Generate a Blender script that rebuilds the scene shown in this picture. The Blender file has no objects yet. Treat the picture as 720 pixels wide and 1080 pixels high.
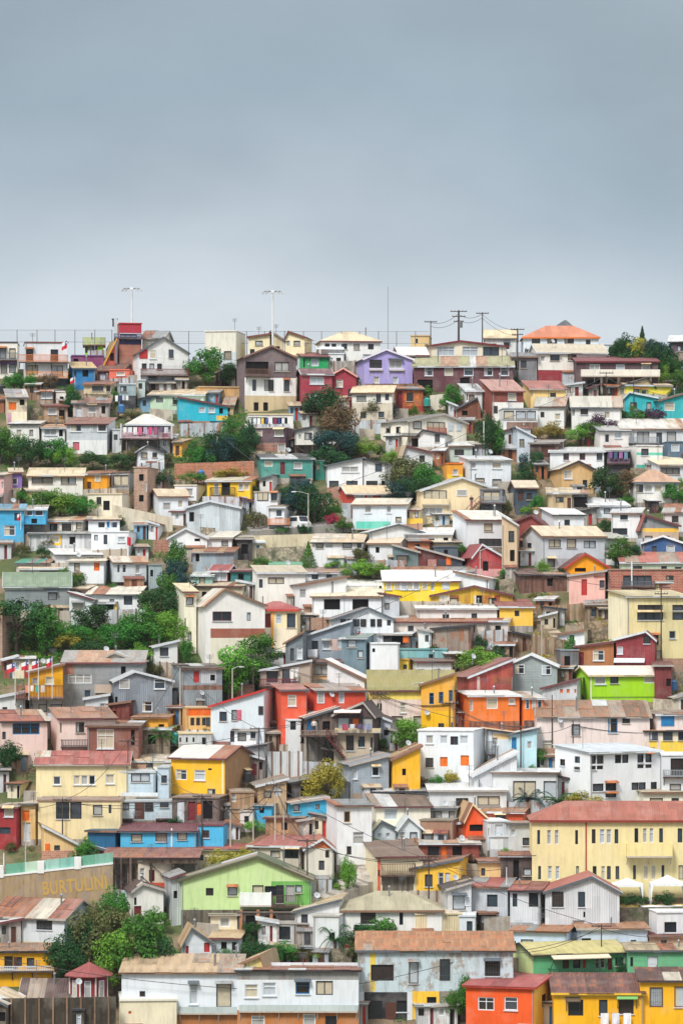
import bpy, math, random, re
from mathutils import Vector, Matrix, noise
random.seed(7)
scene = bpy.context.scene
COL = scene.collection
# ---------------------------------------------------------------- camera model
F, YH = 3500.0, 640.0          # focal length and eye level in photo pixels (720 x 1080)
def ppm_of(y): return 7.2 + 3.8 * (y - 400.0) / 680.0
def depth_of(y): return F / ppm_of(y)
RIDGE = depth_of(388)
def ground_z(Y):
    if Y < 292:
        return ground_z(292) - 0.25 * (292 - max(Y, 200))
    if Y > RIDGE:
        return (YH - 388) / F * RIDGE - 0.03 * (Y - RIDGE) * min(1, (Y - RIDGE) / 60)
    y = 400 + 680 * (F / Y - 7.2) / 3.8
    return (YH - y) / F * Y
def at(px, py, Y): return Vector(((px - 360) / F * Y, Y, (YH - py) / F * Y))

cam = bpy.data.objects.new('camera', bpy.data.cameras.new('camera'))
COL.objects.link(cam)
cam.rotation_euler = (math.radians(90), 0, 0)
cam.data.sensor_fit = 'HORIZONTAL'
cam.data.sensor_width = 36
cam.data.lens = F / 720 * 36
cam.data.shift_y = (YH - 540) / 720
cam.data.clip_start = 1
cam.data.clip_end = 6000
scene.camera = cam

# ---------------------------------------------------------------- colours and materials
def lin(h):
    c = [int(h[i:i + 2], 16) / 255 for i in (0, 2, 4)]
    return tuple((v / 12.92 if v <= .04045 else ((v + .055) / 1.055) ** 2.4) for v in c) + (1,)
PAL = dict(
    white='DEE3E8', offwhite='E6E2D8', cream='EADCB4', yellow='F2CF45', paleyellow='F0DC92', gold='F0AE18', ochre='DDA43A',
    orange='E8742A', redorange='E2512A', terracotta='D9583F', red='B93A38', crimson='A53448', maroon='7A3036', pink='E3A59B', palepink='E8D2CC',
    lilac='A9A0DA', purple='7E5C8E', blue='2E6FA8', skyblue='4DB2E2', paleblue='C3D8E4', turq='2CB5C6', teal='4E9C94', mint='A9D2A2',
    lime='96D822', limegreen='AFD678', green='4FA070', olive='A79C2E', grey='8B949C', lgrey='CBD2D9', dgrey='5C646C', slate='60707F',
    brown='7C4C42', choc='704549', wood='8C6E58', darkwood='54443E', tan='C9AC82', taupe='AEA8A2', concrete='B9B1A6', brick='B4644C', oldbrick='B48F7C',
    corr='B9C3CB', corrblue='9FB0BB', dark='3C3D44', peach='E8BE92', black='26262B', stone='8D8375', navy='33497A',
    rust='B06A3E', rustred='A5523F', redtile='BE4B37', redroof='B8463A', orangetile='EE8142', beige='E0CDA6', tanroof='DCC598', whiteroof='D8DADA',
    greyroof='9DA1A2', oliveroof='B7B183', greenroof='86A47A', brownroof='8A6A58', goldroof='E2A648', mauve='8E6E86', foil='C7CCD2', marine='2C7CB4')
MATS = {}
def N(nt, t, **kw):
    n = nt.nodes.new(t)
    for k, v in kw.items(): setattr(n, k, v)
    return n
def mth(nt, op, a, b=None, c=None):
    n = N(nt, 'ShaderNodeMath', operation=op)
    for i, v in enumerate((a, b, c)):
        if v is None: continue
        if isinstance(v, (int, float)): n.inputs[i].default_value = v
        else: nt.links.new(v, n.inputs[i])
    return n.outputs[0]
def mixc(nt, fac, a, b, blend='MIX'):
    n = N(nt, 'ShaderNodeMix', data_type='RGBA', blend_type=blend)
    for s, v in ((0, fac), (6, a), (7, b)):
        if isinstance(v, (int, float, tuple)): n.inputs[s].default_value = v
        else: nt.links.new(v, n.inputs[s])
    return n.outputs[2]
def mapr(nt, v, a, b, c, d):
    n = N(nt, 'ShaderNodeMapRange')
    nt.links.new(v, n.inputs[0])
    for i, q in enumerate((a, b, c, d)): n.inputs[i + 1].default_value = q
    return n.outputs[0]
def surf(spec, dim=1.0):
    """material from 'colour/style/wear': style s stucco, h clapboard, v corrugated sheet, k brick, w plank wood, p painted metal or timber"""
    if (spec, dim) in MATS: return MATS[(spec, dim)]
    q = spec.split('/')
    col = q[0]; sty = q[1] if len(q) > 1 else 's'; wear = float(q[2]) if len(q) > 2 else .35
    rgb = lin(PAL.get(col, col))[:3]
    if dim == 1 and sty in 'shv': wear = wear + .1 if wear < .35 else wear
    if dim < 1: lu = rgb[0] * .3 + rgb[1] * .6 + rgb[2] * .1; rgb = [(x * .68 + lu * .32) * dim for x in rgb]   # weathered sheet metal is greyer than fresh paint
    rgb = tuple(rgb) + (1,)
    m = bpy.data.materials.new('surface_' + re.sub('[^a-z0-9]', '_', spec)); m.use_nodes = True
    nt = m.node_tree; bs = nt.nodes['Principled BSDF']; L = nt.links
    uv = N(nt, 'ShaderNodeUVMap').outputs[0]
    rnd = N(nt, 'ShaderNodeObjectInfo').outputs['Random']
    sx = N(nt, 'ShaderNodeSeparateXYZ'); L.new(uv, sx.inputs[0])
    off = mth(nt, 'MULTIPLY', rnd, 91.0)
    u = mth(nt, 'ADD', sx.outputs[0], off); v = mth(nt, 'ADD', sx.outputs[1], off)
    def vec(a, b, sa=1, sb=1):
        c = N(nt, 'ShaderNodeCombineXYZ')
        L.new(mth(nt, 'MULTIPLY', a, sa), c.inputs[0]); L.new(mth(nt, 'MULTIPLY', b, sb), c.inputs[1]); L.new(off, c.inputs[2])
        return c.outputs[0]
    def nz(vc, sc, det=4, ro=.6):
        n = N(nt, 'ShaderNodeTexNoise'); n.inputs['Scale'].default_value = sc; n.inputs['Detail'].default_value = det
        n.inputs['Roughness'].default_value = ro; L.new(vc, n.inputs['Vector']); return n.outputs[0]
    c = rgb
    bump = None
    if sty in 'vhw':
        width, along = {'v': (.85, u), 'h': (.3, v), 'w': (.28, u)}[sty]
        other = v if sty != 'h' else u
        cell = mth(nt, 'FLOOR', mth(nt, 'DIVIDE', along, width))
        cell2 = mth(nt, 'FLOOR', mth(nt, 'DIVIDE', mth(nt, 'ADD', other, mth(nt, 'MULTIPLY', cell, 1.37)), 2.6))
        wn = N(nt, 'ShaderNodeTexWhiteNoise', noise_dimensions='3D'); L.new(vec(cell, cell2), wn.inputs['Vector'])
        amp = {'v': .2, 'h': .08, 'w': .38}[sty] * (.6 + wear)
        c = mixc(nt, 1.0, rgb, mixc(nt, wn.outputs[0], (1 - amp,) * 3 + (1,), (1 + amp * .45,) * 3 + (1,)), 'MULTIPLY')
        period = {'v': .24, 'h': .3, 'w': .28}[sty]
        fr = mth(nt, 'FRACT', mth(nt, 'DIVIDE', along, period))
        bump = mth(nt, 'SINE', mth(nt, 'MULTIPLY', fr, 6.2832)) if sty == 'v' else (fr if sty == 'h' else mth(nt, 'GREATER_THAN', fr, .12))
    elif sty == 'r':
        vo = N(nt, 'ShaderNodeTexVoronoi', feature='DISTANCE_TO_EDGE'); vo.inputs['Scale'].default_value = 2.6; L.new(vec(u, v), vo.inputs['Vector'])
        vc = N(nt, 'ShaderNodeTexVoronoi'); vc.inputs['Scale'].default_value = 2.6; L.new(vec(u, v), vc.inputs['Vector'])
        sv = N(nt, 'ShaderNodeSeparateColor'); L.new(vc.outputs['Color'], sv.inputs[0])
        c = mixc(nt, sv.outputs[0], tuple(x * .55 for x in rgb[:3]) + (1,), tuple(x * 1.3 for x in rgb[:3]) + (1,))
        c = mixc(nt, mapr(nt, vo.outputs[0], 0, .06, 1, 0), c, tuple(x * .35 for x in rgb[:3]) + (1,))
        c = mixc(nt, mapr(nt, nz(vec(u, v), .8, 5), .48, .62, 0, .8), c, lin('4A5238'))
        bump = mapr(nt, vo.outputs[0], 0, .12, 0, 1)
    elif sty == 'k':
        b = N(nt, 'ShaderNodeTexBrick'); L.new(vec(u, v), b.inputs['Vector'])
        b.inputs['Scale'].default_value = 1; b.inputs['Brick Width'].default_value = .42; b.inputs['Row Height'].default_value = .2
        b.inputs['Mortar Size'].default_value = .018; b.inputs['Color1'].default_value = rgb
        b.inputs['Color2'].default_value = tuple(x * .72 for x in rgb[:3]) + (1,); b.inputs['Mortar'].default_value = lin('B3A79A')
        c = b.outputs[0]
    # soft large tone drift, streaks running down, rust and peeled patches
    drift = nz(vec(u, v), .35, 3)
    c = mixc(nt, 1.0, c, mixc(nt, drift, (.82, .815, .81, 1), (1.14, 1.14, 1.14, 1)), 'MULTIPLY')
    st = mapr(nt, nz(vec(u, v, 2.6, .33), 1.0, 5, .7), .48, .74, 0, .62 * min(1, wear * 1.4 + .04) * (1 if dim == 1 else 1.35))
    c = mixc(nt, st, c, mixc(nt, 1.0, c, lin('8E8577'), 'MULTIPLY'))
    if sty != 'p':      # faint blotches of sun bleach and repair paint
        bl = mapr(nt, nz(vec(u, v, .5, .5), 1.0, 3, .55), .5, .66, 0, .07 if sty == 'v' else .1)
        c = mixc(nt, bl, c, lin('D8D2C6'))
    if wear > .45:
        pt = mapr(nt, nz(vec(u, v, .9, .55), 1.0, 6, .68), .62 - .12 * wear, .67 - .1 * wear, 0, min(1, wear))
        c = mixc(nt, pt, c, lin('A0603A') if sty == 'v' else lin('97887A'))
    L.new(c, bs.inputs['Base Color'])
    bs.inputs['Roughness'].default_value = .5 if sty == 'p' else (.6 if sty == 'v' else .82)
    bs.inputs['Specular IOR Level'].default_value = .3
    bp = N(nt, 'ShaderNodeBump'); bp.inputs['Distance'].default_value = .03
    hgt = mth(nt, 'MULTIPLY', nz(vec(u, v), 9, 5), .5)
    if bump is not None: hgt = mth(nt, 'ADD', hgt, bump)
    L.new(hgt, bp.inputs['Height']); bp.inputs['Strength'].default_value = .6
    L.new(bp.outputs[0], bs.inputs['Normal'])
    MATS[(spec, dim)] = m
    return m
def plain(name, h, rough=.6, metal=0, spec=.4):
    k = 'plain_' + name
    if k in MATS: return MATS[k]
    m = bpy.data.materials.new(name); m.use_nodes = True
    nt = m.node_tree; bs = nt.nodes['Principled BSDF']
    tc = N(nt, 'ShaderNodeTexCoord'); n = N(nt, 'ShaderNodeTexNoise'); n.inputs['Scale'].default_value = 2.5
    nt.links.new(tc.outputs['Object'], n.inputs['Vector'])
    c = lin(h)
    nt.links.new(mixc(nt, n.outputs[0], tuple(x * .8 for x in c[:3]) + (1,), tuple(min(1, x * 1.15) for x in c[:3]) + (1,)), bs.inputs['Base Color'])
    bs.inputs['Roughness'].default_value = rough; bs.inputs['Metallic'].default_value = metal
    bs.inputs['Specular IOR Level'].default_value = spec
    MATS[k] = m
    return m
GLASS = [plain('glass_dark', '23282F', .12, 0, .6), plain('glass_blue', '3A4752', .1, 0, .7), plain('glass_grey', '4A4E55', .2, 0, .6),
         plain('glass_brown', '37302F', .15, 0, .6)]
CURT = [plain('glass_over_net_curtain', 'B6BEC4', .2, 0, .6), plain('glass_over_pale_curtain', 'A9A8A4', .2, 0, .6), plain('glass_over_cream_blind', 'C3B9A2', .25, 0, .6)]

# ---------------------------------------------------------------- mesh builder
class MB:
    def __init__(s): s.v = []; s.f = []; s.uv = []; s.mi = []
    def poly(s, pts, uv=None, m=0):
        b = len(s.v); s.v += [tuple(p) for p in pts]; s.f.append(tuple(range(b, b + len(pts)))); s.mi.append(m)
        if uv is None:
            a = Vector(pts[1]) - Vector(pts[0]); c = Vector(pts[2]) - Vector(pts[0]); n = a.cross(c)
            if n.length: n.normalize()
            uv = [(p[0], p[1]) for p in pts] if abs(n.z) > .75 else [(p[0] + p[1], p[2]) for p in pts]
        s.uv += list(uv)
    def hexa(s, c, m=0):      # eight corners: bottom 0-3, top 4-7
        for i in ((0, 3, 2, 1), (4, 5, 6, 7), (0, 1, 5, 4), (1, 2, 6, 5), (2, 3, 7, 6), (3, 0, 4, 7)): s.poly([c[k] for k in i], None, m)
    def box(s, a, b, m=0):
        x0, y0, z0 = a; x1, y1, z1 = b
        s.hexa([(x0, y0, z0), (x1, y0, z0), (x1, y1, z0), (x0, y1, z0), (x0, y0, z1), (x1, y0, z1), (x1, y1, z1), (x0, y1, z1)], m)
    def fbox(s, fr, a, b, m=0):   # box in a frame (O, U, Nrm): coordinates u, n, z
        O, U, Nn = fr
        P = lambda u, n, z: O + U * u + Nn * n + Vector((0, 0, z))
        x0, y0, z0 = a; x1, y1, z1 = b
        s.hexa([P(x0, y0, z0), P(x1, y0, z0), P(x1, y1, z0), P(x0, y1, z0), P(x0, y0, z1), P(x1, y0, z1), P(x1, y1, z1), P(x0, y1, z1)], m)
    def slab(s, quad, t, m=0, uvs=None):   # thick sheet: polygon pushed up by t
        q = [Vector(p) for p in quad]; up = Vector((0, 0, t)); n = len(q)
        e1 = (q[1] - q[0]).normalized()
        nn = e1.cross(q[-1] - q[0]); e2 = nn.cross(e1).normalized() if nn.length else Vector((0, 1, 0))
        uv = [((p - q[0]).dot(e1), (p - q[0]).dot(e2)) for p in q]
        if uvs: uv = [(b, a) for a, b in uv]
        s.poly([p + up for p in q], uv, m); s.poly(q[::-1], uv[::-1], m)
        for i in range(n):
            j = (i + 1) % n; s.poly([q[i], q[j], q[j] + up, q[i] + up], None, m)
    def tube(s, p0, p1, r0, r1=None, n=6, m=0):
        p0 = Vector(p0); p1 = Vector(p1); r1 = r0 if r1 is None else r1
        d = p1 - p0
        if d.length < 1e-6: return
        d.normalize(); a = d.cross(Vector((0, 0, 1)) if abs(d.z) < .9 else Vector((1, 0, 0))).normalized(); b = d.cross(a)
        A = [p0 + (a * math.cos(2 * math.pi * i / n) + b * math.sin(2 * math.pi * i / n)) * r0 for i in range(n)]
        B = [p1 + (a * math.cos(2 * math.pi * i / n) + b * math.sin(2 * math.pi * i / n)) * r1 for i in range(n)]
        for i in range(n):
            j = (i + 1) % n; s.poly([A[i], A[j], B[j], B[i]], None, m)
        s.poly(A[::-1], None, m); s.poly(B, None, m)
    def build(s, name, mats, parent=None, smooth=False):
        me = bpy.data.meshes.new(name); me.from_pydata(s.v, [], s.f)
        for m in (mats if isinstance(mats, (list, tuple)) else [mats]): me.materials.append(m)
        ul = me.uv_layers.new(name='UVMap')
        ul.data.foreach_set('uv', [c for p in s.uv for c in p])
        me.polygons.foreach_set('material_index', s.mi)
        if smooth: me.polygons.foreach_set('use_smooth', [True] * len(s.f))
        me.update()
        o = bpy.data.objects.new(name, me); COL.objects.link(o)
        if parent: o.parent = parent
        return o
def tag(o, label=None, cat=None, group=None, kind=None):
    if label: o['label'] = label
    if cat: o['category'] = cat; o['kind'] = kind or 'thing'
    if group: o['group'] = group
    if kind: o['kind'] = kind
    return o
def thing(name, loc, label, cat, rz=0, group=None):
    o = bpy.data.objects.new(name, None); o.empty_display_size = .3; COL.objects.link(o)
    o.location = loc; o.rotation_euler = (0, 0, rz)
    return tag(o, label, cat, group)

HOUSES = []
FOOT = []    # house footprints (X0, X1, Y0, Y1) kept free of undergrowth
WN = re.compile(r'(\d+)-(\d+)([a-zA-Z])([\d.]+):([\d.,]+)')
FRAME = {'d': 'dark/p/.2', 'w': 'white/p/.2', 'c': 'choc/p/.2', 'b': 'marine/p/.2', 'g': 'grey/p/.2', 'y': 'tan/p/.2', 'k': 'black/p/.2'}
DOORC = {'D': '5A3A30/p/.3', 'W': 'lgrey/p/.3', 'R': 'red/p/.3', 'P': 'C76A7C/p/.3', 'S': 'orange/p/.4', 'M': 'maroon/p/.3', 'B': 'marine/p/.3'}

def wall_face(mb, fr, width, z0, z1, holes, bands, zpx=None, rev=.2):
    O, U, Nn = fr
    us = sorted({0.0, width} | {h[0] for h in holes} | {h[1] for h in holes} | {b[i] for b in bands for i in (0, 1) if 0 < b[i] < width})
    zs = sorted({z0, z1} | {h[2] for h in holes} | {h[3] for h in holes} | {b[i] for b in bands for i in (2, 3) if z0 < b[i] < z1})
    P = lambda u, n, z: O + U * u + Nn * n + Vector((0, 0, z))
    for i in range(len(us) - 1):
        for j in range(len(zs) - 1):
            a, b, c, d = us[i], us[i + 1], zs[j], zs[j + 1]
            if b - a < 1e-4 or d - c < 1e-4: continue
            mu, mz = (a + b) / 2, (c + d) / 2
            if any(h[0] < mu < h[1] and h[2] < mz < h[3] for h in holes): continue
            k = 0
            for q, bd in enumerate(bands):
                if bd[0] < mu < bd[1] and bd[2] < mz < bd[3]: k = bd[4]
            mb.poly([P(a, 0, c), P(b, 0, c), P(b, 0, d), P(a, 0, d)], [(a, c), (b, c), (b, d), (a, d)], k)
    for a, b, c, d in holes:
        for q in (((a, c), (b, c)), ((b, c), (b, d)), ((b, d), (a, d)), ((a, d), (a, c))):
            (u0, w0), (u1, w1) = q
            mb.poly([P(u0, 0, w0), P(u1, 0, w1), P(u1, -rev, w1), P(u0, -rev, w0)], None, 0)

def window(root, fr, a, b, c, d, kind, flat, rng):
    """one window or door in a wall frame; flat: the wall has no hole there, so it stands proud"""
    n0, n1 = (.01, .07) if flat else (-.19, -.06)
    pn = .035 if flat else -.16
    w, h = b - a, d - c
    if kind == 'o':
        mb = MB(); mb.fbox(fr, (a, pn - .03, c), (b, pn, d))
        mb.build('opening', plain('unlit_interior', '1E1C1E', .9, 0, .1), root); return  # solid near-black panel: the shade inside the opening is put into its colour
    if kind in DOORC:
        mb = MB(); mb.fbox(fr, (a, n0, c), (b, pn + .02, d))
        for t in (.12, .55): mb.fbox(fr, (a + w * .2, pn + .02, c + h * t), (b - w * .2, pn + .045, c + h * (t + .33)))
        o = mb.build('door', surf(DOORC[kind]), root)
        k = MB(); k.fbox(fr, (b - w * .15, pn + .02, c + h * .45), (b - w * .08, pn + .09, c + h * .49)); k.build('handle', plain('brass', '8A7A50', .3, .8), o)
        return
    cur = kind in 'CVZ'
    fk = {'C': 'w', 'V': 'd', 'Z': 'c'}.get(kind, kind)
    t = min(.09, w * .12)
    mb = MB()
    for q in ((a, b, c, c + t), (a, b, d - t, d), (a, a + t, c + t, d - t), (b - t, b, c + t, d - t)):
        mb.fbox(fr, (q[0], n0, q[2]), (q[1], n1, q[3]))
    nv = max(1, min(6, round(w / 1.0))) if w > .8 else 1
    for i in range(1, nv):
        x = a + w * i / nv; mb.fbox(fr, (x - t * .4, n0, c + t), (x + t * .4, n1 - .015, d - t))
    if h > 1.05 and fk in 'wb':
        z = c + h * .66; mb.fbox(fr, (a + t, n0, z - t * .3), (b - t, n1 - .02, z + t * .3))
    o = mb.build('window', surf(FRAME[fk]), root)
    g = MB(); g.fbox(fr, (a + t * .6, pn - .03, c + t * .6), (b - t * .6, pn, d - t * .6))
    mat = rng.choice(CURT) if (cur or (fk != 'k' and rng.random() < .22)) else rng.choice(GLASS)
    g.build('pane', mat, o)
    if not cur and w > .9 and rng.random() < .45 and fk != 'k':   # a half drawn curtain behind part of the opening
        e = MB(); x = a + w * rng.uniform(.3, .55); e.fbox(fr, (a + t * .7, pn - .001, c + t * .7), (x, pn + .006, d - t * .7)); e.build('curtain', rng.choice(CURT), o)
    if w > .8 and not flat and rng.random() < .16:
        e = MB(); O, U, Nn = fr; q = lambda u, n, z: O + U * u + Nn * n + Vector((0, 0, z))
        e.slab([q(a - .12, .5, d + .03), q(b + .12, .5, d + .03), q(b + .12, .01, d + .26), q(a - .12, .01, d + .26)], .04); e.build('hood', surf(rng.choice(['rust/v/.6', 'greyroof/v/.5', 'dgrey/p/.4', 'tanroof/v/.5'])), o)
    if w > .6 and fk in 'cdk' and rng.random() < .2:
        e = MB(); n_ = max(3, int(w / .16))
        for i in range(n_ + 1): x = a + (w - .03) * i / n_; e.fbox(fr, (x, .035, c), (x + .03, .06, d))
        for z in (c + h * .25, c + h * .75): e.fbox(fr, (a, .036, z), (b, .058, z + .03))
        e.build('security_bars', plain('bars_iron', '55504C', .6), o)
    if w > .6 and rng.random() < .7:
        s = MB(); s.fbox(fr, (a - .07, .0, c - .09), (b + .07, .11, c - .003)); s.build('sill', surf('lgrey/s/.3' if fk != 'd' else 'concrete/s/.3'), o)

def rail(root, P, a, b, z0, z1, proj, col, floor=True, name='balcony'):
    """balcony in front of wall frame P=(O,U,N): slab, then a railing; col '=x' makes a solid parapet"""
    fr = P
    s = MB(); s.fbox(fr, (a, 0, z0 - .16), (b, proj, z0))
    k = max(2, int((b - a) / 1.8) + 1)
    for i in range(k):
        u = a + .1 + (b - a - .2) * i / (k - 1)
        O, U, Nn = fr
        s.tube(O + U * u + Nn * (proj - .15) + Vector((0, 0, z0 - .16)), O + U * u + Nn * .02 + Vector((0, 0, z0 - .9)), .05, n=4)
    o = s.build(name, surf('concrete/s/.4' if col[0] == '=' else 'darkwood/w/.4'), root)
    r = MB(); h = z1 - z0
    if col[0] == '=':
        r.fbox(fr, (a, proj - .1, z0), (b, proj, z1)); r.fbox(fr, (a, .002, z0), (a + .1, proj - .1, z1)); r.fbox(fr, (b - .1, .002, z0), (b, proj - .1, z1))
        r.build('parapet', surf(col[1:]), o)
    else:
        r.fbox(fr, (a, proj - .07, z1 - .08), (b, proj, z1)); r.fbox(fr, (a, proj - .06, z0 + .1), (b, proj - .01, z0 + .17))
        n = max(3, min(60, int((b - a) / .17)))
        for i in range(n + 1):
            u = a + (b - a - .05) * i / n; r.fbox(fr, (u, proj - .055, z0), (u + .06, proj - .015, z1 - .08))
        for u in (a, b - .06): r.fbox(fr, (u, 0, z1 - .08), (u + .06, proj - .07, z1)); r.fbox(fr, (u, proj * .5, z0), (u + .06, proj * .5 + .06, z1 - .08))
        r.build('railing', surf(col), o)

def H(x0, x1, yt, ye, yb, rs, wall, roof, label, win='', ext='', side=0, ap=None, stilt=None, name='house', cat=None, gab=None, L=None, fas=None, sd=None):
    rng = random.Random(label); HOUSES.append(((x0 + x1) / 2, (ye + yb) / 2, label))
    D = depth_of(yb); ppm = F / D
    zb = (YH - yb) / F * D
    he = (yb - ye) / ppm
    hmax = (yb - min(ye, yt)) / ppm
    Ld = L or 7.0
    lim = max(2.6, (he if rs in 'rhgp' else hmax) / .45)
    Ld = min(Ld, lim)
    if side:
        th = math.asin(max(math.sin(math.radians(9)), min(math.sin(math.radians(42)), abs(side) / ppm / Ld)))
        Ld = abs(side) / ppm / math.sin(th)
        yaw = -th if side > 0 else th
    else:
        th = abs(yaw := math.radians(rng.choice([-1, 1]) * rng.uniform(2, 13)) if (x1 - x0) < 75 else math.radians(rng.uniform(-1.5, 1.5)))
    W = (x1 - x0) / ppm / math.cos(th)
    if not side and th > .05: W = max(W * .8, W - Ld * math.tan(th))
    L = Ld
    ex = Vector((math.cos(yaw), math.sin(yaw), 0)); 
    if not side and th > .05:      # turned a little: keep front plus the sliver of side wall inside the measured width
        sl = Ld * math.sin(th) * ppm * .9; x0, x1 = (x0, x0 + W * ppm * math.cos(th)) if yaw < 0 else (x1 - W * ppm * math.cos(th), x1)
    P = Vector(((x1 if yaw < 0 else x0) - 360, 0, 0)) / F * D; P.y = D; P.z = zb
    org = P - ex * W if yaw < 0 else P
    root = thing(name, org, label, cat or name.replace('_', ' '), yaw)
    cs = math.cos(th)
    Ht = lambda dd: (YH - yt) / F * (D + dd) - zb
    FOOT.append((min(org.x, org.x + ex.x * W) - 1, max(org.x, org.x + ex.x * W) + 1, D - .5, D + L + W * math.sin(th) + .5))
    u_of = lambda px: (px - x0) / (x1 - x0) * W
    z_of = lambda py: (yb - py) / ppm
    V = Vector
    front = (V((0, 0, 0)), V((1, 0, 0)), V((0, -1, 0)))
    right = (V((W, 0, 0)), V((0, 1, 0)), V((1, 0, 0)))
    left = (V((0, 0, 0)), V((0, 1, 0)), V((-1, 0, 0)))
    zl, zr = he, he
    if rs == 'l': zr = z_of(yt)
    if rs == 'm': zl, zr = z_of(yt), he
    ztop = min(zl, zr)
    zf = z_of(stilt) if stilt else -.8
    mats = [surf(wall)]
    bands = []; extras = []
    if not stilt and 'band' not in ext and he > 2.2 and name == 'house' and rng.random() < .6:
        mats.append(surf(rng.choice(['concrete/s/.7', 'taupe/w/.7', 'oldbrick/k/.5', 'stone/r', '8E8276/s/.8', 'A08C78/s/.7']))); bands.append((0, W, -.8, rng.uniform(.35, .9), 1))
    for e in [q for q in ext.split(';') if q]:
        k, v = e.split(':'); v = v.split(',')
        if k == 'band':
            mats.append(surf(v[4])); c = sorted((z_of(float(v[2])), z_of(float(v[3]))))
            a0, b0 = u_of(float(v[0])), u_of(float(v[1]))
            if c[0] < .3: c[0] = -.8
            bands.append((a0 if a0 > .15 else 0, b0 if b0 < W - .15 else W, c[0], c[1], len(mats) - 1))
        else: extras.append((k, v))
    fh, sh, wins = [], [], []
    for y0, y1, kd, wd, xs in WN.findall(win):
        y0, y1, wd = float(y0), float(y1), float(wd)
        for px in map(float, xs.split(',')):
            c, d = z_of(y1), z_of(y0)
            if side > 0 and px > x1: fr, a, b = right, (px - wd / 2 - x1) / side * L, (px + wd / 2 - x1) / side * L
            elif side < 0 and px < x0: fr, a, b = left, (x0 - px - wd / 2) / -side * L, (x0 - px + wd / 2) / -side * L
            else: fr, a, b = front, u_of(px - wd / 2), u_of(px + wd / 2)
            mx = W if fr is front else L
            a, b = max(.06, a), min(mx - .06, b)
            if b - a < .12 or d - c < .12: continue
            lst = fh if fr is front else sh
            flat = not (d < ztop - .03 and c > zf + .02) or any(a < h[1] and b > h[0] and c < h[3] and d > h[2] for h in lst)
            if not flat: lst.append((a, b, c, d))
            wins.append((fr, a, b, c, d, kd, flat))
    # further windows on storeys whose front the list above leaves bare
    if name == 'house' and W > 3.2 and not re.search(r'blank|windowless|garage|\b(one|two|three|four|five|row|band|strip|wide|long row)\b.*window|cabin|wall house', label):
        want = max(0, min(5, int(W * max(1, (ztop - max(0, zf)) // 2.4) / 3.0) - len([q for q in wins if q[0] is front]))); st_ = rng.choice('wdcCVZwCg')
        for k_ in range(want * 6):
            if want <= 0: break
            w_ = rng.choice([.8, 1.0, 1.3]); h_ = rng.choice([.9, 1.1]); a = rng.uniform(.35, max(.36, W - w_ - .35)); base = rng.choice([.9, .9, 3.4]) + max(0, zf)
            c_, d_ = base, base + h_
            if d_ > ztop - .25 or a + w_ > W - .3: continue
            if any(q[0] is front and a < q[2] + .3 and a + w_ > q[1] - .3 and c_ < q[4] + .25 and d_ > q[3] - .25 for q in wins): continue
            if any(e_[0] in ('bal', 'wbal', 'awn', 'stair', 'col') and a < u_of(float(e_[1][1])) + .2 and a + w_ > u_of(float(e_[1][0])) - .2 for e_ in extras): continue
            if any(b_[2] < d_ and b_[3] > c_ and (b_[2] > c_ or b_[3] < d_) for b_ in bands): continue
            fh.append((a, a + w_, c_, d_)); wins.append((front, a, a + w_, c_, d_, st_, False)); want -= 1
    SI = 0
    if sd: mats.append(surf(sd)); SI = len(mats) - 1
    mb = MB()
    wall_face(mb, front, W, zf, ztop, fh, bands)
    for fr, vis in ((right, side > 0), (left, side < 0)):
        top = {'l': {True: zl, False: zr}, 'm': {True: zl, False: zr}}.get(rs, {True: he, False: he})[fr is left]
        wall_face(mb, fr, L, zf, top if rs not in 'lm' else ztop, sh if vis else [], [(0, L, zf - 9, 99, SI)] if vis and SI else [])
        if rs in 'lm' and top > ztop: mb.poly([fr[0] + fr[1] * 0 + V((0, 0, ztop)), fr[0] + fr[1] * L + V((0, 0, ztop)), fr[0] + fr[1] * L + V((0, 0, top)), fr[0] + V((0, 0, top))])
    mb.poly([(0, L, zf), (W, L, zf), (W, L, ztop), (0, L, ztop)])
    mb.poly([(0, 0, zf), (W, 0, zf), (W, L, zf), (0, L, zf)])
    gi = SI if rs == 'r' else 0
    if gab: mats.append(surf(gab)); gi = len(mats) - 1
    o = .28; t = .09
    R = MB(); B = MB()
    rw = float(roof.split('/')[2]) if roof.count('/') > 1 else .35
    def sheets(q, front=True):      # the roof as single sheets, each laid a little differently; q0-q1 runs along the eave
        q = [Vector(c) for c in q]; e1 = q[1] - q[0]; w_ = e1.length; x = 0.0; up = (q[3] - q[0]); sl_ = up.length
        while x < w_ - 1e-3:
            b = min(w_, x + rng.choice([.85, 1.7, 1.7, 2.55]))
            if w_ - b < .4: b = w_
            g = lambda u, v: q[0].lerp(q[1], u / w_).lerp(q[3].lerp(q[2], u / w_), v)
            j0, j1 = -rng.uniform(0, .09 + .14 * rw) / max(1, sl_), 1 + rng.uniform(0, .03) / max(1, sl_)
            lift = Vector((0, 0, rng.uniform(0, .012 + .03 * rw)))
            r_ = rng.random(); m_ = 0 if r_ > .06 + .3 * rw or rw < .2 else rng.choice([1, 1, 2, 3])
            if rng.random() < .3 and rw > .3:      # two shorter sheets one above the other
                h_ = rng.uniform(.35, .65); m2 = 0 if rng.random() > .5 else rng.choice([1, 2, 3])
                R.slab([a + lift for a in (g(x, j0), g(b, j0), g(b, h_ + .04), g(x, h_ + .04))], .05, m_)
                R.slab([a + lift + Vector((0, 0, .055)) for a in (g(x, h_), g(b, h_), g(b, j1), g(x, j1))], .05, m2)
            else: R.slab([a + lift for a in (g(x, j0), g(b, j0), g(b, j1), g(x, j1))], .06, m_)
            x = b
    e = .015
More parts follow.
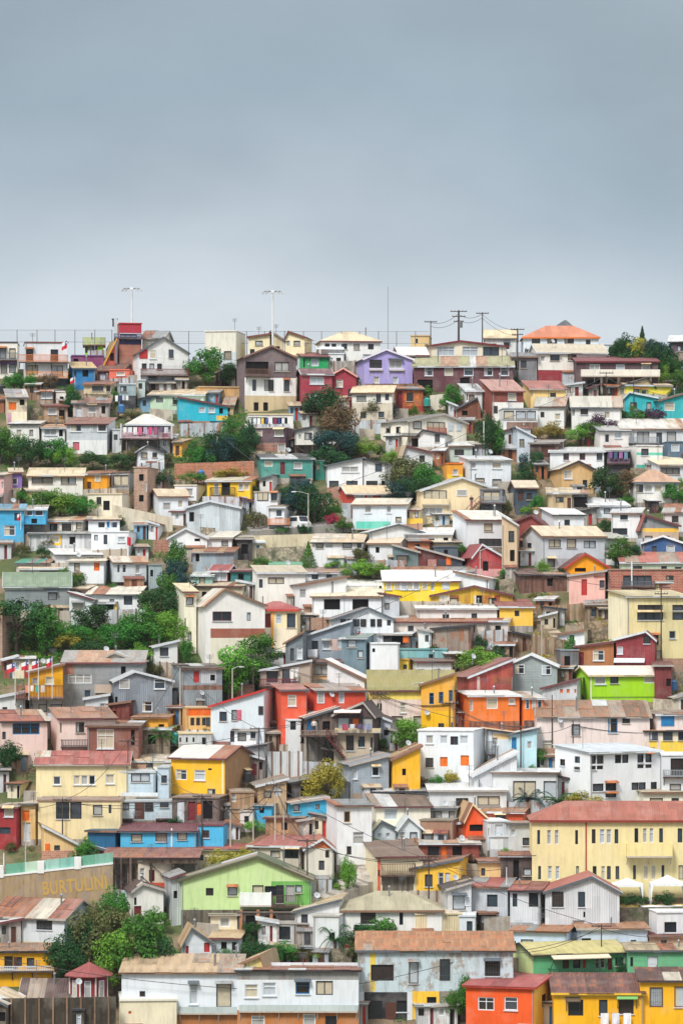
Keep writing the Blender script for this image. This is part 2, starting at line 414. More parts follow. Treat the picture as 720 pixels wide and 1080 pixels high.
    if rs in 'lm':
        pts = [(0, 0, ztop), (W, 0, ztop), (W, 0, zr), (0, 0, zl)]
        tri = [p for i, p in enumerate(pts) if i < 2 or p[2] > ztop + 1e-4]
        mb.poly(tri, None, gi); mb.poly([(p[0], L, p[2]) for p in tri], None, 0)
        s_ = (zr - zl) / W; zz = lambda x: zl + s_ * x + e
        sheets([(-o, -o, zz(-o)), (-o, L + o, zz(-o)), (W + o, L + o, zz(W + o)), (W + o, -o, zz(W + o))])
        B.hexa([(-o, -o - .05, zz(-o) - .16), (W + o, -o - .05, zz(W + o) - .16), (W + o, -o, zz(W + o) - .16), (-o, -o, zz(-o) - .16),
                (-o, -o - .05, zz(-o) + t), (W + o, -o - .05, zz(W + o) + t), (W + o, -o, zz(W + o) + t), (-o, -o, zz(-o) + t)])
        ztopz = max(zl, zr)
    elif rs == 'f':
        Hb = max(Ht(L * cs), he - L * .12)
        Hb = min(Hb, he + L * .9)
        for fr in (right, left): mb.poly([fr[0] + V((0, 0, he)), fr[0] + fr[1] * L + V((0, 0, he)), fr[0] + fr[1] * L + V((0, 0, Hb))] if Hb > he else [fr[0] + V((0, 0, he))] * 3)
        if Hb > he: mb.poly([(0, L, he), (W, L, he), (W, L, Hb), (0, L, Hb)])
        s_ = (Hb - he) / L; zz = lambda y: he + s_ * y + e
        q_ = [(-o, -o, zz(-o)), (W + o, -o, zz(-o)), (W + o, L + o, zz(L + o)), (-o, L + o, zz(L + o))]; sheets(q_)
        B.box((-o, -o - .05, zz(-o) - .14), (W + o, -o - .003, zz(-o) + t - .02))
        ztopz = Hb
    elif rs == 'r':
        Hr = max(Ht(L / 2 * cs), he + .25)
        for fr in (right, left): mb.poly([fr[0] + V((0, 0, he)), fr[0] + fr[1] * L + V((0, 0, he)), fr[0] + fr[1] * L * .5 + V((0, 0, Hr))], None, gi)
        s_ = (Hr - he) / (L / 2); z0 = he - s_ * o + e
        q_ = [(-o, -o, z0), (W + o, -o, z0), (W + o, L / 2, Hr + e), (-o, L / 2, Hr + e)]; sheets(q_)
        sheets([(W + o, L + o, z0), (-o, L + o, z0), (-o, L / 2, Hr + e), (W + o, L / 2, Hr + e)])
        B.box((-o, -o - .05, z0 - .14), (W + o, -o - .003, z0 + t - .02))
        for xx in (-o - .04, W + o + .002):
            for ya, yb_ in ((-o, L / 2), (L + o, L / 2)):
                B.hexa([(xx, ya, z0 - .1), (xx + .038, ya, z0 - .1), (xx + .038, yb_, Hr - .1), (xx, yb_, Hr - .1), (xx, ya, z0 + t), (xx + .038, ya, z0 + t), (xx + .038, yb_, Hr + t), (xx, yb_, Hr + t)])
        ztopz = Hr
    elif rs == 'g':
        Hr = z_of(yt); A = u_of(ap if ap else (x0 + x1) / 2)
        A = min(max(A, W * .08), W * .92)
        mb.poly([(0, 0, he), (W, 0, he), (A, 0, Hr)], [(0, he), (W, he), (A, Hr)], gi); mb.poly([(0, L, he), (W, L, he), (A, L, Hr)])
        sl, sr = (Hr - he) / A, (Hr - he) / (W - A)
        sheets([(-o, -o, he - sl * o + e), (-o, L + o, he - sl * o + e), (A, L + o, Hr + e), (A, -o, Hr + e)])
        sheets([(W + o, L + o, he - sr * o + e), (W + o, -o, he - sr * o + e), (A, -o, Hr + e), (A, L + o, Hr + e)])
        for xa, za in ((-o, he - sl * o), (W + o, he - sr * o)):
            B.hexa([(xa, -o - .05, za - .17), (A, -o - .05, Hr - .17), (A, -o - .002, Hr - .17), (xa, -o - .002, za - .17), (xa, -o - .05, za + t), (A, -o - .05, Hr + t), (A, -o - .002, Hr + t), (xa, -o - .002, za + t)])
        ztopz = Hr
    elif rs == 'h':
        Hr = max(Ht(L / 2 * cs), he + .3); i = min(W * .42, L / 2); s_ = (Hr - he) / (L / 2); z0 = he - s_ * o + e; s2 = (Hr - he) / i
        c0, c1, c2, c3 = (-o, -o, z0), (W + o, -o, z0), (W + o, L + o, z0), (-o, L + o, z0); r0, r1 = (i, L / 2, Hr + e), (W - i, L / 2, Hr + e)
        R.slab([c0, c1, r1, r0], t); R.slab([c2, c3, r0, r1], t); R.slab([c1, c2, r1], t); R.slab([c3, c0, r0], t)
        B.box((-o, -o - .05, z0 - .14), (W + o, -o - .003, z0 + t - .02))
        ztopz = Hr
    else:
        R.box((-.06, -.06, he + .004), (W + .06, L + .06, he + .1)); ztopz = he
        B.box((-.1, -.11, he - .04), (W + .1, -.062, he + .13))
    wo = mb.build('wall', mats, root)
    pal_ = lin(PAL.get(roof.split('/')[0], roof.split('/')[0])); rd = (.76 if min(pal_[:3]) > .25 else .64) if rs != 'p' else .85; ro = R.build('roof', [surf(roof, rd), surf(rng.choice(['rust/v/.7', 'C4946C/v/.6', 'B8A088/v/.6']), rd), surf(rng.choice(['whiteroof/v/.4', 'D8CCB4/v/.5', 'greyroof/v/.5']), rd), surf(roof, rd * .72)], root)
    if fas is None: fas = rng.choice(['lgrey', 'brownroof', 'dgrey', 'taupe', 'dark', 'choc', 'lgrey']) if rs != 'p' else roof.split('/')[0]
    B.build('fascia', surf(fas + '/p/.4'), root)
    for w in wins: window(root, *w, rng)
    if stilt:
        k = max(2, int(W / 2.2) + 1)
        for i in range(k):
            u = .12 + (W - .24) * i / (k - 1); p = MB(); p.box((u - .09, .05, -.8), (u + .09, .23, zf - .002))
            if i < k - 1: p.tube((u, .14, zf - .1), (u + (W - .24) / (k - 1), .14, max(.1, zf - 2.2)), .05, n=4)
            p.build('post', surf('darkwood/w/.5'), root)
        b = MB(); b.box((.1, min(2.2, L * .4), -.8), (W - .1, L - .1, zf - .003)); b.build('undercroft', surf('taupe/w/.6'), root)
    for k, v in extras:
        if k in ('bal', 'wbal'):
            a, b = u_of(float(v[0])), u_of(float(v[1])); z1, z0 = z_of(float(v[2])), z_of(float(v[3]))
            rail(root, front, a, b, z0 + .05, z1, float(v[5]) if len(v) > 5 else 1.1, v[4])
        elif k == 'awn':
            a, b = u_of(float(v[0])), u_of(float(v[1])); z1, z0 = z_of(float(v[2])), z_of(float(v[3])); pr = float(v[5]) if len(v) > 5 else 1.2
            s = MB(); s.slab([(a, -pr, z0), (b, -pr, z0), (b, -.01, z1), (a, -.01, z1)], .08)
            aw = s.build('awning', surf(v[4]), root)
            for u in (a + .1, b - .1):
                s = MB(); s.tube((u, -pr + .12, z0 + .02), (u, -.05, z0 - .9), .035, n=5); s.build('bracket', plain('dark_iron', '3A3536', .6), aw)
        elif k == 'dish': dish(root, u_of(float(v[0])), -.02, z_of(float(v[1])))
        elif k == 'chim':
            u, zt = u_of(float(v[0])), z_of(float(v[1])); s = MB(); w_ = .35
            s.box((u - w_, L * .4, min(he, ztopz) - .2), (u + w_, L * .4 + .6, zt)); s.box((u - w_ - .1, L * .4 - .1, zt + .002), (u + w_ + .1, L * .4 + .7, zt + .12)); s.build('chimney', surf(v[2] if len(v) > 2 else 'oldbrick/k'), ro)
        elif k == 'col':
            s = MB(); u = u_of(float(v[0])); wv = float(v[4]) if len(v) > 4 else .3
            s.box((u - wv / 2, -.06 if len(v) < 6 else -float(v[5]), z_of(float(v[2]))), (u + wv / 2, .1 if len(v) < 6 else -float(v[5]) + wv, z_of(float(v[1])))); s.build('pillar', surf(v[3]), root)
        elif k == 'stair':
            xa, xb, ya, yb_ = map(float, v[:4]); s = MB(); n = 10; a, b = u_of(xa), u_of(xb); za, zb_ = z_of(ya), z_of(yb_)
            for i in range(n):
                p, q = a + (b - a) * i / n, a + (b - a) * (i + 1) / n; z = za + (zb_ - za) * i / n
                s.box((min(p, q), -1.3, z - .25), (max(p, q), -.3, z))
            s.hexa([(a, -1.36, za + .8), (b, -1.36, zb_ + .8), (b, -1.31, zb_ + .8), (a, -1.31, za + .8), (a, -1.36, za + .9), (b, -1.36, zb_ + .9), (b, -1.31, zb_ + .9), (a, -1.31, za + .9)])
            for i in range(0, n, 2):
                p = a + (b - a) * i / n; z = za + (zb_ - za) * i / n; s.box((p - .03, -1.36, z - .2), (p + .03, -1.31, z + .82))
            s.build('stair', surf(v[4]), root)
    # small fittings every house on the hill has some of
    if name == 'house' and ppm > 6:
        if rng.random() < .4:
            u = rng.choice([.12, W - .12]); s = MB(); s.tube((u, -.07, zf + .1), (u, -.07, ztop - .1), .05, n=5); s.build('downpipe', plain('pipe_grey', '9A9C9C', .5), root)
        if rng.random() < .35 and rs != 'p':
            u = rng.uniform(.2, .8) * W; s = MB(); yy = L * .35; zz_ = he + (ztopz - he) * .6 if rs != 'g' else he
            s.tube((u, yy, zz_ - .3), (u, yy, ztopz + .55), .09, n=6); s.tube((u, yy, ztopz + .55), (u, yy, ztopz + .75), .17, .05, n=6); s.build('flue', plain('flue_zinc', '8C8F92', .4, .5), ro)
        if rng.random() < .12: dish(ro, rng.uniform(.15, .85) * W, L * .25, ztopz + .35, True)
        if rng.random() < .35:
            u = rng.uniform(.1, .9) * W; s = MB(); zt = ztopz + rng.uniform(1.2, 2.2); s.tube((u, L * .45, he), (u, L * .45, zt), .03, n=4)
            for i in range(4): s.tube((u - .45 + i * .05, L * .45, zt - .1 - i * .14), (u + .45 - i * .05, L * .45, zt - .1 - i * .14), .018, n=4)
            s.build('aerial', plain('aerial_metal', '6A6C70', .4, .5), ro)
        tries = 0
        for k in range(rng.choice([0, 1, 1, 2])):
            w_ = rng.uniform(1.1, 2.4); u = rng.uniform(0, max(.05, W - w_)); h_ = rng.uniform(1.3, 2.0)
            if h_ > ztop - .2 or any(u < h[1] + .1 and u + w_ > h[0] - .1 and h[2] < h_ + .3 for h in fh) or any(w[6] and w[0] is front and u < w[2] and u + w_ > w[1] for w in wins) or extras: continue
            s = MB(); dp_ = rng.uniform(.7, 1.3); s.hexa([(u, -dp_, -.8), (u + w_, -dp_, -.8), (u + w_, -.004, -.8), (u, -.004, -.8), (u, -dp_, h_ - .25), (u + w_, -dp_, h_ - .25), (u + w_, -.004, h_), (u, -.004, h_)])
            lt = s.build('lean_to', surf(rng.choice(['taupe/w/.7', 'corr/v/.6', 'wood/w/.6', 'lgrey/v/.5', 'dgrey/w/.5', 'B07858/w/.7', 'concrete/s/.7'])), root)
            s = MB(); s.slab([(u - .15, -dp_ - .2, h_ - .29), (u + w_ + .15, -dp_ - .2, h_ - .29), (u + w_ + .15, -.006, h_ + .02), (u - .15, -.006, h_ + .02)], .06); s.build('lean_to_roof', surf(rng.choice(['rust/v/.7', 'greyroof/v/.6', 'tanroof/v/.6', 'rustred/v/.7']), .7), lt)
            if rng.random() < .6: s = MB(); x = u + w_ * .35; s.box((x, -dp_ - .03, -.1), (x + .65, -dp_ - .004, h_ - .4)); s.build('lean_to_door', surf(rng.choice(['dark/w/.4', '5A3A30/w/.4', 'slate/p/.4'])), lt)
        wl = len(label.split())
        px = lambda u: x0 + (x1 - x0) * u
        if rng.random() < .42 and wl <= 12: CLUT.append(('shrub', rng.choice([x0 - 2, x1 + 2, px(.2), px(.8)]), yb + rng.uniform(.5, 3), rng.uniform(9, 17) * ppm / 9, rng.uniform(8, 14) * ppm / 9, rng.choice(['md', 'dk', 'br', 'ol', 'md', 'dk']), 'shrub beside the ' + label))
        if rng.random() < .4 and wl <= 9: CLUT.append(('fence', x0 + rng.uniform(-6, 4), x1 + rng.uniform(-4, 8), yb - rng.uniform(7, 11) * ppm / 9, yb + rng.uniform(4, 8), rng.choice(['taupe/w/.7', 'wood/w/.7', 'corr/v/.7', 'B8B0A4/s/.7', 'lgrey/v/.6', 'lgrey/v/.6', 'corr/v/.7', 'B8B0A4/s/.7', 'A89C88/r', 'B4846A/k/.5']), 'fence in front of the ' + label))
    return root
CLUT = []

def dish(parent, u, y, z, mast=False):
    s = MB(); c = Vector((u, y - .25, z)); ax = Vector((.35, -.8, .5)).normalized(); a = ax.cross(Vector((0, 0, 1))).normalized(); b = ax.cross(a)
    n = 10; r = .33
    rim = [c + (a * math.cos(6.2832 * i / n) + b * math.sin(6.2832 * i / n)) * r + ax * .1 for i in range(n)]
    for i in range(n): s.poly([c, rim[i], rim[(i + 1) % n]])
    s.tube(c, c + ax * .42 - b * .12, .02, n=4); s.tube(c, Vector((u, y + .03, z - .15)), .03, n=4)
    if mast: s.tube((u, y, z - .15), (u, y, z - .9), .03, n=4)
    s.build('satellite_dish', plain('dish_grey', 'AEB3B6', .5), parent)

def WALL(x0, x1, yl, yr, yb, m, label, name='retaining_wall', cat=None, th=.3, cap=None, posts=0):
    """free standing wall or fence from pixel x0 to x1; its top runs from yl to yr"""
    D = depth_of(yb); ppm = F / D; o = at(x0, yb, D); W = (x1 - x0) / ppm
    r = thing(name, o, label, cat or name.replace('_', ' '))
    zl, zr = (yb - yl) / ppm, (yb - yr) / ppm
    s = MB(); s.hexa([(0, 0, -.8), (W, 0, -.8), (W, th, -.8), (0, th, -.8), (0, 0, zl), (W, 0, zr), (W, th, zr), (0, th, zl)])
    s.build('wall' if 'wall' in name else 'panel', surf(m), r)
    FOOT.append((o.x, o.x + W, D - .3, D + th + .3))
    if cap:
        s = MB(); s.hexa([(0, -.06, zl + .003), (W, -.06, zr + .003), (W, th + .06, zr + .003), (0, th + .06, zl + .003), (0, -.06, zl + .17), (W, -.06, zr + .17), (W, th + .06, zr + .17), (0, th + .06, zl + .17)])
        s.build('coping', surf(cap), r)
    for i in range(posts):
        u = W * (i + .5) / posts; z = zl + (zr - zl) * (i + .5) / posts
        s = MB(); s.box((u - .08, -.1, -.8), (u + .08, -.003, z + .1)); s.build('post', surf('wood/w/.4'), r)
    return r, W, zl, zr, ppm
# ---------------------------------------------------------------- houses, skyline row downwards (pixel boxes measured in the photograph)
# skyline
H(-14,18,358,361,399,'p','offwhite/s/.4','dark',"white two storey house with purple floor band at the far left of the ridge",'367-378V7:3,13;384-393V7:4,13','band:-14,18,379,384,purple/s/.4;bal:-14,18,372,380,dgrey,.7')
H(20,71,359,361,412,'p','white','brown',"white flat roofed ridge house with two orange balconies",'368-381d8:31,57;385-395V12:34,60',"bal:20,71,374,382,D8824A/p/.3,.8;bal:27,71,392,399,E88E34/p/.3,.8;band:19,72,399,412,dgrey/s/.4")
H(87,109,356,363,378,'r','lime/h/.3','A9BA55/v/.3',"lime green ridge cabin beside an orange slanted wall",'364-372d9:98;364-372d4:91')
H(72,109,373,375,389,'p','8E4A78/h/.3','purple/v/.3',"magenta lean-to wall below the lime green cabin",'378-383o5:80','',name='shed')
H(107,121,361,384,392,'l','C05A4C/s/.3','D49A2C/p/.3',"red slanted stair house with a yellow edge beside the red tower",'372-380o4:118',fas='F0A81C')
H(120,149,339,341,388,'p','brick/k/.4','red/p/.3',"red and navy lookout tower with brick base on the ridge",'343-349o3:125;352-356V18:135',"band:119,150,341,351,B23848/p/.3;band:119,150,351,357,lgrey/s/.3;band:119,150,357,363,3A3C68/p/.3;col:122,336,388,lgrey,.5;bal:120,149,352,357,3A3C68/p/.2,.5;dish:146,356;chim:123,335,dark",name='tower',cat='tower')
H(150,178,349,356,380,'r','offwhite','greyroof/v/.4',"grey roofed house peeking behind the white gabled chalet","358-364d6:168")
H(137,198,355,371,412,'g','E2E4E4/h/.25','7F7C7C/v/.3',"white gabled chalet with red shutter panel and dark balcony",'368-378R9:151;368-378C7:161;368-377d5:180;383-389d5:152,160,168;399-411W8:178,190;399-411d7:160',"bal:148,198,389,396,6A3A34/p/.3,1.0",ap=172,fas='dgrey')
H(72,100,382,388,414,'f','marine/s/.3','E0B860/v/.3',"blue walled house with yellow eave under the ridge",'391-398d5:78;390-397o6:90')
H(102,133,384,390,405,'f','8A5560/h/.4','8A5A48/v/.5',"maroon shed with brown eave left of the coral house",'394-402W7:99;394-403W6:108')
H(115,141,388,390,407,'p','E0735C/s/.3','E0735C',"coral pink box house with pale sign panel",'392-396C9:127','band:116,141,404,407,cream')
H(88,123,401,405,424,'f','D8C8A8/h/.5','A86C54/v/.6',"cream weathered house below the maroon shed",'407-412d12:103;407-413k6:115','bal:118,123,413,419,wood,.8')
H(122,143,403,405,432,'p','9FB4BA/h/.4','lgrey',"pale blue house with laundry porch under the coral house",'407-413d7:130','band:118,143,417,432,dark')
H(143,153,399,401,428,'p','C5D6D4/v/.3','lgrey',"narrow pale turquoise tower shed beside a wooden porch",'404-410d4:148',name='shed')
H(153,183,400,403,420,'f','darkwood/w/.4','dgrey/v',"dark undercroft shed below the white chalet",'405-418W5:170,178;405-416o8:160',name='shed')
H(216,257,347,349,390,'p','E4E1D2/s/.3','offwhite',"plain windowless cream block on the ridge behind a tree","352-355d4:250;370-378d8:240",'band:216,258,371,392,CBD5DC')
H(262,287,352,355,385,'l','EFE3BC/s/.2','7C5A4C/v/.3',"cream ridge house left of the tall white lamp mast",'359-364d8:273;368-374d5:266',fas='brown')
H(284,300,350,358,384,'m','E4D4B0/s/.2','7C5A4C/v/.3',"cream link between two ridge houses behind the lamp mast",'365-371o6:292')
H(301,326,349,355,385,'g','EFE3BC/s/.2','7C5A4C/v/.3',"cream ridge house with brown asymmetric gable",'359-364d7:313;359-364d3:304',ap=304,fas='brown')
H(333,401,350,359,388,'h','E9EAE4/s/.2','DDC592/v/.2',"long white ridge house with wide tan hipped roof",'362-367d5:345,352;362-368d6:363,376,391;372-380d9:360;373-383C9:340,387','awn:333,362,366,369,lgrey')
H(313,346,372,376,397,'f','2FA866/h/.3','A8504A/v/.4',"emerald green house under the cream ridge houses",'378-386C8:332;379-387o5:319','bal:313,345,390,395,green,.7')
H(343,363,370,373,394,'p','E6E8E8/s/.3','white',"small white cube house between emerald and lilac houses",'377-383d5:357;377-386W4:349')
H(415,451,366,374,398,'r','E4E8EA/s/.2','E2DED0/v/.2',"white ridge bungalow behind the lilac house",'376-383d8:435;378-386o5:445')
H(433,456,352,354,372,'p','DDBF86/s/.3','tan',"tan block on the ridge beneath the power poles",'357-362o3:439;363-369d4:450')
H(455,534,359,364,390,'g','F0E5CF/s/.15','8C4550/v/.3',"cream ridge house with maroon eaves and three big windows",'365-375C19:470;365-375C17:496;365-375k17:518','',ap=485,side=-6,fas='maroon')
H(511,547,348,356,380,'r','E0E2E2/s/.3','E2C48C/v/.2',"white ridge house with tan roof behind the power poles",'362-367d7:520;361-368d6:534')
H(552,631,344,355,388,'h','D3DEE6/s/.2','F0803A/v/.15',"large ridge house with bright orange hipped roof and rooftop cabin",'356-362d9:565;356-362d10:582;356-362d10:600;358-364d5:620;368-376d6:556','',fas='E07A3C')
H(588,604,338,343,352,'h','5A5A5E/p/.3','dgrey/v',"small dark lookout cabin above the orange roof",'344-348C5:593,600',name='cabin')
H(627,658,361,363,388,'p','E2E8E8/s/.2','white',"white flat roofed house at the right of the orange roof",'365-370d6:645,653;366-371d5:634')
H(540,566,372,376,405,'r','8A8A90/h/.5','8E8E92/v/.4',"grey weathered house left of the white tan roofed house",'380-388d6:552;380-390o4:545')
H(567,640,363,371,404,'r','ECE8E0/s/.2','D2C4A2/v/.3',"white house with tan roof and red lower band",'374-380d10:585;375-381C5:572','band:567,604,390,404,A04048/h/.3;band:618,641,388,404,dgrey',side=-7)
H(608,694,376,381,416,'f','5E4A50/h/.3','983E48/v/.2',"long dark brown house with maroon roof and white parapet balcony",'384-390C11:627;384-390C9:654;384-390C9:681;400-412o14:626;400-412o10:645;400-412V12:672','wbal:612,695,390,397,=E6E0D4,1.2;col:634,397,416,offwhite;col:652,397,416,offwhite;col:686,397,416,offwhite',fas='maroon')
H(706,740,354,360,376,'f','6A5A68/h/.4','E8E2D2/v/.2',"dark ridge house with white roof at the right edge",'364-370d8:718')
H(647,690,398,407,424,'g','D8C29A/s/.4','E2BE8A/v/.3',"tan gabled cottage left of the bright yellow cottage",'409-416d5:655',ap=682)
H(660,708,402,406,424,'f','F4DC50/s/.2','D8B78A/v/.3',"bright yellow flat roofed cottage with orange side",'410-415d6:671','',side=-6)
# second row
H(258,312,364,376,434,'g','75666A/h/.4','8A6A60/v/.3',"brown chalet with open balcony over a white lower storey",'381-394o24:271;381-391V15:297;400-412d4:268;400-412d5:281,286;400-412d6:302;424-433o5:270;424-433o5:280','band:258,313,398,417,E6E8E8/s/.2;band:258,313,417,434,C9B692/s/.5;bal:259,284,389,397,6E5248,.9',ap=286,side=-10,fas='8C6A60')
H(203,259,406,408,424,'p','D2A870/s/.5','tan',"long ochre garden wall house below the ridge tree",'412-418o5:226',name='shed')
H(157,219,411,416,436,'f','C5DBBF/s/.3','D8BE92/v/.4',"pale green long house with tan eave",'419-424V7:168;419-426d6:185;419-424C10:207')
H(184,240,419,428,455,'m','2FB6CE/s/.25','E2E4E2/v/.2',"bright turquoise house with white sloping roof",'429-435C7:213,223;430-436o4:233','band:228,241,438,443,E8C060',stilt=444)
H(319,350,389,394,436,'r','A53E4E/h/.2','8C5A60/v/.3',"crimson house with white framed windows beside a dark tree",'397-405C15:334;415-423C14:333;426-434o10:332','',fas='white',side=-6)
H(347,378,388,396,432,'g','A53E4E/h/.2','8C5A60/v/.3',"crimson gabled house half hidden by a dark tree",'400-408C7:358;410-418d6:370',ap=362,fas='pink')
H(384,435,368,378,412,'g','AFA5DE/s/.2','C3BCE0/v/.2',"lilac gabled house with four white framed windows",'379-388d13:396;379-388C14:417;397-404C6:397;397-404C6:417','bal:389,403,388,390,=D8D4EC,.25;bal:410,426,388,390,=D8D4EC,.25',ap=407,side=-8,fas='E6E2F0')
H(436,541,376,386,414,'f','6B454C/h/.3','B3AE72/v/.3',"brown shingled house with olive roof and five white windows",'387-396w9:452,473;387-396w10:494;387-396w9:515,532;398-412o10:490;400-412o16:448;400-411d8:524')
H(371,417,407,414,450,'f','E8E6DC/s/.25','E0C692/v/.3',"white house with tan eave below the lilac house",'417-422V10:381;415-424k5:399;415-422d4:408;434-441d6:383;434-440d6:402','band:371,418,425,450,D2C8B4/s/.5')
H(416,446,407,410,434,'f','B04A34/v/.9','C98A60/v/.6',"rust red corrugated shed with orange patches",'414-423d7:432;413-430M6:421','band:426,444,412,428,D0763A/v/.9',name='shed')
WALL(453,470,417,415,431,'D8D0C0/s/.4',"pale garden wall between two green trees")
H(487,509,405,412,434,'f','DDE3E4/s/.3','C8D0D0/v',"small white house left of the brown fascia house",'416-423d6:497;415-422d4:491')
H(479,507,419,431,442,'g','8A5A48/w/.4','DE7A3C/v/.4',"orange roofed cabin on the slope below trees",'433-438o6:490',ap=503,name='cabin')
H(511,552,401,412,448,'f','8A4A40/h/.25','D09080/v/.3',"brown house with pink fascia over a white lower wall",'414-422C9:540;428-436d5:522','band:511,553,424,448,E8E6E0/s/.3',fas='8A4E44')
H(554,597,402,410,436,'f','EFD08C/s/.2','C9705E/v/.3',"pale yellow house with pink red roof",'412-419C5:559;414-420d6:583','')
H(658,697,413,419,440,'g','33B3BC/s/.25','45BBC4/v/.2',"turquoise house with low gable left of its twin",'424-431d7:668;424-432d5:684',ap=664)
H(695,735,414,422,446,'g','3CB8BE/s/.25','48C0C6/v/.2',"turquoise gabled house at the right edge with white window",'424-433C11:706',ap=722,side=-4)
H(565,602,419,428,454,'r','E9E9E6/s/.2','BDB8A8/v/.3',"long low white house with grey roof below the pale yellow house",'434-440d4:572;436-443C6:588')
H(603,655,418,429,458,'r','E9E9E6/s/.2','C2BDAC/v/.3',"white house with grey roof above a purple bush",'431-438d4:604;431-437c8:616;434-441C6:640')
H(527,567,428,431,462,'p','DDE0E2/s/.3','greyroof',"white glazed sunroom house with brown garage",'433-442V12:536;433-442V11:549;433-442V10:560','band:534,568,445,462,8A6E60/w/.4')
H(3,28,411,419,452,'f','D8CBB0/h/.6','C9C8C2/v/.6',"patched cream shack at the left under the trees",'424-432S8:13;421-427o5:23','band:3,12,435,449,C898B0/s/.5;band:12,27,434,447,E6DCC0',name='shack')
H(38,60,410,412,430,'f','A58E7C/w/.4','8C8078/v/.5',"brown plank house with white framed blue window",'413-420C12:49')
H(59,71,411,413,430,'p','E0E0DC/v/.4','whiteroof/v',"leaning white sheet shed beside the brown plank house",'418-424o4:65',name='shed')
H(41,71,426,428,448,'f','B79C88/w/.5','B0604A/v/.7',"patchwork porch house with maroon door",'430-442M6:45;430-437C9:55;432-442o6:65','bal:41,66,439,446,B8905A/w/.6,.7')
H(77,115,420,425,448,'r','BDAFA8/w/.4','A8705A/v/.6',"taupe house with blue window and rusty eave",'427-435C9:97;428-436o4:109;430-441W6:83')
H(10,41,444,447,470,'f','E2E2DE/s/.4','D0CEC4/v/.5',"low white wall house above the left trees",'453-460C6:20;453-460d4:33')
H(39,68,448,451,474,'f','E6E8E8/s/.3','D6A878/v/.6',"white low house with colourful scraps on its roof",'452-459C13:53;453-460o4:64')
H(70,118,441,447,478,'f','CDD3D9/h/.2','B0705C/v/.6',"grey clapboard house with white windows and pink door",'447-455w12:80;447-455w8:99;447-455w12:109;466-475P7:80','band:70,118,464,478,E4E6E6/s/.3')
H(116,128,451,453,476,'p','D5DADD/v/.3','lgrey',"narrow grey sheet shed left of the stilted veranda house",'458-464d4:122',name='shed')
H(126,181,437,447,480,'h','A5A09C/w/.4','DCD6CA/v/.2',"veranda house on stilts with white hipped roof",'450-460o14:146;450-461V9:162;450-461M6:174','bal:126,181,456,463,E0B8C4/p/.3,1.0;col:127,447,463,lgrey,.2,1.0;col:180,447,463,lgrey,.2,1.0',stilt=463)
H(139,173,470,476,498,'g','E4EAEE/h/.2','B8C0C4/v/.3',"small white gabled cottage under the stilted veranda",'477-483d7:152;477-482d5:163',ap=155)
H(183,194,463,466,482,'f','E0A84C/s/.3','D9B078/v/.4',"tiny yellow hut beside the veranda house",'470-480D4:187',name='hut')
H(236,246,418,427,436,'f','D8C49C/w/.4','tanroof/v',"small tan hut at the right end of the turquoise house",'430-434o3:241',name='hut')
H(258,309,433,437,456,'p','E6E6E0/s/.25','beige',"white framed terrace with hanging laundry",'440-450o20:272;440-450o16:295','wbal:258,309,447,452,=E8E6E0,.7')
H(262,311,448,451,484,'p','5E4450/h/.3','C8C0B8',"maroon clapboard house with white windows over brick",'453-460C11:271;453-460C10:294;468-476C9:297','band:262,312,467,484,A8624C/k/.3')
H(311,335,450,454,484,'l','E2E0D6/h/.2','B8B8B4/v/.3',"white cube house on stilts beside dark trees",'456-464d8:325;458-463C3:316',stilt=469)
H(320,342,424,427,444,'f','6A7884/h/.4','8E9AA2/v/.3',"grey shed below the crimson house",'430-437o8:330',name='shed')
WALL(184,268,489,486,506,'C2714A/k/.5',"long orange brick wall on the slope")
H(207,232,481,486,496,'f','C9946C/s/.5','C8BEB0/v/.4',"low tan shed above the long brick wall",'488-493o4:216',name='shed')
H(269,330,479,483,511,'f','559C92/h/.35','6E6E70/v/.4',"teal green clapboard house with white windows and maroon door",'486-492C9:283;487-494C9:314;487-500M5:298','')
H(330,342,484,486,504,'p','3F9C8A/s/.3','grey',"small teal annex at the right of the teal house",'489-496d4:335',name='annex')
H(341,360,486,492,508,'f','C8C8C8/h/.5','A8A8A8/v/.5',"grey shed tucked behind the white stepped house",'495-501d5:350',name='shed')
# third row left
H(-12,8,498,501,538,'f','E3B8B4/s/.3','D8BC94/v/.3',"pink house at the left edge beside the purple house",'506-514d6:-4;508-515C5:4')
H(8,23,494,498,526,'f','8E72B8/s/.2','D6C098/v/.3',"purple house with one white window",'504-511w7:15')
H(30,87,494,502,528,'f','E8E6DE/s/.2','DEC694/v/.3',"long white house with tan roof and window strip",'503-510V11:39;503-510V11:50;503-510V8:68;503-510V8:76','')
H(88,118,497,500,524,'f','EFA52A/s/.3','C08C68/v/.6',"orange house with blue window under a rusty roof",'500-508C6:103;508-518D4:94')
H(117,141,495,498,522,'p','9A9EA2/s/.4','brownroof/v/.6',"grey house with one wide window beside the brick ruin",'501-512V18:128')
H(141,159,491,493,540,'p','B5907C/k/.6','B09080',"ruined brick tower with dark window holes",'500-507o5:149;522-529o5:149;508-518C4:155',name='tower')
H(92,138,519,521,550,'p','E4DCC8/s/.4','D0C0A4',"cream basement house below the orange house",'524-532d5:104;528-538o7:112')
H(24,48,514,517,534,'f','F0D890/s/.3','D8C098/v/.4',"pale yellow low house right of the purple house",'521-526d5:36',name='house')
H(160,198,516,523,550,'r','DFE5EA/s/.25','DCC094/v/.3',"white house with tan roof above the corrugated gable shed",'530-538C8:176;527-535C5:190')
H(184,213,510,512,532,'p','E6E8EA/s/.2','D8D0C0',"white flat house left of the bright yellow house",'515-523C9:199')
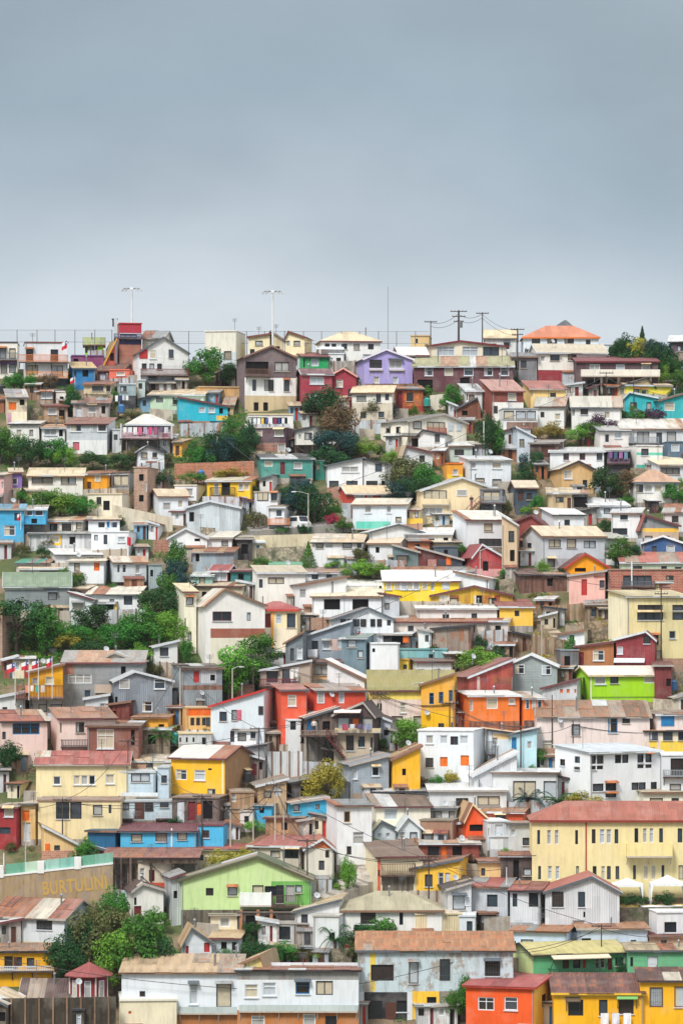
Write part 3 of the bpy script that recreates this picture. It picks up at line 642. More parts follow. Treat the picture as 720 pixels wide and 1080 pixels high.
H(218,271,503,507,532,'f','F4C636/s/.2','C8BC9C/v/.3',"bright yellow house with black balcony grille",'509-517C5:254;509-517C5:260;509-522C5:228;509-522o9:238','bal:222,248,514,524,black,.7')
H(268,299,513,519,554,'p','E6EAEE/s/.25','B8A898/v/.3',"white house stepping down right of the yellow house",'519-528V12:277;520-528d9:290')
H(283,304,531,535,564,'f','DDE2E6/s/.25','B0987C/v/.4',"small white house with orange balcony rail",'537-545w7:294','bal:284,306,547,554,E08A50/p/.4,.8')
H(345,385,483,491,520,'l','E4E8EC/s/.2','D8DADA/v/.2',"white stepped house left block with window strip",'492-498C18:369;507-514k10:352;507-514k12:371')
H(383,413,484,489,520,'m','E4E8EC/h/.15','C4C8CA/v/.2',"white stepped house right block with sloping eave",'489-497d7:399;507-514k12:392;507-514o8:406')
H(366,417,512,520,538,'r','C5483C/s/.25','E0C08C/v/.3',"red house with tan roof and white windows",'521-528C11:379;521-528C6:390;521-528d12:407','',side=-10)
H(372,434,526,532,564,'f','DCE2E8/s/.2','DCCFB2/v/.2',"pale grey house with turquoise parapet",'533-541C7:388;533-541C5:410;545-550d6:420','wbal:376,411,550,558,=66C8B4,.6')
H(430,493,435,444,480,'g','EEE8D8/s/.2','8C8A84/v/.3',"big cream house with recessed balcony and white side",'444-452d9:440;444-455V19:460;444-453W6:476;444-453W6:485;449-456d5:420;450-457d4:410;462-471k12:440','bal:450,470,450,456,B86A60,.4;bal:420,444,457,460,dgrey,.9',side=-28,ap=468)
H(441,476,453,458,482,'g','E4E6E8/h/.15','9A9A98/v/.3',"white gabled annex in front of the big cream house",'458-466d5:461',ap=446)
H(474,498,466,470,486,'f','B8C8C0/s/.3','D8DCD4/v/.3',"pale green roofed porch right of the white annex",'474-480k10:484',name='porch')
H(418,456,470,477,502,'g','DFE4E6/h/.2','D9BC90/v/.4',"white cottage with tan roof above an olive tree",'480-487d6:445;480-486C4:430',ap=424)
H(486,539,481,485,517,'f','E2E8EE/s/.2','C8CCD0/v/.2',"white two storey house with lavender tint by a tall pole",'487-494C10:497;487-494C10:524;505-511d10:524;504-508V10:506')
H(467,488,486,489,510,'p','EAA23C/s/.3','orange',"orange block with yellow base left of the white two storey house",'495-501C6:480','band:467,489,500,510,F2C842')
H(444,528,503,517,551,'g','EFDCB4/s/.2','B4B0A8/v/.3',"big cream gabled house with glazed balcony",'517-530V24:459;516-523C11:487;535-543C22:456;520-528d3:438','wbal:445,473,526,532,=EAD8B0,.4;stair:508,486,526,546,wood',side=-11,ap=487)
H(506,535,513,516,548,'p','7C8088/s/.4','8A8480/v/.4',"grey house with glass balcony right of the cream gable",'518-528V18:518;533-542k12:516','bal:506,533,524,531,grey,.9')
H(415,448,533,538,560,'f','EAD8AE/s/.3','C9B494/v/.4',"cream house with yellow parapet below the cream gable",'539-546d9:427;538-546d7:441','wbal:415,446,547,553,=F2C24A,.5')
# third row right
H(541,563,451,460,486,'m','C8D4DE/s/.25','B8C0C6/v/.3',"blue grey cottage with sloping roof by the garage",'463-470d5:550')
H(559,596,464,467,492,'f','6A5650/w/.4','A89C94/v/.4',"dark brown plank garage",'470-482D14:578',name='garage')
H(580,641,472,476,500,'f','E6EAEC/s/.15','C8CACA/v/.3',"long white house with three brown windows",'478-485c6:597,614;478-485k6:632','')
H(592,626,486,494,523,'g','D8B27C/s/.3','D2C0A0/v/.3',"tan gabled house with one white window",'496-505w9:599;506-514d5:617',ap=610,side=-10)
H(633,664,449,454,480,'r','E0DCD8/s/.2','BFBDB8/v/.3',"white house with slanting eaves beside purple bush",'455-462C8:652;458-466d4:640',side=-9)
H(655,735,442,452,476,'f','D4D6D6/s/.25','DCD8CE/v/.3',"long white flat roofed house below the turquoise pair",'455-468V13:678;456-467d6:695;455-467V10:708','bal:662,694,461,468,grey,.9')
H(640,666,472,475,500,'f','55505A/s/.4','C0B8B0/v/.4',"dark porch with purple laundry between white houses",'477-488o18:653','bal:640,664,484,489,mauve,.6',name='porch')
H(664,699,467,470,500,'p','E6E4E0/s/.25','white',"white house with painted turquoise stripes",'473-480k8:680','band:664,699,477,480,5CC8B0;band:664,699,490,494,5CB8A8')
H(697,735,462,466,490,'p','5A7084/s/.3','6A7C8C/v/.3',"slate blue flat house with white window at the right edge",'468-476C9:712')
H(686,732,482,490,512,'f','DCE0E6/s/.2','E6D0A2/v/.2',"white house with beige fascia and dark window strip",'493-500V22:706')
H(665,716,496,508,534,'h','E6E4DE/h/.2','E2A878/v/.3',"white bay house with orange tan hipped roof",'511-519d8:674;511-519C8:684,694;511-519d7:705','')
H(540,566,507,514,542,'r','4C5A68/h/.4','DCC8A4/v/.3',"dark slate shack with pale tan roof",'518-528D6:549;520-527d6:558',name='shack')
H(578,603,515,520,549,'f','C8B08A/w/.4','D2BE98/v/.4',"tan hut with pale eave on the slope",'524-530d8:590;525-540D4:600',name='hut')
H(600,624,517,520,549,'f','6A6A6C/w/.4','DCD0B4/v/.3',"dark carport with tan roof beside the tan hut",'524-535o14:612',name='carport')
H(535,583,543,553,580,'g','8E4A48/h/.4','8C444C/v/.4',"house with broad maroon roof",'556-563d6:560',ap=560)
H(576,616,536,543,572,'f','DCE2E8/s/.2','DCDEDE/v/.2',"white roofed low house right of the maroon roof",'548-554d6:598')
H(614,663,525,533,552,'f','E0E6EA/s/.2','E0E2E2/v/.2',"low white house with white metal roof on the right slope",'536-542d7:640;536-543C6:625')
H(645,682,536,541,572,'f','E6E8EA/s/.2','D0D2D2/v/.2',"white house with wide dark windows near the dormer house",'543-548k8:658;557-564k19:652','')
H(668,716,543,554,578,'g','8C8E90/h/.3','C85C44/v/.3',"grey dormer house with red roof and yellow band",'546-551d4:680;565-572d8:684;565-572d7:703','band:668,717,557,561,F0BE4A;band:668,717,561,578,C0A890',ap=680)
H(700,735,532,540,566,'f','D6D6D6/s/.3','B8B4AC/v/.4',"pale grey house at the right edge above the dormer",'544-551d7:712')
# middle rows
H(-10,25,532,537,578,'f','4FB2E0/h/.2','6CB8DC/v/.2',"bright sky blue house with white window at the left edge",'554-565w12:10;541-549d6:18','')
H(24,48,533,537,576,'f','52AEDC/h/.2','B0A290/v/.4',"sky blue upper room with white windows on dark stilts",'538-544w9:30;538-544w9:41;547-552o6:36',stilt=553)
H(48,96,543,549,566,'f','D8D2C8/s/.3','D8BC94/v/.4',"long low house with tan roof right of the blue house",'551-558V10:85;552-560k10:70;552-560d8:56')
H(93,126,544,548,568,'f','E6EAEE/s/.15','DCC69C/v/.4',"white house with blue framed windows at the stone bank",'550-557w8:107;550-557w8:120;550-557B3:114')
H(27,97,560,563,580,'f','C8CACC/w/.4','B4B2AA/v/.4',"grey board terrace house with yellow cloth on its front",'566-574o6:76','band:56,64,560,575,F5BE1E')
H(96,142,558,561,588,'p','E6EAEE/s/.15','white',"white cube house with a red flag",'564-574k4:111;566-572C8:128;564-570d4:101')
H(48,106,579,585,604,'f','D8DADA/s/.3','E0DFDA/v/.3',"low white roofed house below the white cube house",'589-595d6:80;588-596k5:96')
H(17,54,590,594,610,'f','C8C4B8/s/.3','35B08A/p/.3',"low shed with green tarpaulin roof",'598-604d6:30',name='shed')
H(20,66,595,600,618,'f','D8C8B4/s/.4','DCBE96/v/.4',"tan roofed low house with brown garage door",'602-612D22:52;602-610W10:30')
H(72,113,589,592,620,'f','E2E8EC/s/.2','DCCCAA/v/.3',"white house with brown shutters under a tan eave",'594-602d6:81;593-602S6:102')
H(112,154,587,593,624,'r','CBD4D8/h/.2','E0C6A0/v/.3',"pale grey house with three slim windows on stilts",'595-604w3:125;595-604w4:131;595-605C5:145','',stilt=614)
H(153,171,593,596,622,'p','A0B0B4/v/.4','grey',"blue grey sheet annex with a small dish",'601-608o3:160',name='annex')
H(0,73,604,618,652,'r','8C9698/h/.25','83A37C/v/.3',"grey house with faded green roof and white gable",'625-633V9:55;634-642o6:20','band:-1,45,612,622,E4E6E2')
H(66,98,617,621,638,'f','A08A7C/s/.4','DCC4A0/v/.4',"small tan roofed hut behind the garages",'624-630o8:82',name='hut')
H(73,103,625,632,660,'m','DDE3E6/s/.2','D2D4D2/v/.3',"white garage with sloping roof left of the blue windowed one",'636-644C12:82','',name='garage')
H(100,125,632,636,656,'f','98A69C/s/.3','9A958C/v/.4',"grey green garage with yellow post",'638-650o16:112','col:122,636,656,E8C050,.25',name='garage')
H(92,146,619,627,652,'f','E2E6E8/s/.2','DCD2BC/v/.3',"white house with large blue window above the ravine",'628-638k9:135;632-640d5:118')
H(146,161,622,625,640,'p','D8C0A0/s/.4','tan',"small tan shed at the edge of the ravine trees",'628-634d4:153',name='shed')
H(196,253,528,535,562,'g','C9D2D8/v/.3','A04A4C/v/.3',"corrugated white shed with low gable",'540-550o5:202',ap=221,name='shed')
H(178,222,557,567,592,'g','E8ECEE/s/.15','B8BCBE/v/.2',"white gabled house with low pitch above the rusty roof",'568-571o6:208;572-579C6:190',ap=196)
H(218,251,561,567,592,'f','E2E6E8/s/.2','E2DAC4/v/.3',"white flat house with one grey window by dark shed",'570-576V7:237')
H(250,266,565,568,592,'f','4A4648/w/.4','6A6664/v/.4',"dark plank shed right of the white flat house",'574-584o7:258',name='shed')
H(203,253,574,582,606,'f','A3B2BC/v/.6','C99A5E/v/.7',"corrugated blue grey shed with rusty tan roof",'584-592o4:208',name='shed')
H(222,244,596,602,622,'r','D98A80/s/.3','C04C44/v/.3',"pink hut with red roof and grille",'603-612C17:233',name='hut')
H(243,264,600,602,622,'f','3C7878/s/.3','B88A80/v/.4',"dark teal shed right of the pink hut",'605-612o6:254',name='shed')
H(203,224,604,607,626,'f','8CB4AE/s/.3','C8D0C8/v/.4',"pale teal hut left of the pink hut",'609-616d6:213',name='hut')
H(283,317,591,596,612,'f','BCD4C4/s/.3','5CC090/p/.25',"low shed with mint green roof below the stone bank",'601-606o8:300',name='shed')
WALL(232,332,566,563,582,'D2C6A8/s/.5',"pale concrete road wall below the parked white van")
WALL(118,182,532,546,560,'CCC4B0/s/.5',"pale stepped bank wall beneath the brick tower")
WALL(270,322,578,576,600,'A89C88/r/.6',"old grey stone bank wall under the road")
WALL(316,384,566,570,578,'C9C0A8/s/.5',"pale roadside wall above the tan roofed white house")
H(329,386,564,572,602,'f','E4E6EA/s/.15','DDBF92/v/.4',"white house with tan roof and band of windows",'573-578V8:337;573-578C8:347;573-578V10:366;573-578d5:379','')
H(380,446,553,561,584,'g','E2E6E8/s/.2','D0D2D0/v/.2',"white low gable house with dark edged roof",'566-572o6:436;568-574d6:400',ap=420,fas='dgrey')
H(428,480,557,563,582,'f','E6E4DE/s/.2','E6E6E2/v/.2',"white roofed house below the cream gabled house",'568-574d6:455;567-572o5:470')
H(388,428,565,573,598,'f','E2E6EA/s/.2','DCC29C/v/.3',"white house with tan flat roof and blank wall",'577-583o4:398')
H(427,453,566,571,588,'f','C98058/s/.4','B0623C/v/.7',"terracotta roofed shed above dark corrugated sheds",'574-579o5:440',name='shed')
H(453,485,567,572,588,'f','DCC8A2/s/.3','E0D0AC/v/.3',"tan low shed right of the terracotta shed",'576-582o6:470',name='shed')
H(480,538,539,548,584,'f','E0E6EC/s/.2','E2DDCC/v/.2',"white garage house with pale roof and dark garage door",'552-560V9:515;568-576k24:517;555-575W8:487','')
H(529,549,543,553,610,'m','CBB394/s/.4','9C5A52/v/.4',"tall tan house side with maroon eave beside the red dome roof",'560-572d6:539;580-592o5:540')
H(491,529,574,586,610,'g','B8484C/v/.2','B8444A/v/.2',"barrel shaped red roof house with pink front",'592-602o6:512','band:490,530,600,610,E0A0A0',ap=508)
H(411,441,575,582,604,'m','6C8284/v/.4','DCCCA0/v/.3',"grey green boarded shed with tan roof",'586-597V12:424',name='shed')
H(440,491,577,590,604,'m','6A3A3C/v/.6','8A4640/v/.6',"long dark red corrugated shed with peeling panels",'586-596S5:473','band:451,460,575,599,C49088/v/.6;band:462,492,577,602,4A4C58/v/.4',name='shed')
H(457,486,574,577,592,'p','5A6874/v/.3','slate',"slate grey panel shed above the long dark red shed",'580-586o4:470',name='shed')
H(415,498,596,602,616,'f','C8BCA4/s/.4','C08058/v/.7',"low house with rusty tan roof behind the bright yellow house",'605-610o6:440')
H(405,484,602,613,642,'f','F6D62E/s/.15','EDECE8/v/.15',"bright yellow house with white roof and blue windows",'613-622C6:410;613-622C7:419,426;613-622C7:432,439;613-622C6:448;614-623C4:456;613-622W8:470','')
H(397,406,605,613,640,'p','E4E8E8/s/.2','white',"white end wall strip left of the bright yellow house",'618-624d3:401',name='annex')
H(480,524,603,610,640,'m','DCE2E8/s/.2','E6E6E4/v/.2',"white sloping roof house right of the bright yellow house",'618-625d5:500')
H(455,541,618,628,646,'g','D2A83C/v/.5','C8B898/v/.4',"patchwork corrugated house of yellow white and rust panels",'628-636o6:505','band:463,474,618,643,D8D4C8/v/.5;band:474,484,618,643,A0643C/v/.7;band:500,508,622,643,D0D0CC/v/.5;band:508,520,622,643,C8883C/v/.7;band:521,527,620,643,A0482C/v/.6',ap=500)
H(440,524,637,642,666,'f','E6E6E4/s/.2','E6E2D8/v/.2',"long low white house below the patchwork house",'648-654d7:470;647-655d6:500')
H(411,512,650,656,680,'f','E2D6CC/s/.3','B87850/v/.7',"long pale house with rusty tan roof",'660-666d6:433;660-667C6:470;660-667d5:498')
H(510,542,648,655,676,'f','C8C0B8/s/.4','A85840/v/.6',"low house with red rust roof beside the path",'660-666o6:525')
H(523,562,633,640,666,'f','F2C452/s/.2','B05A4C/v/.4',"yellow orange house with rusty red roof by the path",'644-650d5:545;655-664W8:532')
H(329,402,620,629,662,'f','E6EAEC/s/.15','E2D4AE/v/.25',"white house with tan roof and two dark openings",'632-643o17:350;632-643o17:380')
H(398,421,626,629,660,'m','C6CCD2/v/.25','9A9690/v/.3',"grey side annex of the tan roofed white house",'636-643d5:408',name='annex')
H(345,415,641,653,690,'g','E8ECF0/h/.12','8A8A8C/v/.25',"white gabled house with long row of windows",'653-661k6:362,369,376,383;653-661k5:393,400;654-660d4:410',ap=388,fas='dgrey')
H(366,402,612,618,634,'f','E2E4E4/s/.2','E8E4DA/v/.2',"small white roofed shed above the tan roofed white house",'621-627S6:378',name='shed')
H(541,600,600,606,625,'f','7A5A50/w/.5','8A6A60/v/.5',"dark plank shack under the orange gable house",'610-618o6:580',name='shack')
H(572,639,555,565,606,'r','CBD1D8/s/.15','DCC69C/v/.25',"big pale grey house with tan roof",'569-577V13:585;570-578V13:623;572-580d4:560','band:572,640,589,606,B0B0B4/s/.3',side=-18)
H(638,660,562,568,592,'f','C0D0C4/s/.3','B8B8A8/v/.3',"small pale green annex right of the big pale grey house",'574-581d5:650',name='annex')
H(678,724,565,572,592,'g','3A5C8C/s/.2','D2D6DA/v/.2',"navy blue gabled house with white edged roof",'575-583C9:707;576-583d5:690',ap=699,fas='white')
H(590,642,584,598,616,'g','F0A21E/s/.2','8C4A40/v/.4',"orange gabled hut with dark red roof",'599-603o12:612',ap=617,fas='redroof')
H(655,735,583,593,618,'f','BCD0B8/s/.25','D9684A/v/.25',"pale green house with long orange red roof",'597-604k10:672;597-604d6:700;598-604d7:715','col:666,594,618,lgrey,.3',side=0)
H(600,642,602,607,642,'l','EBB8AC/s/.25','C87868/v/.4',"pink house with red door and window grille",'611-628R6:616;612-620d8:636','band:626,643,601,610,B86458/k/.4')
H(641,735,598,601,640,'p','B86450/k/.35','A08474',"red brick terrace house with dark balcony",'607-618k30:672;607-612d8:706','bal:655,690,613,619,dgrey,.7')
H(682,735,610,614,640,'f','E8DC9C/s/.2','F0D468/v/.2',"pale house with yellow fascia behind the big yellow house",'619-626k12:704;619-626k8:722')
H(661,728,623,629,704,'f','EADCA6/s/.25','DCC888/v/.3',"large pale yellow house with black window bands",'638-644k27:686;646-654k28:686;638-644k12:716;646-654k12:716;670-680d10:690','',side=-15,sd='F0E8C8/s/.3')
H(191,207,616,624,690,'f','EDE8D2/s/.3','E2CC94/v/.3',"tall cream house side behind the white gable",'630-638d8:200;652-662d4:194;667-676d4:200')
H(217,279,621,638,706,'g','ECEAE6/s/.1','D6D0C4/v/.3',"tall white gabled house with brown band and shuttered window",'645-655c20:234;646-655d4:262','band:222,279,663,673,A0604E/s/.3;band:222,279,673,706,E6E0CC/s/.4',ap=237,side=-15)
H(265,317,635,643,690,'h','F0DFB4/s/.2','C8443C/v/.25',"cream house with red roof and orange pillars",'647-662M9:281;647-662d9:307;648-658C6:294','col:270,643,690,F0A850,.3;col:287,643,690,F0A850,.3;band:264,318,662,690,E8DCC4/s/.4',fas='C8443C')
H(192,264,612,618,636,'f','C8BCA4/s/.4','D6C29A/v/.5',"house with wide tan roof behind the tall white gable",'624-630o5:215;624-630o5:245')
H(272,322,597,604,642,'f','EDEBE4/s/.15','C8B896/v/.3',"white house with tan roof and bay window at the bank",'609-616V17:291;611-620d4:275',side=-7)
H(316,366,598,604,624,'f','E2E6E8/s/.2','B8907C/v/.4',"pale house with brown eave right of the bay window house",'606-611d7:332;606-611d6:347')
H(303,366,608,617,655,'l','E8EAEC/s/.15','8A7A70/v/.3',"white house with sloping brown roofline and grey window",'621-631C8:319;623-630d3:307')
H(0,3,640,642,700,'p','oldbrick/k','brick',"thin brick sliver at the left edge",'650-655o1:1',name='chimney_stack',cat='chimney')
H(323,376,655,670,702,'l','8E9BA8/h/.25','6A6E74/v/.3',"blue grey house with dark sloping roof and white box balcony",'676-685d7:332;676-685C8:344;675-683C5:358','wbal:325,335,685,693,=E2E6EC,.5;band:345,360,674,686,C8B0A8')
H(301,324,667,678,712,'l','7A848C/v/.3','A8A49C/v/.4',"grey sloped annex left of the blue grey house",'683-695C6:316;684-697d4:308')
H(274,327,697,707,742,'l','B8A898/s/.4','6A5A56/v/.4',"veranda house with dark roof and dark red balcony",'708-720k12:287;706-722k9:302;704-718C8:311','bal:274,312,716,724,7A3440/p/.3,.9')
H(325,360,695,699,722,'f','EFC08C/s/.25','8A5E50/v/.4',"peach house with white window under a brown roof",'701-712V16:339;702-712d4:354')
H(360,392,668,673,712,'f','6E8490/s/.3','8EA39A/v/.4',"teal grey house with green roof under the white gabled house",'675-683V10:371;686-694d6:380')
H(380,444,663,669,690,'f','3E3A40/s/.4','B8B4AE/v/.3',"low dark house with pale flat roof and lamps",'671-680o14:420;671-680V14:397;671-678S6:428','')
H(441,458,663,666,690,'m','E6E6E4/s/.2','white',"narrow white wall house left of the rusty shed",'670-677d4:450')
H(456,506,660,663,692,'l','9C8C80/v/.75','A8988A/v/.5',"large rusty corrugated shed",'668-676o1:460','band:494,507,660,692,8A5A48/v/.8',name='shed')
H(388,421,676,679,722,'p','E2E6EA/s/.15','white',"tall blank white box house",'684-688o3:394','')
H(420,471,682,685,704,'p','7FB4B8/s/.3','74A8AC/v/.3',"house top with faded turquoise wall",'690-696o6:455')
H(430,477,692,698,720,'f','E2E4E8/s/.2','8C6C5C/v/.4',"white house with brown roof and vents above the olive roof",'706-709k7:444;706-709k8:461')
H(420,433,693,696,716,'p','E2C250/s/.3','ochre',"small yellow block beside the brown roofed white house",'701-706d4:427',name='annex')
H(390,480,708,728,774,'f','F3D868/s/.2','A79A2E/v/.25',"long yellow house with olive roof over a white lower wall",'742-750d5:400;742-752C6:425','band:389,481,738,774,E6D2C8/s/.4')
H(444,484,711,722,778,'l','E8AA3C/s/.3','C89A4C/v/.3',"ochre tall house with three blue windows",'731-743b5:455;730-742b5:465;728-740b6:476;763-772k6:465;762-772k5:478','band:443,485,750,778,F2BC1E/s/.3;dish:450,752')
H(483,541,696,714,750,'l','B0504C/v/.6','A8605A/v/.5',"rusty red corrugated house with sloping roof",'716-724o6:491','band:503,506,700,732,E0C8C0/v/.4;band:521,541,705,722,9A5A4C/v/.9')
H(484,548,729,734,784,'f','E67A34/s/.35','D8D8D4/v/.25',"bright orange house with white eave and white framed window",'738-750w7:495;736-748w12:519;737-743C7:540','band:483,549,761,784,9A6048/w/.6',fas='white')
H(547,574,730,737,782,'f','EA7A30/s/.2','C8C4BC/v/.3',"orange house block with three slim windows",'737-748w4:556,563;736-747w5:569','band:546,575,760,782,6A4A42/w/.5')
H(345,391,697,716,750,'m','E6E8EA/s/.15','EAEAE8/v/.15',"white sloping roof house between terracotta and olive houses",'722-730o6:376')
H(533,592,690,702,738,'g','9BA6A6/h/.2','DDE0E0/v/.15',"grey gabled house with white trim and two white windows",'701-711w10:548;702-712w10:576;702-708d4:538',ap=560,fas='white')
H(588,623,665,669,690,'l','DDE3E8/s/.15','C8CCCE/v/.2',"white hut with dark window above the brown cottage",'670-679k5:603',name='hut')
H(588,610,684,686,714,'p','6C7074/v/.5','grey',"grey sheet shed below the white hut",'692-702o6:598',name='shed')
H(608,652,677,682,712,'l','A87048/s/.35','C8B090/v/.5',"brown cottage with white framed window",'686-697w12:631;688-705M5:613')
H(650,700,666,674,716,'g','8C3A40/v/.25','9A4A48/v/.3',"maroon corrugated house with low gable",'671-679k7:682;682-690C6:654','awn:648,680,695,699,lgrey,.9',ap=681)
H(690,712,698,702,742,'f','7A3A3C/v/.4','8A4844/v/.4',"dark red shed right of the lime green house",'716-724o5:705',name='shed')
H(622,702,703,712,746,'r','A2D824/s/.15','E8DCC8/v/.15',"vivid lime green house with beige roof and white windows",'714-722C12:633;714-721d9:648;714-721C12:686;738-744k6:633','band:622,703,735,737,6E9A20;col:623,712,745,E6E6C8,.18',side=-12,fas='beige')
H(572,617,717,726,764,'l','CDD2D6/v/.3','9A9A98/v/.4',"white corrugated long shed left of the lime green house",'727-731S3:592,599,607',name='shed')
H(566,685,740,756,800,'f','E6D6D0/s/.35','B08058/v/.7',"pale pink long house with rusty tan roof",'764-776V9:607;757-773b10:646;757-763d8:660','dish:590,760')
H(682,735,750,754,800,'f','E6D8D4/s/.3','A89078/v/.5',"pale pink house with two blue windows at the right",'754-766b8:685;754-766B14:704','')
H(680,735,766,771,800,'f','F0E2C8/s/.2','E09A54/v/.3',"small orange eaved house with yellow base",'771-781d9:689;771-781d10:704;771-781d6:718','band:679,736,782,800,F5D24A/s/.2')
H(538,572,769,775,818,'l','B9DDE6/s/.25','C0CCD0/v/.3',"pale turquoise house beside the orange houses",'778-798B5:542;782-790C5:558')
# lower rows
H(24,66,701,709,760,'l','F2B01C/h/.15','B4B4B0/v/.3',"yellow house with brown balcony and flagpoles",'716-723C6:28;715-722C6:37;714-722C9:52;744-753C5:23;743-753V8:31;743-751V9:45;743-751V12:59','band:23,67,735,760,BDB9B0/s/.5;wbal:16,66,723,737,8A4C3C/w/.3,1.1')
H(-10,26,730,737,762,'l','DDE0E0/s/.3','C8C8C4/v/.3',"pale sloped house at the left edge below the flags",'744-754C6:20;746-752d5:5')
H(66,151,687,699,746,'f','8D9194/h/.25','A4A09A/v/.5',"long weathered grey house with window strip",'711-721C25:84;703-712o5:130','band:68,78,699,712,A07060/v/.6;wbal:100,118,722,730,=B8A898,.4')
H(100,151,688,698,735,'g','D8D6C8/h/.15','C8CCC8/v/.3',"pale green grey gable rising behind the long grey house",'697-700o7:130',ap=121)
H(112,181,708,718,766,'g','87909A/v/.2','C2C6C8/v/.2',"tall grey gabled house with white framed windows",'716-727w11:131;716-727w12:168;740-751w11:155;735-742o4:122',ap=142,fas='lgrey')
H(86,114,733,737,764,'l','D5DADC/s/.2','C8C8C4/v/.3',"small white sloped hut left of the tall grey gable",'742-748C6:108',name='hut')
H(114,142,740,743,774,'l','7A4038/w/.5','8A5048/v/.5',"dark red plank box shed in front of the grey gable",'750-760o4:120',name='shed')
H(140,182,752,757,785,'f','E8A83C/s/.3','C08A5C/v/.6',"orange walled low house with rusty roof and white cloth",'762-766C8:150;764-772o6:170')
H(156,187,676,682,706,'l','E0E2E0/s/.25','D6CCBA/v/.3',"small white house standing alone in the ravine trees",'684-690d4:161;683-692k9:173')
H(181,234,701,705,756,'f','98A4AC/v/.5','8A7A70/v/.4',"two storey grey corrugated house with red door",'708-720R6:207;709-715d5:190;712-718o5:224','band:212,228,705,721,C8CED4/v/.4;band:180,235,723,728,8A6A5C/w/.4;dish:212,731')
H(190,223,744,747,778,'p','E8BA78/s/.25','tan',"orange topped house with row of tan windows",'757-766y5:203,209,215;757-766d4:219','band:189,224,747,755,EA6A1C/s/.15')
H(183,224,771,774,800,'p','C8CCCC/s/.5','tanroof/v/.4',"weathered white basement house below the orange topped house",'778-783o2:190,197,204;778-790o4:215')
H(222,289,728,745,796,'l','D5DFE6/s/.2','C8403C/v/.3',"pale blue white house with long red roof",'751-761d8:235;749-760d6:247;749-760P5:252;745-754d7:276;771-783d5:245','',fas='C03838')
H(247,276,766,770,798,'f','E4E8EC/s/.15','8A7068/v/.3',"white box annex in front of the pale blue white house",'773-782V9:255;772-779d6:267',name='annex')
H(279,293,733,737,772,'p','A04840/v/.6','8A4A44/v/.4',"dark red corrugated strip house beside the terracotta house",'742-748o5:286',name='annex')
H(290,323,722,728,796,'f','E05E42/s/.2','C87868/v/.3',"terracotta orange house corner with white window",'733-745C9:308;764-774d6:294')
H(321,385,722,729,796,'f','D2503C/s/.2','A8968A/v/.4',"red house with dish and white windows beneath the peach house",'729-742C14:335;730-742C6:360','dish:349,733')
H(301,317,757,760,805,'p','E8EAEC/s/.15','white',"white box room jutting out above the balcony",'761-770d6:309',name='annex')
H(315,356,747,757,812,'l','7A6A62/w/.4','DCD6CA/v/.25',"wooden balcony house on tall dark stilts",'760-772B6:325;760-773V6:333;761-770o8:344','bal:316,354,770,776,9A8070/w/.4,1.2;stair:342,362,776,800,6A3434/p/.3',stilt=775)
H(352,403,741,754,812,'g','57484A/w/.35','5A4A4E/v/.35',"dark timber gabled house over a concrete base",'757-769V13:362;757-769V13:388;776-792k8:369;777-788k7:381;778-792k5:393;758-766S7:375','band:351,404,771,812,BCAE98/s/.5;wbal:354,402,768,772,=C8B898,.8;awn:353,381,749,752,DDD0C8,1.0',ap=383)
H(401,414,756,760,790,'m','B8C0D0/s/.4','5A4A4E/v/.3',"blue white tarp lined shack beside the dark timber house",'770-776o5:407',name='shack')
WALL(282,319,793,793,820,'D0D4D6/v/.3',"white corrugated sheet fence below the stilted balcony",'fence',th=.1,posts=4)
H(238,284,786,792,822,'l','B8BCC0/v/.35','A8A49C/v/.4',"grey roofed lean-to right of the pale blue white house",'797-806C10:264;800-812k5:275',name='shed')
H(258,282,795,800,824,'m','8A7C76/w/.5','9A8A80/v/.4',"dark plank lean-to behind the yellow gable house",'806-818M5:268;804-812o5:276',name='shed')
H(-10,49,750,761,812,'f','E8CDC4/s/.25','B86450/v/.6',"pale pink house with blue window band and red roof",'763-775b28:27;772-780d4:4','')
H(48,121,747,758,812,'f','EAD2C8/s/.2','C08A68/v/.6',"pink house with rusty roof and small dark balcony",'763-773V10:60;762-773d9:84','bal:64,92,780,788,4A4448/p/.3,1.1')
H(92,146,761,766,816,'f','8A5C50/h/.3','9A7A68/v/.4',"brown boarded bay house with white curtained window",'769-790C18:111;770-786o4:140')
H(145,184,765,769,795,'f','8C8070/w/.5','B0A48C/v/.5',"shaded plank shed behind the palm",'775-785o8:160',name='shed')
H(38,135,793,806,852,'r','EADBAC/s/.25','C85A48/v/.35',"long pale yellow house with red roof",'819-828w8:60;818-828w7:81,89;818-828w7:97;817-827C9:116','')
H(128,181,796,803,822,'f','EFE6C8/s/.2','DDBF8C/v/.4',"cream house with tan roof behind the pale blue house",'805-810d10:156')
H(127,167,811,815,852,'p','C6DAE6/h/.15','C0C8CC/v/.3',"pale blue box house with wide window",'816-825V20:148','bal:128,167,836,840,=D8DEE2,.5')
H(166,181,806,810,850,'p','C0D2DE/h/.2','B8C0C4/v/.3',"pale blue annex touching the orange yellow house",'818-826d6:173',name='annex')
H(40,127,842,845,892,'p','E8D6A8/s/.25','9A8070/v/.5',"pale yellow lower house with dark barred windows",'846-864k14:66;846-864k12:80;849-860V10:103;849-858d3:116','')
H(117,182,843,846,874,'p','BAD0D8/h/.2','A8B0B4/v/.3',"pale blue lower house with brown entrance panels",'847-855V14:129;845-864D10:147;845-856d9:157;845-852d9:173','bal:118,140,856,864,lgrey,.5;bal:164,181,856,864,lgrey,.5')
H(179,237,787,800,850,'r','F5BC2C/s/.12','D5D3CA/v/.25',"orange yellow house with pale roof and brown gable side",'813-824w12:190;813-824w12:210;811-813d4:221;815-826k5:258','col:235,800,846,EFE2B0,.2',side=29,sd='A98460/s/.4')
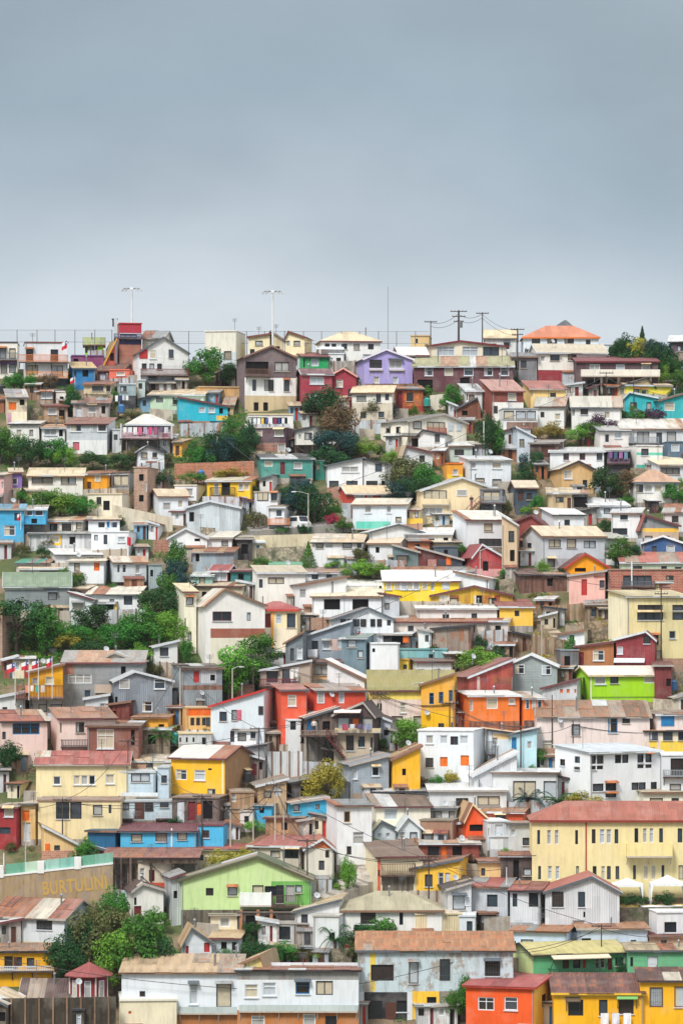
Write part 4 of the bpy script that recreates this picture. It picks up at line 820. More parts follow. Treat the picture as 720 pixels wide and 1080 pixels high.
H(181,241,838,842,878,'p','6A5C58/w/.5','8A7A70/v/.5',"dark open basement of the orange yellow house",'846-866M8:202;845-864o10:219;845-868W8:190;847-860S6:210',name='shed')
H(238,268,832,836,872,'p','B09070/w/.5','A08A74/v/.5',"tan plank box shed beside the basement posts",'838-846C5:246',name='shed')
H(264,302,822,829,866,'l','C0A27C/w/.5','A89884/v/.5',"tan plank hut with white door and sloped roof",'831-840W8:292;834-842d8:282',name='hut')
H(298,345,820,826,852,'l','6C6A6C/w/.4','8A8680/v/.4',"grey plank house above the blue hut",'832-840o6:320',name='shed')
H(299,345,842,847,876,'l','48B0D8/s/.3','C8C0B0/v/.5',"sky blue hut with brown windows on the bank",'849-856V8:312;849-854c4:335',name='hut')
H(268,291,846,849,874,'f','46A8D4/s/.3','A8A098/v/.5',"small blue hut beside a pole on the bank",'852-858o5:276',name='hut')
H(253,270,853,856,878,'p','D0CCC8/s/.4','C0B8B0/v/.4',"small white shed between plank boxes",'861-868o5:260',name='shed')
H(345,361,847,849,884,'p','E4E6E6/s/.2','white',"narrow white wall house right of the sky blue hut",'854-861d3:353')
H(360,410,797,807,845,'l','9CA8B4/h/.2','8A9098/v/.25',"blue grey clapboard house with white windows",'812-822C12:371;809-819w8:396')
H(408,443,788,801,845,'l','F0B62A/s/.3','C8A060/v/.4',"golden yellow wall house with sloping top",'811-818o4:426')
H(441,499,768,771,832,'p','DFE6EC/s/.15','E2E4E4/v/.2',"white three storey house with orange shutters",'776-785C8:453;776-785C8:468;777-786d4:477;777-786d4:481;776-785C9:489;800-810d8:453;799-809S8:468;797-808S9:490',side=15)
H(512,545,770,774,812,'m','DCE4EA/s/.2','E8C88C/v/.3',"white porch house with peach wall behind railings",'778-786C6:522','band:520,540,770,780,F0CC94;bal:512,522,782,796,dgrey,.6')
H(496,545,795,818,852,'l','DDE0E4/v/.15','D4D6D8/v/.2',"white corrugated house with steep diagonal roof",'823-848k1:531','')
H(520,592,811,815,856,'f','D8DBDC/s/.2','DDE0E0/v/.2',"white terrace house with large glazed doors",'824-842V24:553;824-842V14:580','')
H(453,534,826,834,866,'f','D6DADC/s/.2','DADCDC/v/.2',"long pale grey house with garage windows",'842-852k13:487;840-850V24:515')
H(395,455,828,835,850,'f','D9DCDC/s/.3','D8DAD8/v/.3',"low white roofed shed below the golden wall",'840-846o6:430',name='shed')
H(622,700,786,794,860,'f','E9EDF0/s/.08','C9D6DE/v/.15',"large white modern house with slate windows",'797-806k7:625,633;808-812k7:625,633;797-806k7:653,661;797-806k7:678,687;808-812k7:678,687;827-835k12:631;827-835k12:645;838-842k12:645;827-835k8:672,680;827-835k7:693;799-806k5:610;810-813k5:610;803-810k5:596','',side=-33,fas='DDE4E8')
H(698,735,792,797,852,'p','D5DADF/s/.15','white',"white flat wing with recessed dark balcony",'800-819k22:718;827-834V12:712','bal:699,733,812,820,grey,.5')
H(674,735,832,836,862,'f','EFE9D6/s/.2','C8B490/v/.4',"small cream kiosk house with tan eave",'842-848V14:692;842-848d8:712',name='house')
H(346,392,844,850,920,'f','E4E6E8/s/.2','8A8E90/v/.3',"tall white house with cream window beside the lane",'856-868y7:366;878-891C12:378;893-902d5:368','')
H(388,454,838,851,884,'f','EEE8D8/s/.15','8C7462/v/.4',"cream house with brown roof and round window",'853-865C14:412;858-864C4:392','')
H(442,490,848,853,878,'f','C0C4C4/s/.3','9A9690/v/.4',"grey veranda house with shaded windows",'856-864V16:458;856-864V10:478')
H(415,444,861,873,897,'g','DCE6EA/h/.12','C5D0D0/v/.2',"small pale gabled house with green edged roof",'878-890C10:422;878-888d8:436',ap=430,fas='white')
H(390,418,866,874,892,'g','D2D8DE/s/.2','E0D8A0/v/.3',"tiny pale cottage with yellow eave",'879-884C5:400;879-884C4:409',ap=402,fas='dgrey')
H(443,486,863,866,895,'p','9C7A66/s/.35','8A8070/v/.4',"blank brown walled house with dark green top",'874-880o3:478')
H(486,513,848,862,896,'g','EA5A2A/s/.15','E8B468/v/.3',"bright red orange gabled house",'870-877o14:502',ap=498,fas='beige')
H(508,562,847,857,880,'f','C85A38/s/.3','D6934E/v/.7',"red orange house with rusty orange roof",'860-866d10:528')
H(508,537,863,867,906,'p','D3D8DC/v/.25','lgrey',"white corrugated tall house with pale door",'870-890W8:526;874-882C4:514','')
H(530,562,866,869,908,'f','C9D0D4/s/.3','A89C90/v/.5',"grey narrow house left of the yellow apartment house",'884-892k8:555;875-882C5:541','')
H(444,505,884,890,916,'f','8A4A40/s/.4','D8D0C0/v/.4',"dark red terrace house with pale shade roof",'893-905k12:457;893-906S6:468;893-906o10:482','bal:446,500,902,908,8A7060/w/.4,.8')
H(511,539,880,883,908,'p','C8CED2/v/.4','lgrey',"patterned white balcony box house",'887-894o1:515','band:511,530,884,896,DCE4E8',name='annex')
H(386,446,888,904,952,'f','E8DCBC/s/.3','93745E/v/.4',"cream house with brown roof and slatted terrace",'935-943k6:392;918-925c5:398','band:385,401,904,952,D86048/s/.3;bal:401,437,911,924,7C6450/w/.4,.6;band:403,436,925,952,7A7064/w/.4')
H(434,497,907,917,952,'l','F2C044/s/.2','B08468/v/.6',"yellow cottage with white door and rusty roof",'923-936k8:452;921-935w6:465;921-935W5:472','')
H(502,532,904,909,938,'f','E8C48A/s/.25','A86C4C/v/.6',"peach hut with rusty roof at the apartment house corner",'916-924k5:509',name='hut')
H(528,562,898,903,940,'f','5A4E4C/w/.4','9A5648/v/.6',"dark plank shed below the grey narrow house",'908-930o6:544;916-924V9:556',name='shed')
H(495,545,926,936,975,'f','C9D1D8/v/.15','C0584C/v/.4',"pale grey house with red rust roof",'944-957k11:519','band:495,500,935,975,B8C0C8')
H(575,653,925,941,992,'g','D2D7DC/v/.15','C25A48/v/.3',"large pale grey gabled house with dark windows",'941-957k12:588;941-957k7:613;962-968o2:616',ap=624,fas='dgrey')
H(538,577,931,940,990,'f','D2D7DC/v/.15','B8584A/v/.4',"pale grey wing with red roof and two dark windows",'943-957k5:543;942-957k11:563')
H(466,497,931,938,980,'l','C8CACC/s/.3','5A5054/v/.4',"dark porch house with flower pots",'945-960V14:484;946-956C6:493;945-965W5:471')
H(561,800,846,865,944,'h','E6D7A2/s/.15','C8623F/v/.3',"long yellow apartment house with red roof and bowed balcony",'876-891C4:579,587;876-891d3:568;876-891d3:608;914-928C4:580,588;914-928d3:569;914-928d3:609;875-890d4:626;875-890C5:635,642;875-890d4:650;874-889d4:671;874-889C4:680,687;874-889d4:697;874-889d5:717;914-928d4:627;914-928C4:636;914-928d4:642,651;913-928d3:669;913-928C5:681;913-928C5:689;913-928d3:699;913-928d5:718','wbal:660,708,889,903,=EAD89A,1.3;col:618,866,940,A85040,.15',fas='8C3A34')
H(682,735,960,963,1004,'p','E2E4E6/s/.15','white',"white flat house with dark window below the gazebo terrace",'973-984k13:707')
WALL(652,735,958,956,985,'6E665C/r/.6',"dark rubble terrace wall under the white gazebos")
H(311,363,950,962,1000,'l','D8DADA/s/.2','D8BC88/v/.4',"white hut with tan sloping roof and purple laundry",'965-974d7:321;966-977o14:346')
H(361,466,941,960,1000,'h','E6E6E2/s/.2','C0B488/v/.35',"white house with long olive tan hipped roof",'962-975k16:388;962-976k4:423;976-984k8:377','')
H(427,487,962,965,1000,'p','E2D2AC/v/.25','D8C8A4/v/.3',"cream corrugated shed with pale green bin on its ledge",'970-985y1:465',name='shed')
H(484,505,964,967,1000,'p','D8DDE2/s/.2','lgrey',"white doorway shed right of the cream corrugated shed",'972-988k6:495',name='shed')
H(127,207,868,877,908,'f','53B8E2/s/.15','8C4450/v/.3',"sky blue house with maroon roof and brown windows",'880-888V12:144;879-888c12:170;877-886d10:192','col:181,874,907,white,.15')
H(208,240,868,871,905,'p','4FB4E0/s/.15','7A4A50/v/.3',"sky blue block right of the sky blue house",'876-884c7:217')
H(92,129,873,877,908,'f','245E82/p/.3','2E6484/p/.3',"shelter wrapped in dark blue tarpaulin",'880-890o3:124',name='shelter',cat='shelter')
H(-10,24,848,852,898,'f','9A3438/s/.2','B8A48C/v/.5',"dark red house with pale blue window at the left edge",'853-862C10:9;873-880d12:5','')
H(22,41,845,848,893,'f','D8B478/s/.3','C8B8A0/v/.5',"ochre painted narrow house beside the dark red house",'855-866S8:27;868-888W8:28')
H(38,80,872,890,914,'m','E6C48C/s/.3','CFA878/v/.4',"cream shed with steep lean-to roof",'892-902k6:60;890-903S5:50',name='shed')
WALL(44,78,898,897,920,'C08468/k/.4',"low red brick garden wall above the railing")
H(110,208,895,905,948,'f','9C8474/w/.5','A8604C/v/.55',"long rusty roofed shelter on dark posts",'','col:113,905,948,4A3A38,.25,.6;col:120,905,948,4A3A38,.3,.6;col:128,905,948,4A3A38,.2,.6;col:138,905,948,6A5A54,.2,.6',stilt=911)
H(137,181,904,909,948,'p','D8CCB8/s/.4','C8BCA8/v/.4',"pale house behind a terracotta planter balcony",'918-930M6:160;916-930C5:150','wbal:137,181,931,938,=C85A40,.9')
H(133,172,932,939,975,'g','E4E2DC/s/.25','6A5048/v/.4',"small white cottage with maroon door beside green trees",'947-955d6:141;956-968M10:144',ap=150)
H(191,328,904,928,978,'g','C3DD9C/s/.2','6C7C50/v/.35',"light green gabled house with white balcony panel",'937-945k8:221;936-945V10:245;934-944V12:272;935-946k14:286;934-953k8:295;934-952g10:306;934-942d7:315','wbal:253,286,941,955,=E6ECE8,.9;bal:286,316,944,956,5E4A44/w/.4,.9;band:286,328,930,955,6FAE58/s/.3;band:190,328,960,978,6A6458/w/.5',ap=271,fas='5A5A44')
H(218,250,962,965,985,'f','E6DCC0/s/.4','B0A890/v/.4',"cream undercroft room below the light green house",'968-978C10:237',name='annex')
H(250,326,959,963,985,'p','4A4442/w/.4','6A6058/v/.4',"dark undercroft with brown posts below the green balcony",'966-980o12:265;966-980o12:285','col:254,960,985,A8704C,.3;col:272,960,985,A8704C,.3;col:286,960,985,A8704C,.3',name='shed')
H(178,193,922,926,975,'l','B8BEC0/v/.4','9A9A98/v/.4',"narrow grey sheet annex left of the light green house",'940-948o4:185',name='annex')
H(262,330,882,893,920,'f','C8BEB0/s/.4','C86858/v/.4',"long low house with pink red roof above the green gable",'896-906k20:308;898-906d10:290','')
H(200,270,890,896,915,'f','E8DCC0/s/.3','C8543C/v/.4',"cream house with rusty red roof behind yellow bushes",'902-908d5:212')
H(322,352,885,895,940,'g','DDD8CC/s/.3','D07048/v/.3',"white gabled house with orange gable by the lane",'908-918d6:339;897-905k4:345',ap=340,gab='D87A4C/s/.3')
H(280,326,858,863,882,'f','B8906C/w/.5','A89074/v/.5',"tan plank shack with rubble in front on the bank",'868-876o6:300',name='shack')
H(-12,68,950,969,1004,'r','D3DADE/v/.15','B06850/v/.6',"pale grey corrugated house with rusty red roof",'972-984k18:12;971-982k17:46;973-984k4:81','band:-13,69,995,1004,D8C8A8',side=30,sd='A4ACB2/v/.3')
H(-10,57,996,1004,1042,'f','F0B01E/s/.2','A8805C/v/.5',"golden yellow veranda house with railing",'1009-1022k9:9;1010-1020k6:20;1010-1022D4:16;1011-1020k8:32','bal:-9,56,1019,1025,lgrey,.5')
H(187,223,979,994,1022,'g','DCE3E8/h/.12','D8B070/v/.3',"white cottage with red shuttered windows",'998-1008R6:196;995-1005R6:218',ap=202)
H(222,257,980,990,1016,'f','C0C8CE/h/.2','DCB678/v/.35',"grey cottage wing with orange tan roof",'994-1002o6:236;994-1003d5:247')
H(288,334,972,975,1000,'p','B0B4B6/v/.5','A8A49C/v/.5',"dark and grey corrugated sheds below the green balcony house",'978-992k12:300','band:310,335,974,1000,6A5A50/w/.5',name='shed')
H(330,364,963,967,1016,'p','D8DCDC/s/.3','B8B4AC/v/.4',"white tall plinth house beside a small palm",'984-992o6:350')
H(128,253,1008,1026,1092,'f','DCE3EA/s/.15','DCB47C/v/.35',"long white house with tan roof and narrow curtained window",'1038-1060C9:204;1038-1063V16:236;1046-1052d6:150','band:127,254,1070,1092,A87044/s/.3;wbal:128,252,1062,1069,=B8C4C4,.4')
H(232,292,1008,1026,1075,'g','DCCB86/v/.15','DDB57A/v/.35',"cream yellow gable behind the long white house",'1030-1036o3:262',ap=275)
H(250,378,1020,1024,1100,'f','DCE2E8/s/.15','A86A54/v/.6',"white long house with grey fascia and blue window",'1039-1053C14:265;1037-1051C14:284;1036-1049b15:319;1035-1050V18:342;1072-1084C14:272;1070-1084C13:326;1072-1086k12:349','band:249,379,1024,1034,9A9A98/v/.5;band:249,379,1066,1100,B87640/s/.3;wbal:252,377,1060,1067,=BCC8C8,.4')
H(377,541,984,1003,1074,'f','BFCFD6/s/.75','C9823C/v/.8',"peeling pale blue house with rusty orange roof over a dark shop",'1018-1035k24:403;1015-1038V10:436;1012-1035k11:469;1014-1030k16:519;1056-1084k14:396;1058-1085D11:412;1056-1068k12:424;1066-1085M9:446;1060-1080o14:478;1052-1062o10:455;1058-1084W9:500','band:376,434,1047,1090,2E2E34/s/.3;band:434,463,1046,1090,EFC040/s/.4;band:463,542,1046,1090,8A8478/s/.6;col:381,1047,1086,DDE2E6,.5;col:432,1047,1086,DDE2E6,.5;band:390,396,1006,1046,E2C850/s/.5')
H(540,612,974,983,1020,'f','C0D4E8/s/.2','C88040/v/.7',"powder blue house with rusty orange roof",'992-1007V13:556;994-1000d3:543')
H(610,683,970,980,1012,'f','BFCFE0/s/.2','C88A54/v/.6',"powder blue wing with tan rusty roof",'990-996o10:618;992-997d6:668')
H(562,662,995,1007,1050,'r','5FB07C/h/.2','DCCB58/v/.25',"green wooden house with yellow roof and porch",'1013-1024D7:597;1014-1023k8:609;1014-1024R4:617;1013-1025w5:631;1012-1024w5:637;1012-1026M5:645;1013-1022d9:655','awn:580,642,1008,1012,C8BCA4;bal:578,632,1022,1028,2E5A44/p/.3,.9',side=-20,sd='CFE0A0/h/.3')
H(662,740,994,1003,1048,'f','6CB488/h/.15','C0A878/v/.4',"sea green house with white door and tan eave",'1009-1028W11:688;1010-1020d3:666')
H(680,735,982,988,1016,'f','C8A890/s/.4','8C4038/v/.5',"house with dark red roof behind the sea green house",'992-998d6:700')
H(492,563,1030,1042,1104,'r','E65C26/s/.15','C8504A/v/.2',"bright red orange house with yellow gable side",'1054-1068w17:513;1053-1067w14:539;1054-1067k5:576','',side=38,L=12,sd='F0D060/s/.4',fas='C84A40')
H(584,678,1028,1048,1108,'f','F2B41C/s/.2','8A5048/v/.6',"golden yellow house with brown roof and laundry",'1055-1072k16:607;1055-1072k9:636;1053-1070k16:660','awn:596,612,1053,1057,5A4A3A,.5;awn:650,672,1050,1054,6FA860,.5;band:583,679,1046,1052,F0C850',fas='E8B83C')
H(675,740,1022,1035,1107,'f','F2B41C/s/.2','6C4440/v/.5',"golden yellow house with dark framed windows at the right corner",'1042-1063c14:692;1041-1063c14:718','',fas='4A4448')
H(120,186,1050,1056,1100,'p','E6DDC0/s/.3','E2DED0/v/.2',"cream foreground annex with white flat roof",'1067-1070S3:137')
H(22,75,1033,1052,1075,'r','3E3030/w/.4','6E4E48/v/.3',"low house with dark brown roof and satellite dish",'1056-1064o8:40','')
WALL(-10,122,1054,1052,1110,'463F36/w/.4',"dark mossy board wall at the bottom left",'fence','wall',posts=9)
H(76,92,1063,1066,1114,'p','3A3632/w/.6','dark',"dark doorway shed in the mossy wall",'1070-1082C5:83',name='shed')
H(-12,11,1052,1060,1116,'m','6E675C/w/.7','tanroof/v/.6',"grey lean-to with sloping roof in the bottom left corner",'1068-1078o8:2',name='shed')
# ---------------------------------------------------------------- ground
def ground_mat():
    m = bpy.data.materials.new('hillside_earth'); m.use_nodes = True; nt = m.node_tree; bs = nt.nodes['Principled BSDF']
    tc = N(nt, 'ShaderNodeTexCoord').outputs['Object']
    def nz(sc, det=6, ro=.6):
        n = N(nt, 'ShaderNodeTexNoise'); n.inputs['Scale'].default_value = sc; n.inputs['Detail'].default_value = det; n.inputs['Roughness'].default_value = ro
        nt.links.new(tc, n.inputs['Vector']); return n.outputs[0]
    earth = mixc(nt, nz(.6), lin('5A4D40'), lin('8E7F6A'))
    earth = mixc(nt, mapr(nt, nz(2.3), .5, .62, 0, .7), earth, lin('8A7158'))
    c = mixc(nt, mapr(nt, nz(.16), .44, .56, 0, .9), earth, mixc(nt, nz(1.7), lin('33472B'), lin('59633C')))
    nt.links.new(c, bs.inputs['Base Color']); bs.inputs['Roughness'].default_value = .95; bs.inputs['Specular IOR Level'].default_value = .1
    bp = N(nt, 'ShaderNodeBump'); bp.inputs['Distance'].default_value = .25; nt.links.new(nz(2.2, 8), bp.inputs['Height']); nt.links.new(bp.outputs[0], bs.inputs['Normal'])
    return m
def axis(a, b, st, lo, hi):
    r = [a + i * st for i in range(int((b - a) / st) + 1)]
    return lo + r + hi
GX = axis(-90, 90, 1.2, [-900, -500, -260, -150, -115], [115, 150, 260, 500, 900])
GY = axis(290, 500, 1.2, [-60, 40, 120, 200, 240, 265, 280], [515, 540, 580, 660, 800, 1100, 1500])
gv = [(x, y, ground_z(y) + (noise.noise(Vector((x * .13, y * .13, 0))) * .35 + noise.noise(Vector((x * .5, y * .5, 3))) * .15 if abs(x) < 90 and 290 < y < 500 else 0) - .12) for y in GY for x in GX]
nx = len(GX)
gf = [(j * nx + i, j * nx + i + 1, (j + 1) * nx + i + 1, (j + 1) * nx + i) for j in range(len(GY) - 1) for i in range(nx - 1)]
me = bpy.data.meshes.new('hillside'); me.from_pydata(gv, [], gf); me.materials.append(ground_mat())
me.polygons.foreach_set('use_smooth', [True] * len(gf))
g = bpy.data.objects.new('hillside', me); COL.objects.link(g); tag(g, 'steep earthy hillside with patches of green under the houses', None, None, 'structure')

def strip(name, pts, w, m, label):
    s = MB(); P = [at(px, py, depth_of(py)) for px, py in pts]
    for a, b in zip(P, P[1:]):
        n = max(1, int((b - a).length / 1.2))
        for i in range(n):
            p, q = a.lerp(b, i / n), a.lerp(b, (i + 1) / n); d = (q - p); d.z = 0; d.normalize(); sd = Vector((-d.y, d.x, 0)) * w / 2
            c = [p - sd, q - sd, q + sd, p + sd]
            for v in c: v.z = max(ground_z(v.y), ground_z((p.y + q.y) / 2)) + .3
            s.hexa([v - Vector((0, 0, 1.4)) for v in c] + c)
    o = s.build(name, surf(m), None); tag(o, label, None, None, 'structure')
strip('path', [(556, 648), (582, 668), (606, 694), (612, 712)], 1.5, '9A8C76/s/.8', 'pale concrete path running down the dry slope')
strip('lane', [(318, 962), (345, 948), (368, 938), (388, 930), (398, 915)], 3.4, 'A8A29A/s/.6', 'curving pale lane beside the light green gabled house')
strip('road', [(262, 563), (300, 560), (340, 557), (390, 553)], 3.0, '8F8C88/s/.5', 'short grey road where the white van stands')

# ---------------------------------------------------------------- foliage
def leaf_mat(name, h, var=.35):
    m = bpy.data.materials.new(name); m.use_nodes = True; nt = m.node_tree; bs = nt.nodes['Principled BSDF']
    at_ = N(nt, 'ShaderNodeAttribute', attribute_name='tint').outputs['Fac']
    rnd = N(nt, 'ShaderNodeObjectInfo').outputs['Random']
    c = lin(h); k = lambda f, g=1: tuple(min(1, x * f * (g if i == 0 else 1)) for i, x in enumerate(c[:3])) + (1,)
    col = mixc(nt, at_, k(1 - var), k(1 + var * 1.5, 1.15))
    hs = N(nt, 'ShaderNodeHueSaturation'); nt.links.new(col, hs.inputs['Color'])
    nt.links.new(mapr(nt, rnd, 0, 1, .48, .52), hs.inputs['Hue']); nt.links.new(mapr(nt, rnd, 0, 1, .85, 1.15), hs.inputs['Value'])
    nt.links.new(hs.outputs[0], bs.inputs['Base Color']); bs.inputs['Roughness'].default_value = .7; bs.inputs['Specular IOR Level'].default_value = .2
    tr = N(nt, 'ShaderNodeBsdfTranslucent'); nt.links.new(hs.outputs[0], tr.inputs['Color'])
    mx = N(nt, 'ShaderNodeMixShader'); mx.inputs[0].default_value = .22
    nt.links.new(bs.outputs[0], mx.inputs[1]); nt.links.new(tr.outputs[0], mx.inputs[2])
    nt.links.new(mx.outputs[0], nt.nodes['Material Output'].inputs['Surface'])
    return m
LEAF = {k: leaf_mat('leaves_' + n, h) for k, n, h in (('dk', 'dark_green', '244F26'), ('md', 'mid_green', '3C7028'), ('br', 'bright_green', '5E9030'),
        ('ol', 'olive', '555B34'), ('pu', 'purple', '4A3046'), ('yl', 'yellow_green', '8E8C34'), ('bn', 'brownish', '655A3E'), ('rd', 'red_flower', 'B03A4E'), ('bl', 'blue_green', '1E4240'))}
BARK = plain('bark', '5A4A3E', .9)
def leaf(V, Fc, T, p, n, s, t, rng):
    n = n.normalized(); a = n.orthogonal().normalized(); b = n.cross(a); an = rng.random() * 6.283
    a, b = a * math.cos(an) + b * math.sin(an), b * math.cos(an) - a * math.sin(an)
    k = len(V); V += [p - a * s, p - b * s * .55 + n * s * .12, p + a * s, p + b * s * .55 + n * s * .12]
    Fc.append((k, k + 1, k + 2, k + 3)); T.append(t)
def leafmesh(name, V, Fc, T):
    me = bpy.data.meshes.new(name); me.from_pydata([tuple(v) for v in V], [], Fc)
    at_ = me.attributes.new('tint', 'FLOAT', 'FACE'); at_.data.foreach_set('value', T)
    me.materials.append(LEAF['md']); return me
def rv(rng): 
    while True:
        v = Vector((rng.uniform(-1, 1), rng.uniform(-1, 1), rng.uniform(-1, 1)))
        if .05 < v.length < 1: return v
def crown_mesh(kind, seed):
    rng = random.Random(seed); V, Fc, T = [], [], []
    if kind in ('tree', 'bush'):
        n = 36 if kind == 'tree' else 26; zc, hz = (.55, .46) if kind == 'tree' else (.45, .5)
        for i in range(n):
            d = rv(rng).normalized()
            if kind == 'bush' and d.z < -.3: d.z = -d.z
            r = rng.uniform(.35, .98) ** .7; lump = 1 + .22 * noise.noise(d * 1.7 + Vector((seed, 0, 0)))
            c = Vector((d.x * .42 * r * lump, d.y * .42 * r * lump, zc + d.z * hz * .8 * r * lump)); cr = rng.uniform(.09, .2); ct = rng.random()
            for j in range(int(95 * (cr / .14) ** 1.6)):
                q = rv(rng); q = q.normalized() * (q.length ** .4)
                p = c + Vector((q.x, q.y, q.z * .8)) * cr
                if p.z < .02: continue
                leaf(V, Fc, T, p, q + Vector((0, 0, .5)) + rv(rng) * .7, rng.uniform(.016, .034), min(1, max(0, ct * .6 + rng.random() * .4)), rng)
    elif kind == 'conifer':
        for i in range(2600):
            h = rng.random() ** 1.25; r = (1 - h) * .46 * (.55 + .45 * rng.random() ** .4) * (1 + .25 * math.sin(h * 55)) + .012; a = rng.random() * 6.283
            r *= 1 + .25 * noise.noise(Vector((math.cos(a) * 2, math.sin(a) * 2, h * 6 + seed)))
            p = Vector((math.cos(a) * r, math.sin(a) * r, .06 + h * .94 - r * .12))
            leaf(V, Fc, T, p, Vector((math.cos(a), math.sin(a), .5)) + rv(rng) * .8, rng.uniform(.016, .034), min(1, max(0, .5 + .5 * noise.noise(p * 7) + rng.uniform(-.2, .2))), rng)
    elif kind == 'palm':
        for i in range(22):
            a = i * 2.4 + rng.random() * .4; up = rng.uniform(.1, .95)
            for j in range(26):
                t = j / 25; r = t * .5; z = .55 + up * .42 * math.sin(t * 2.0) - t * t * .35 * (1.1 - up)
                base = Vector((math.cos(a) * r, math.sin(a) * r, z)); tan = Vector((-math.sin(a), math.cos(a), 0))
                for sg in (-1, 1):
                    k = len(V); w = .085 * (1 - t * .6)
                    V += [base, base + Vector((math.cos(a), math.sin(a), 0)) * .025, base + tan * sg * w + Vector((math.cos(a) * .03, math.sin(a) * .03, -.04))]
                    Fc.append((k, k + 1, k + 2)); T.append(rng.random())
    return leafmesh(kind + '_crown', V, Fc, T)
def trunk_mesh(kind, seed):
    rng = random.Random(seed); m = MB()
    if kind == 'palm':
        m.tube((0, 0, -.1), (.02, 0, .3), .05, .04, 8); m.tube((.02, 0, .3), (0, 0, .57), .04, .045, 8)
    else:
        top = {'tree': .45, 'bush': .3, 'conifer': .9}[kind]; w = {'tree': .045, 'bush': .025, 'conifer': .035}[kind]
        m.tube((0, 0, -.15), (.01, .01, top * .6), w, w * .7, 7); m.tube((.01, .01, top * .6), (-.01, 0, top), w * .7, w * .4, 7)
        if kind != 'conifer':
            for i in range(6):
                a = i * 1.05 + rng.random(); z0 = top * rng.uniform(.45, .9); z1 = z0 + rng.uniform(.15, .35)
                mid = Vector((math.cos(a) * .12, math.sin(a) * .12, (z0 + z1) / 2)); m.tube((0, 0, z0), mid, w * .45, w * .3, 5); m.tube(mid, (math.cos(a) * .27, math.sin(a) * .27, z1), w * .3, w * .1, 5)
    o = m.build(kind + '_trunk', BARK); me = o.data; bpy.data.objects.remove(o); return me
PROTO = {}
for kd, n in (('tree', 5), ('bush', 4), ('conifer', 2), ('palm', 2)):
    PROTO[kd] = [(crown_mesh(kd, 11 * i + len(kd)), trunk_mesh(kd, i)) for i in range(n)]
TC = {'tree': ('tree', 'tree'), 'bush': ('bush', 'bush'), 'conifer': ('conifer_tree', 'tree'), 'palm': ('palm_tree', 'palm')}
tn = 0
def T(kind, cx, yt, yb, w, col, label):
    global tn
    rng = random.Random(label); tn += 1
    D = depth_of(yb); p = at(cx, yb, D); ppm = F / D
    r = thing(TC[kind][0], p, label, TC[kind][1], rng.random() * 6.28)
    cm, tm = PROTO[kind][tn % len(PROTO[kind])]
    for nm, me, mt in (('crown', cm, LEAF[col]), ('trunk', tm, BARK)):
        o = bpy.data.objects.new(nm, me); COL.objects.link(o); o.parent = r
        k_ = w * (1.2 if kind == 'tree' else 1.12) / ppm; o.scale = (k_, k_, (yb - yt) / ppm)
        o.material_slots[0].link = 'OBJECT'; o.material_slots[0].material = mt
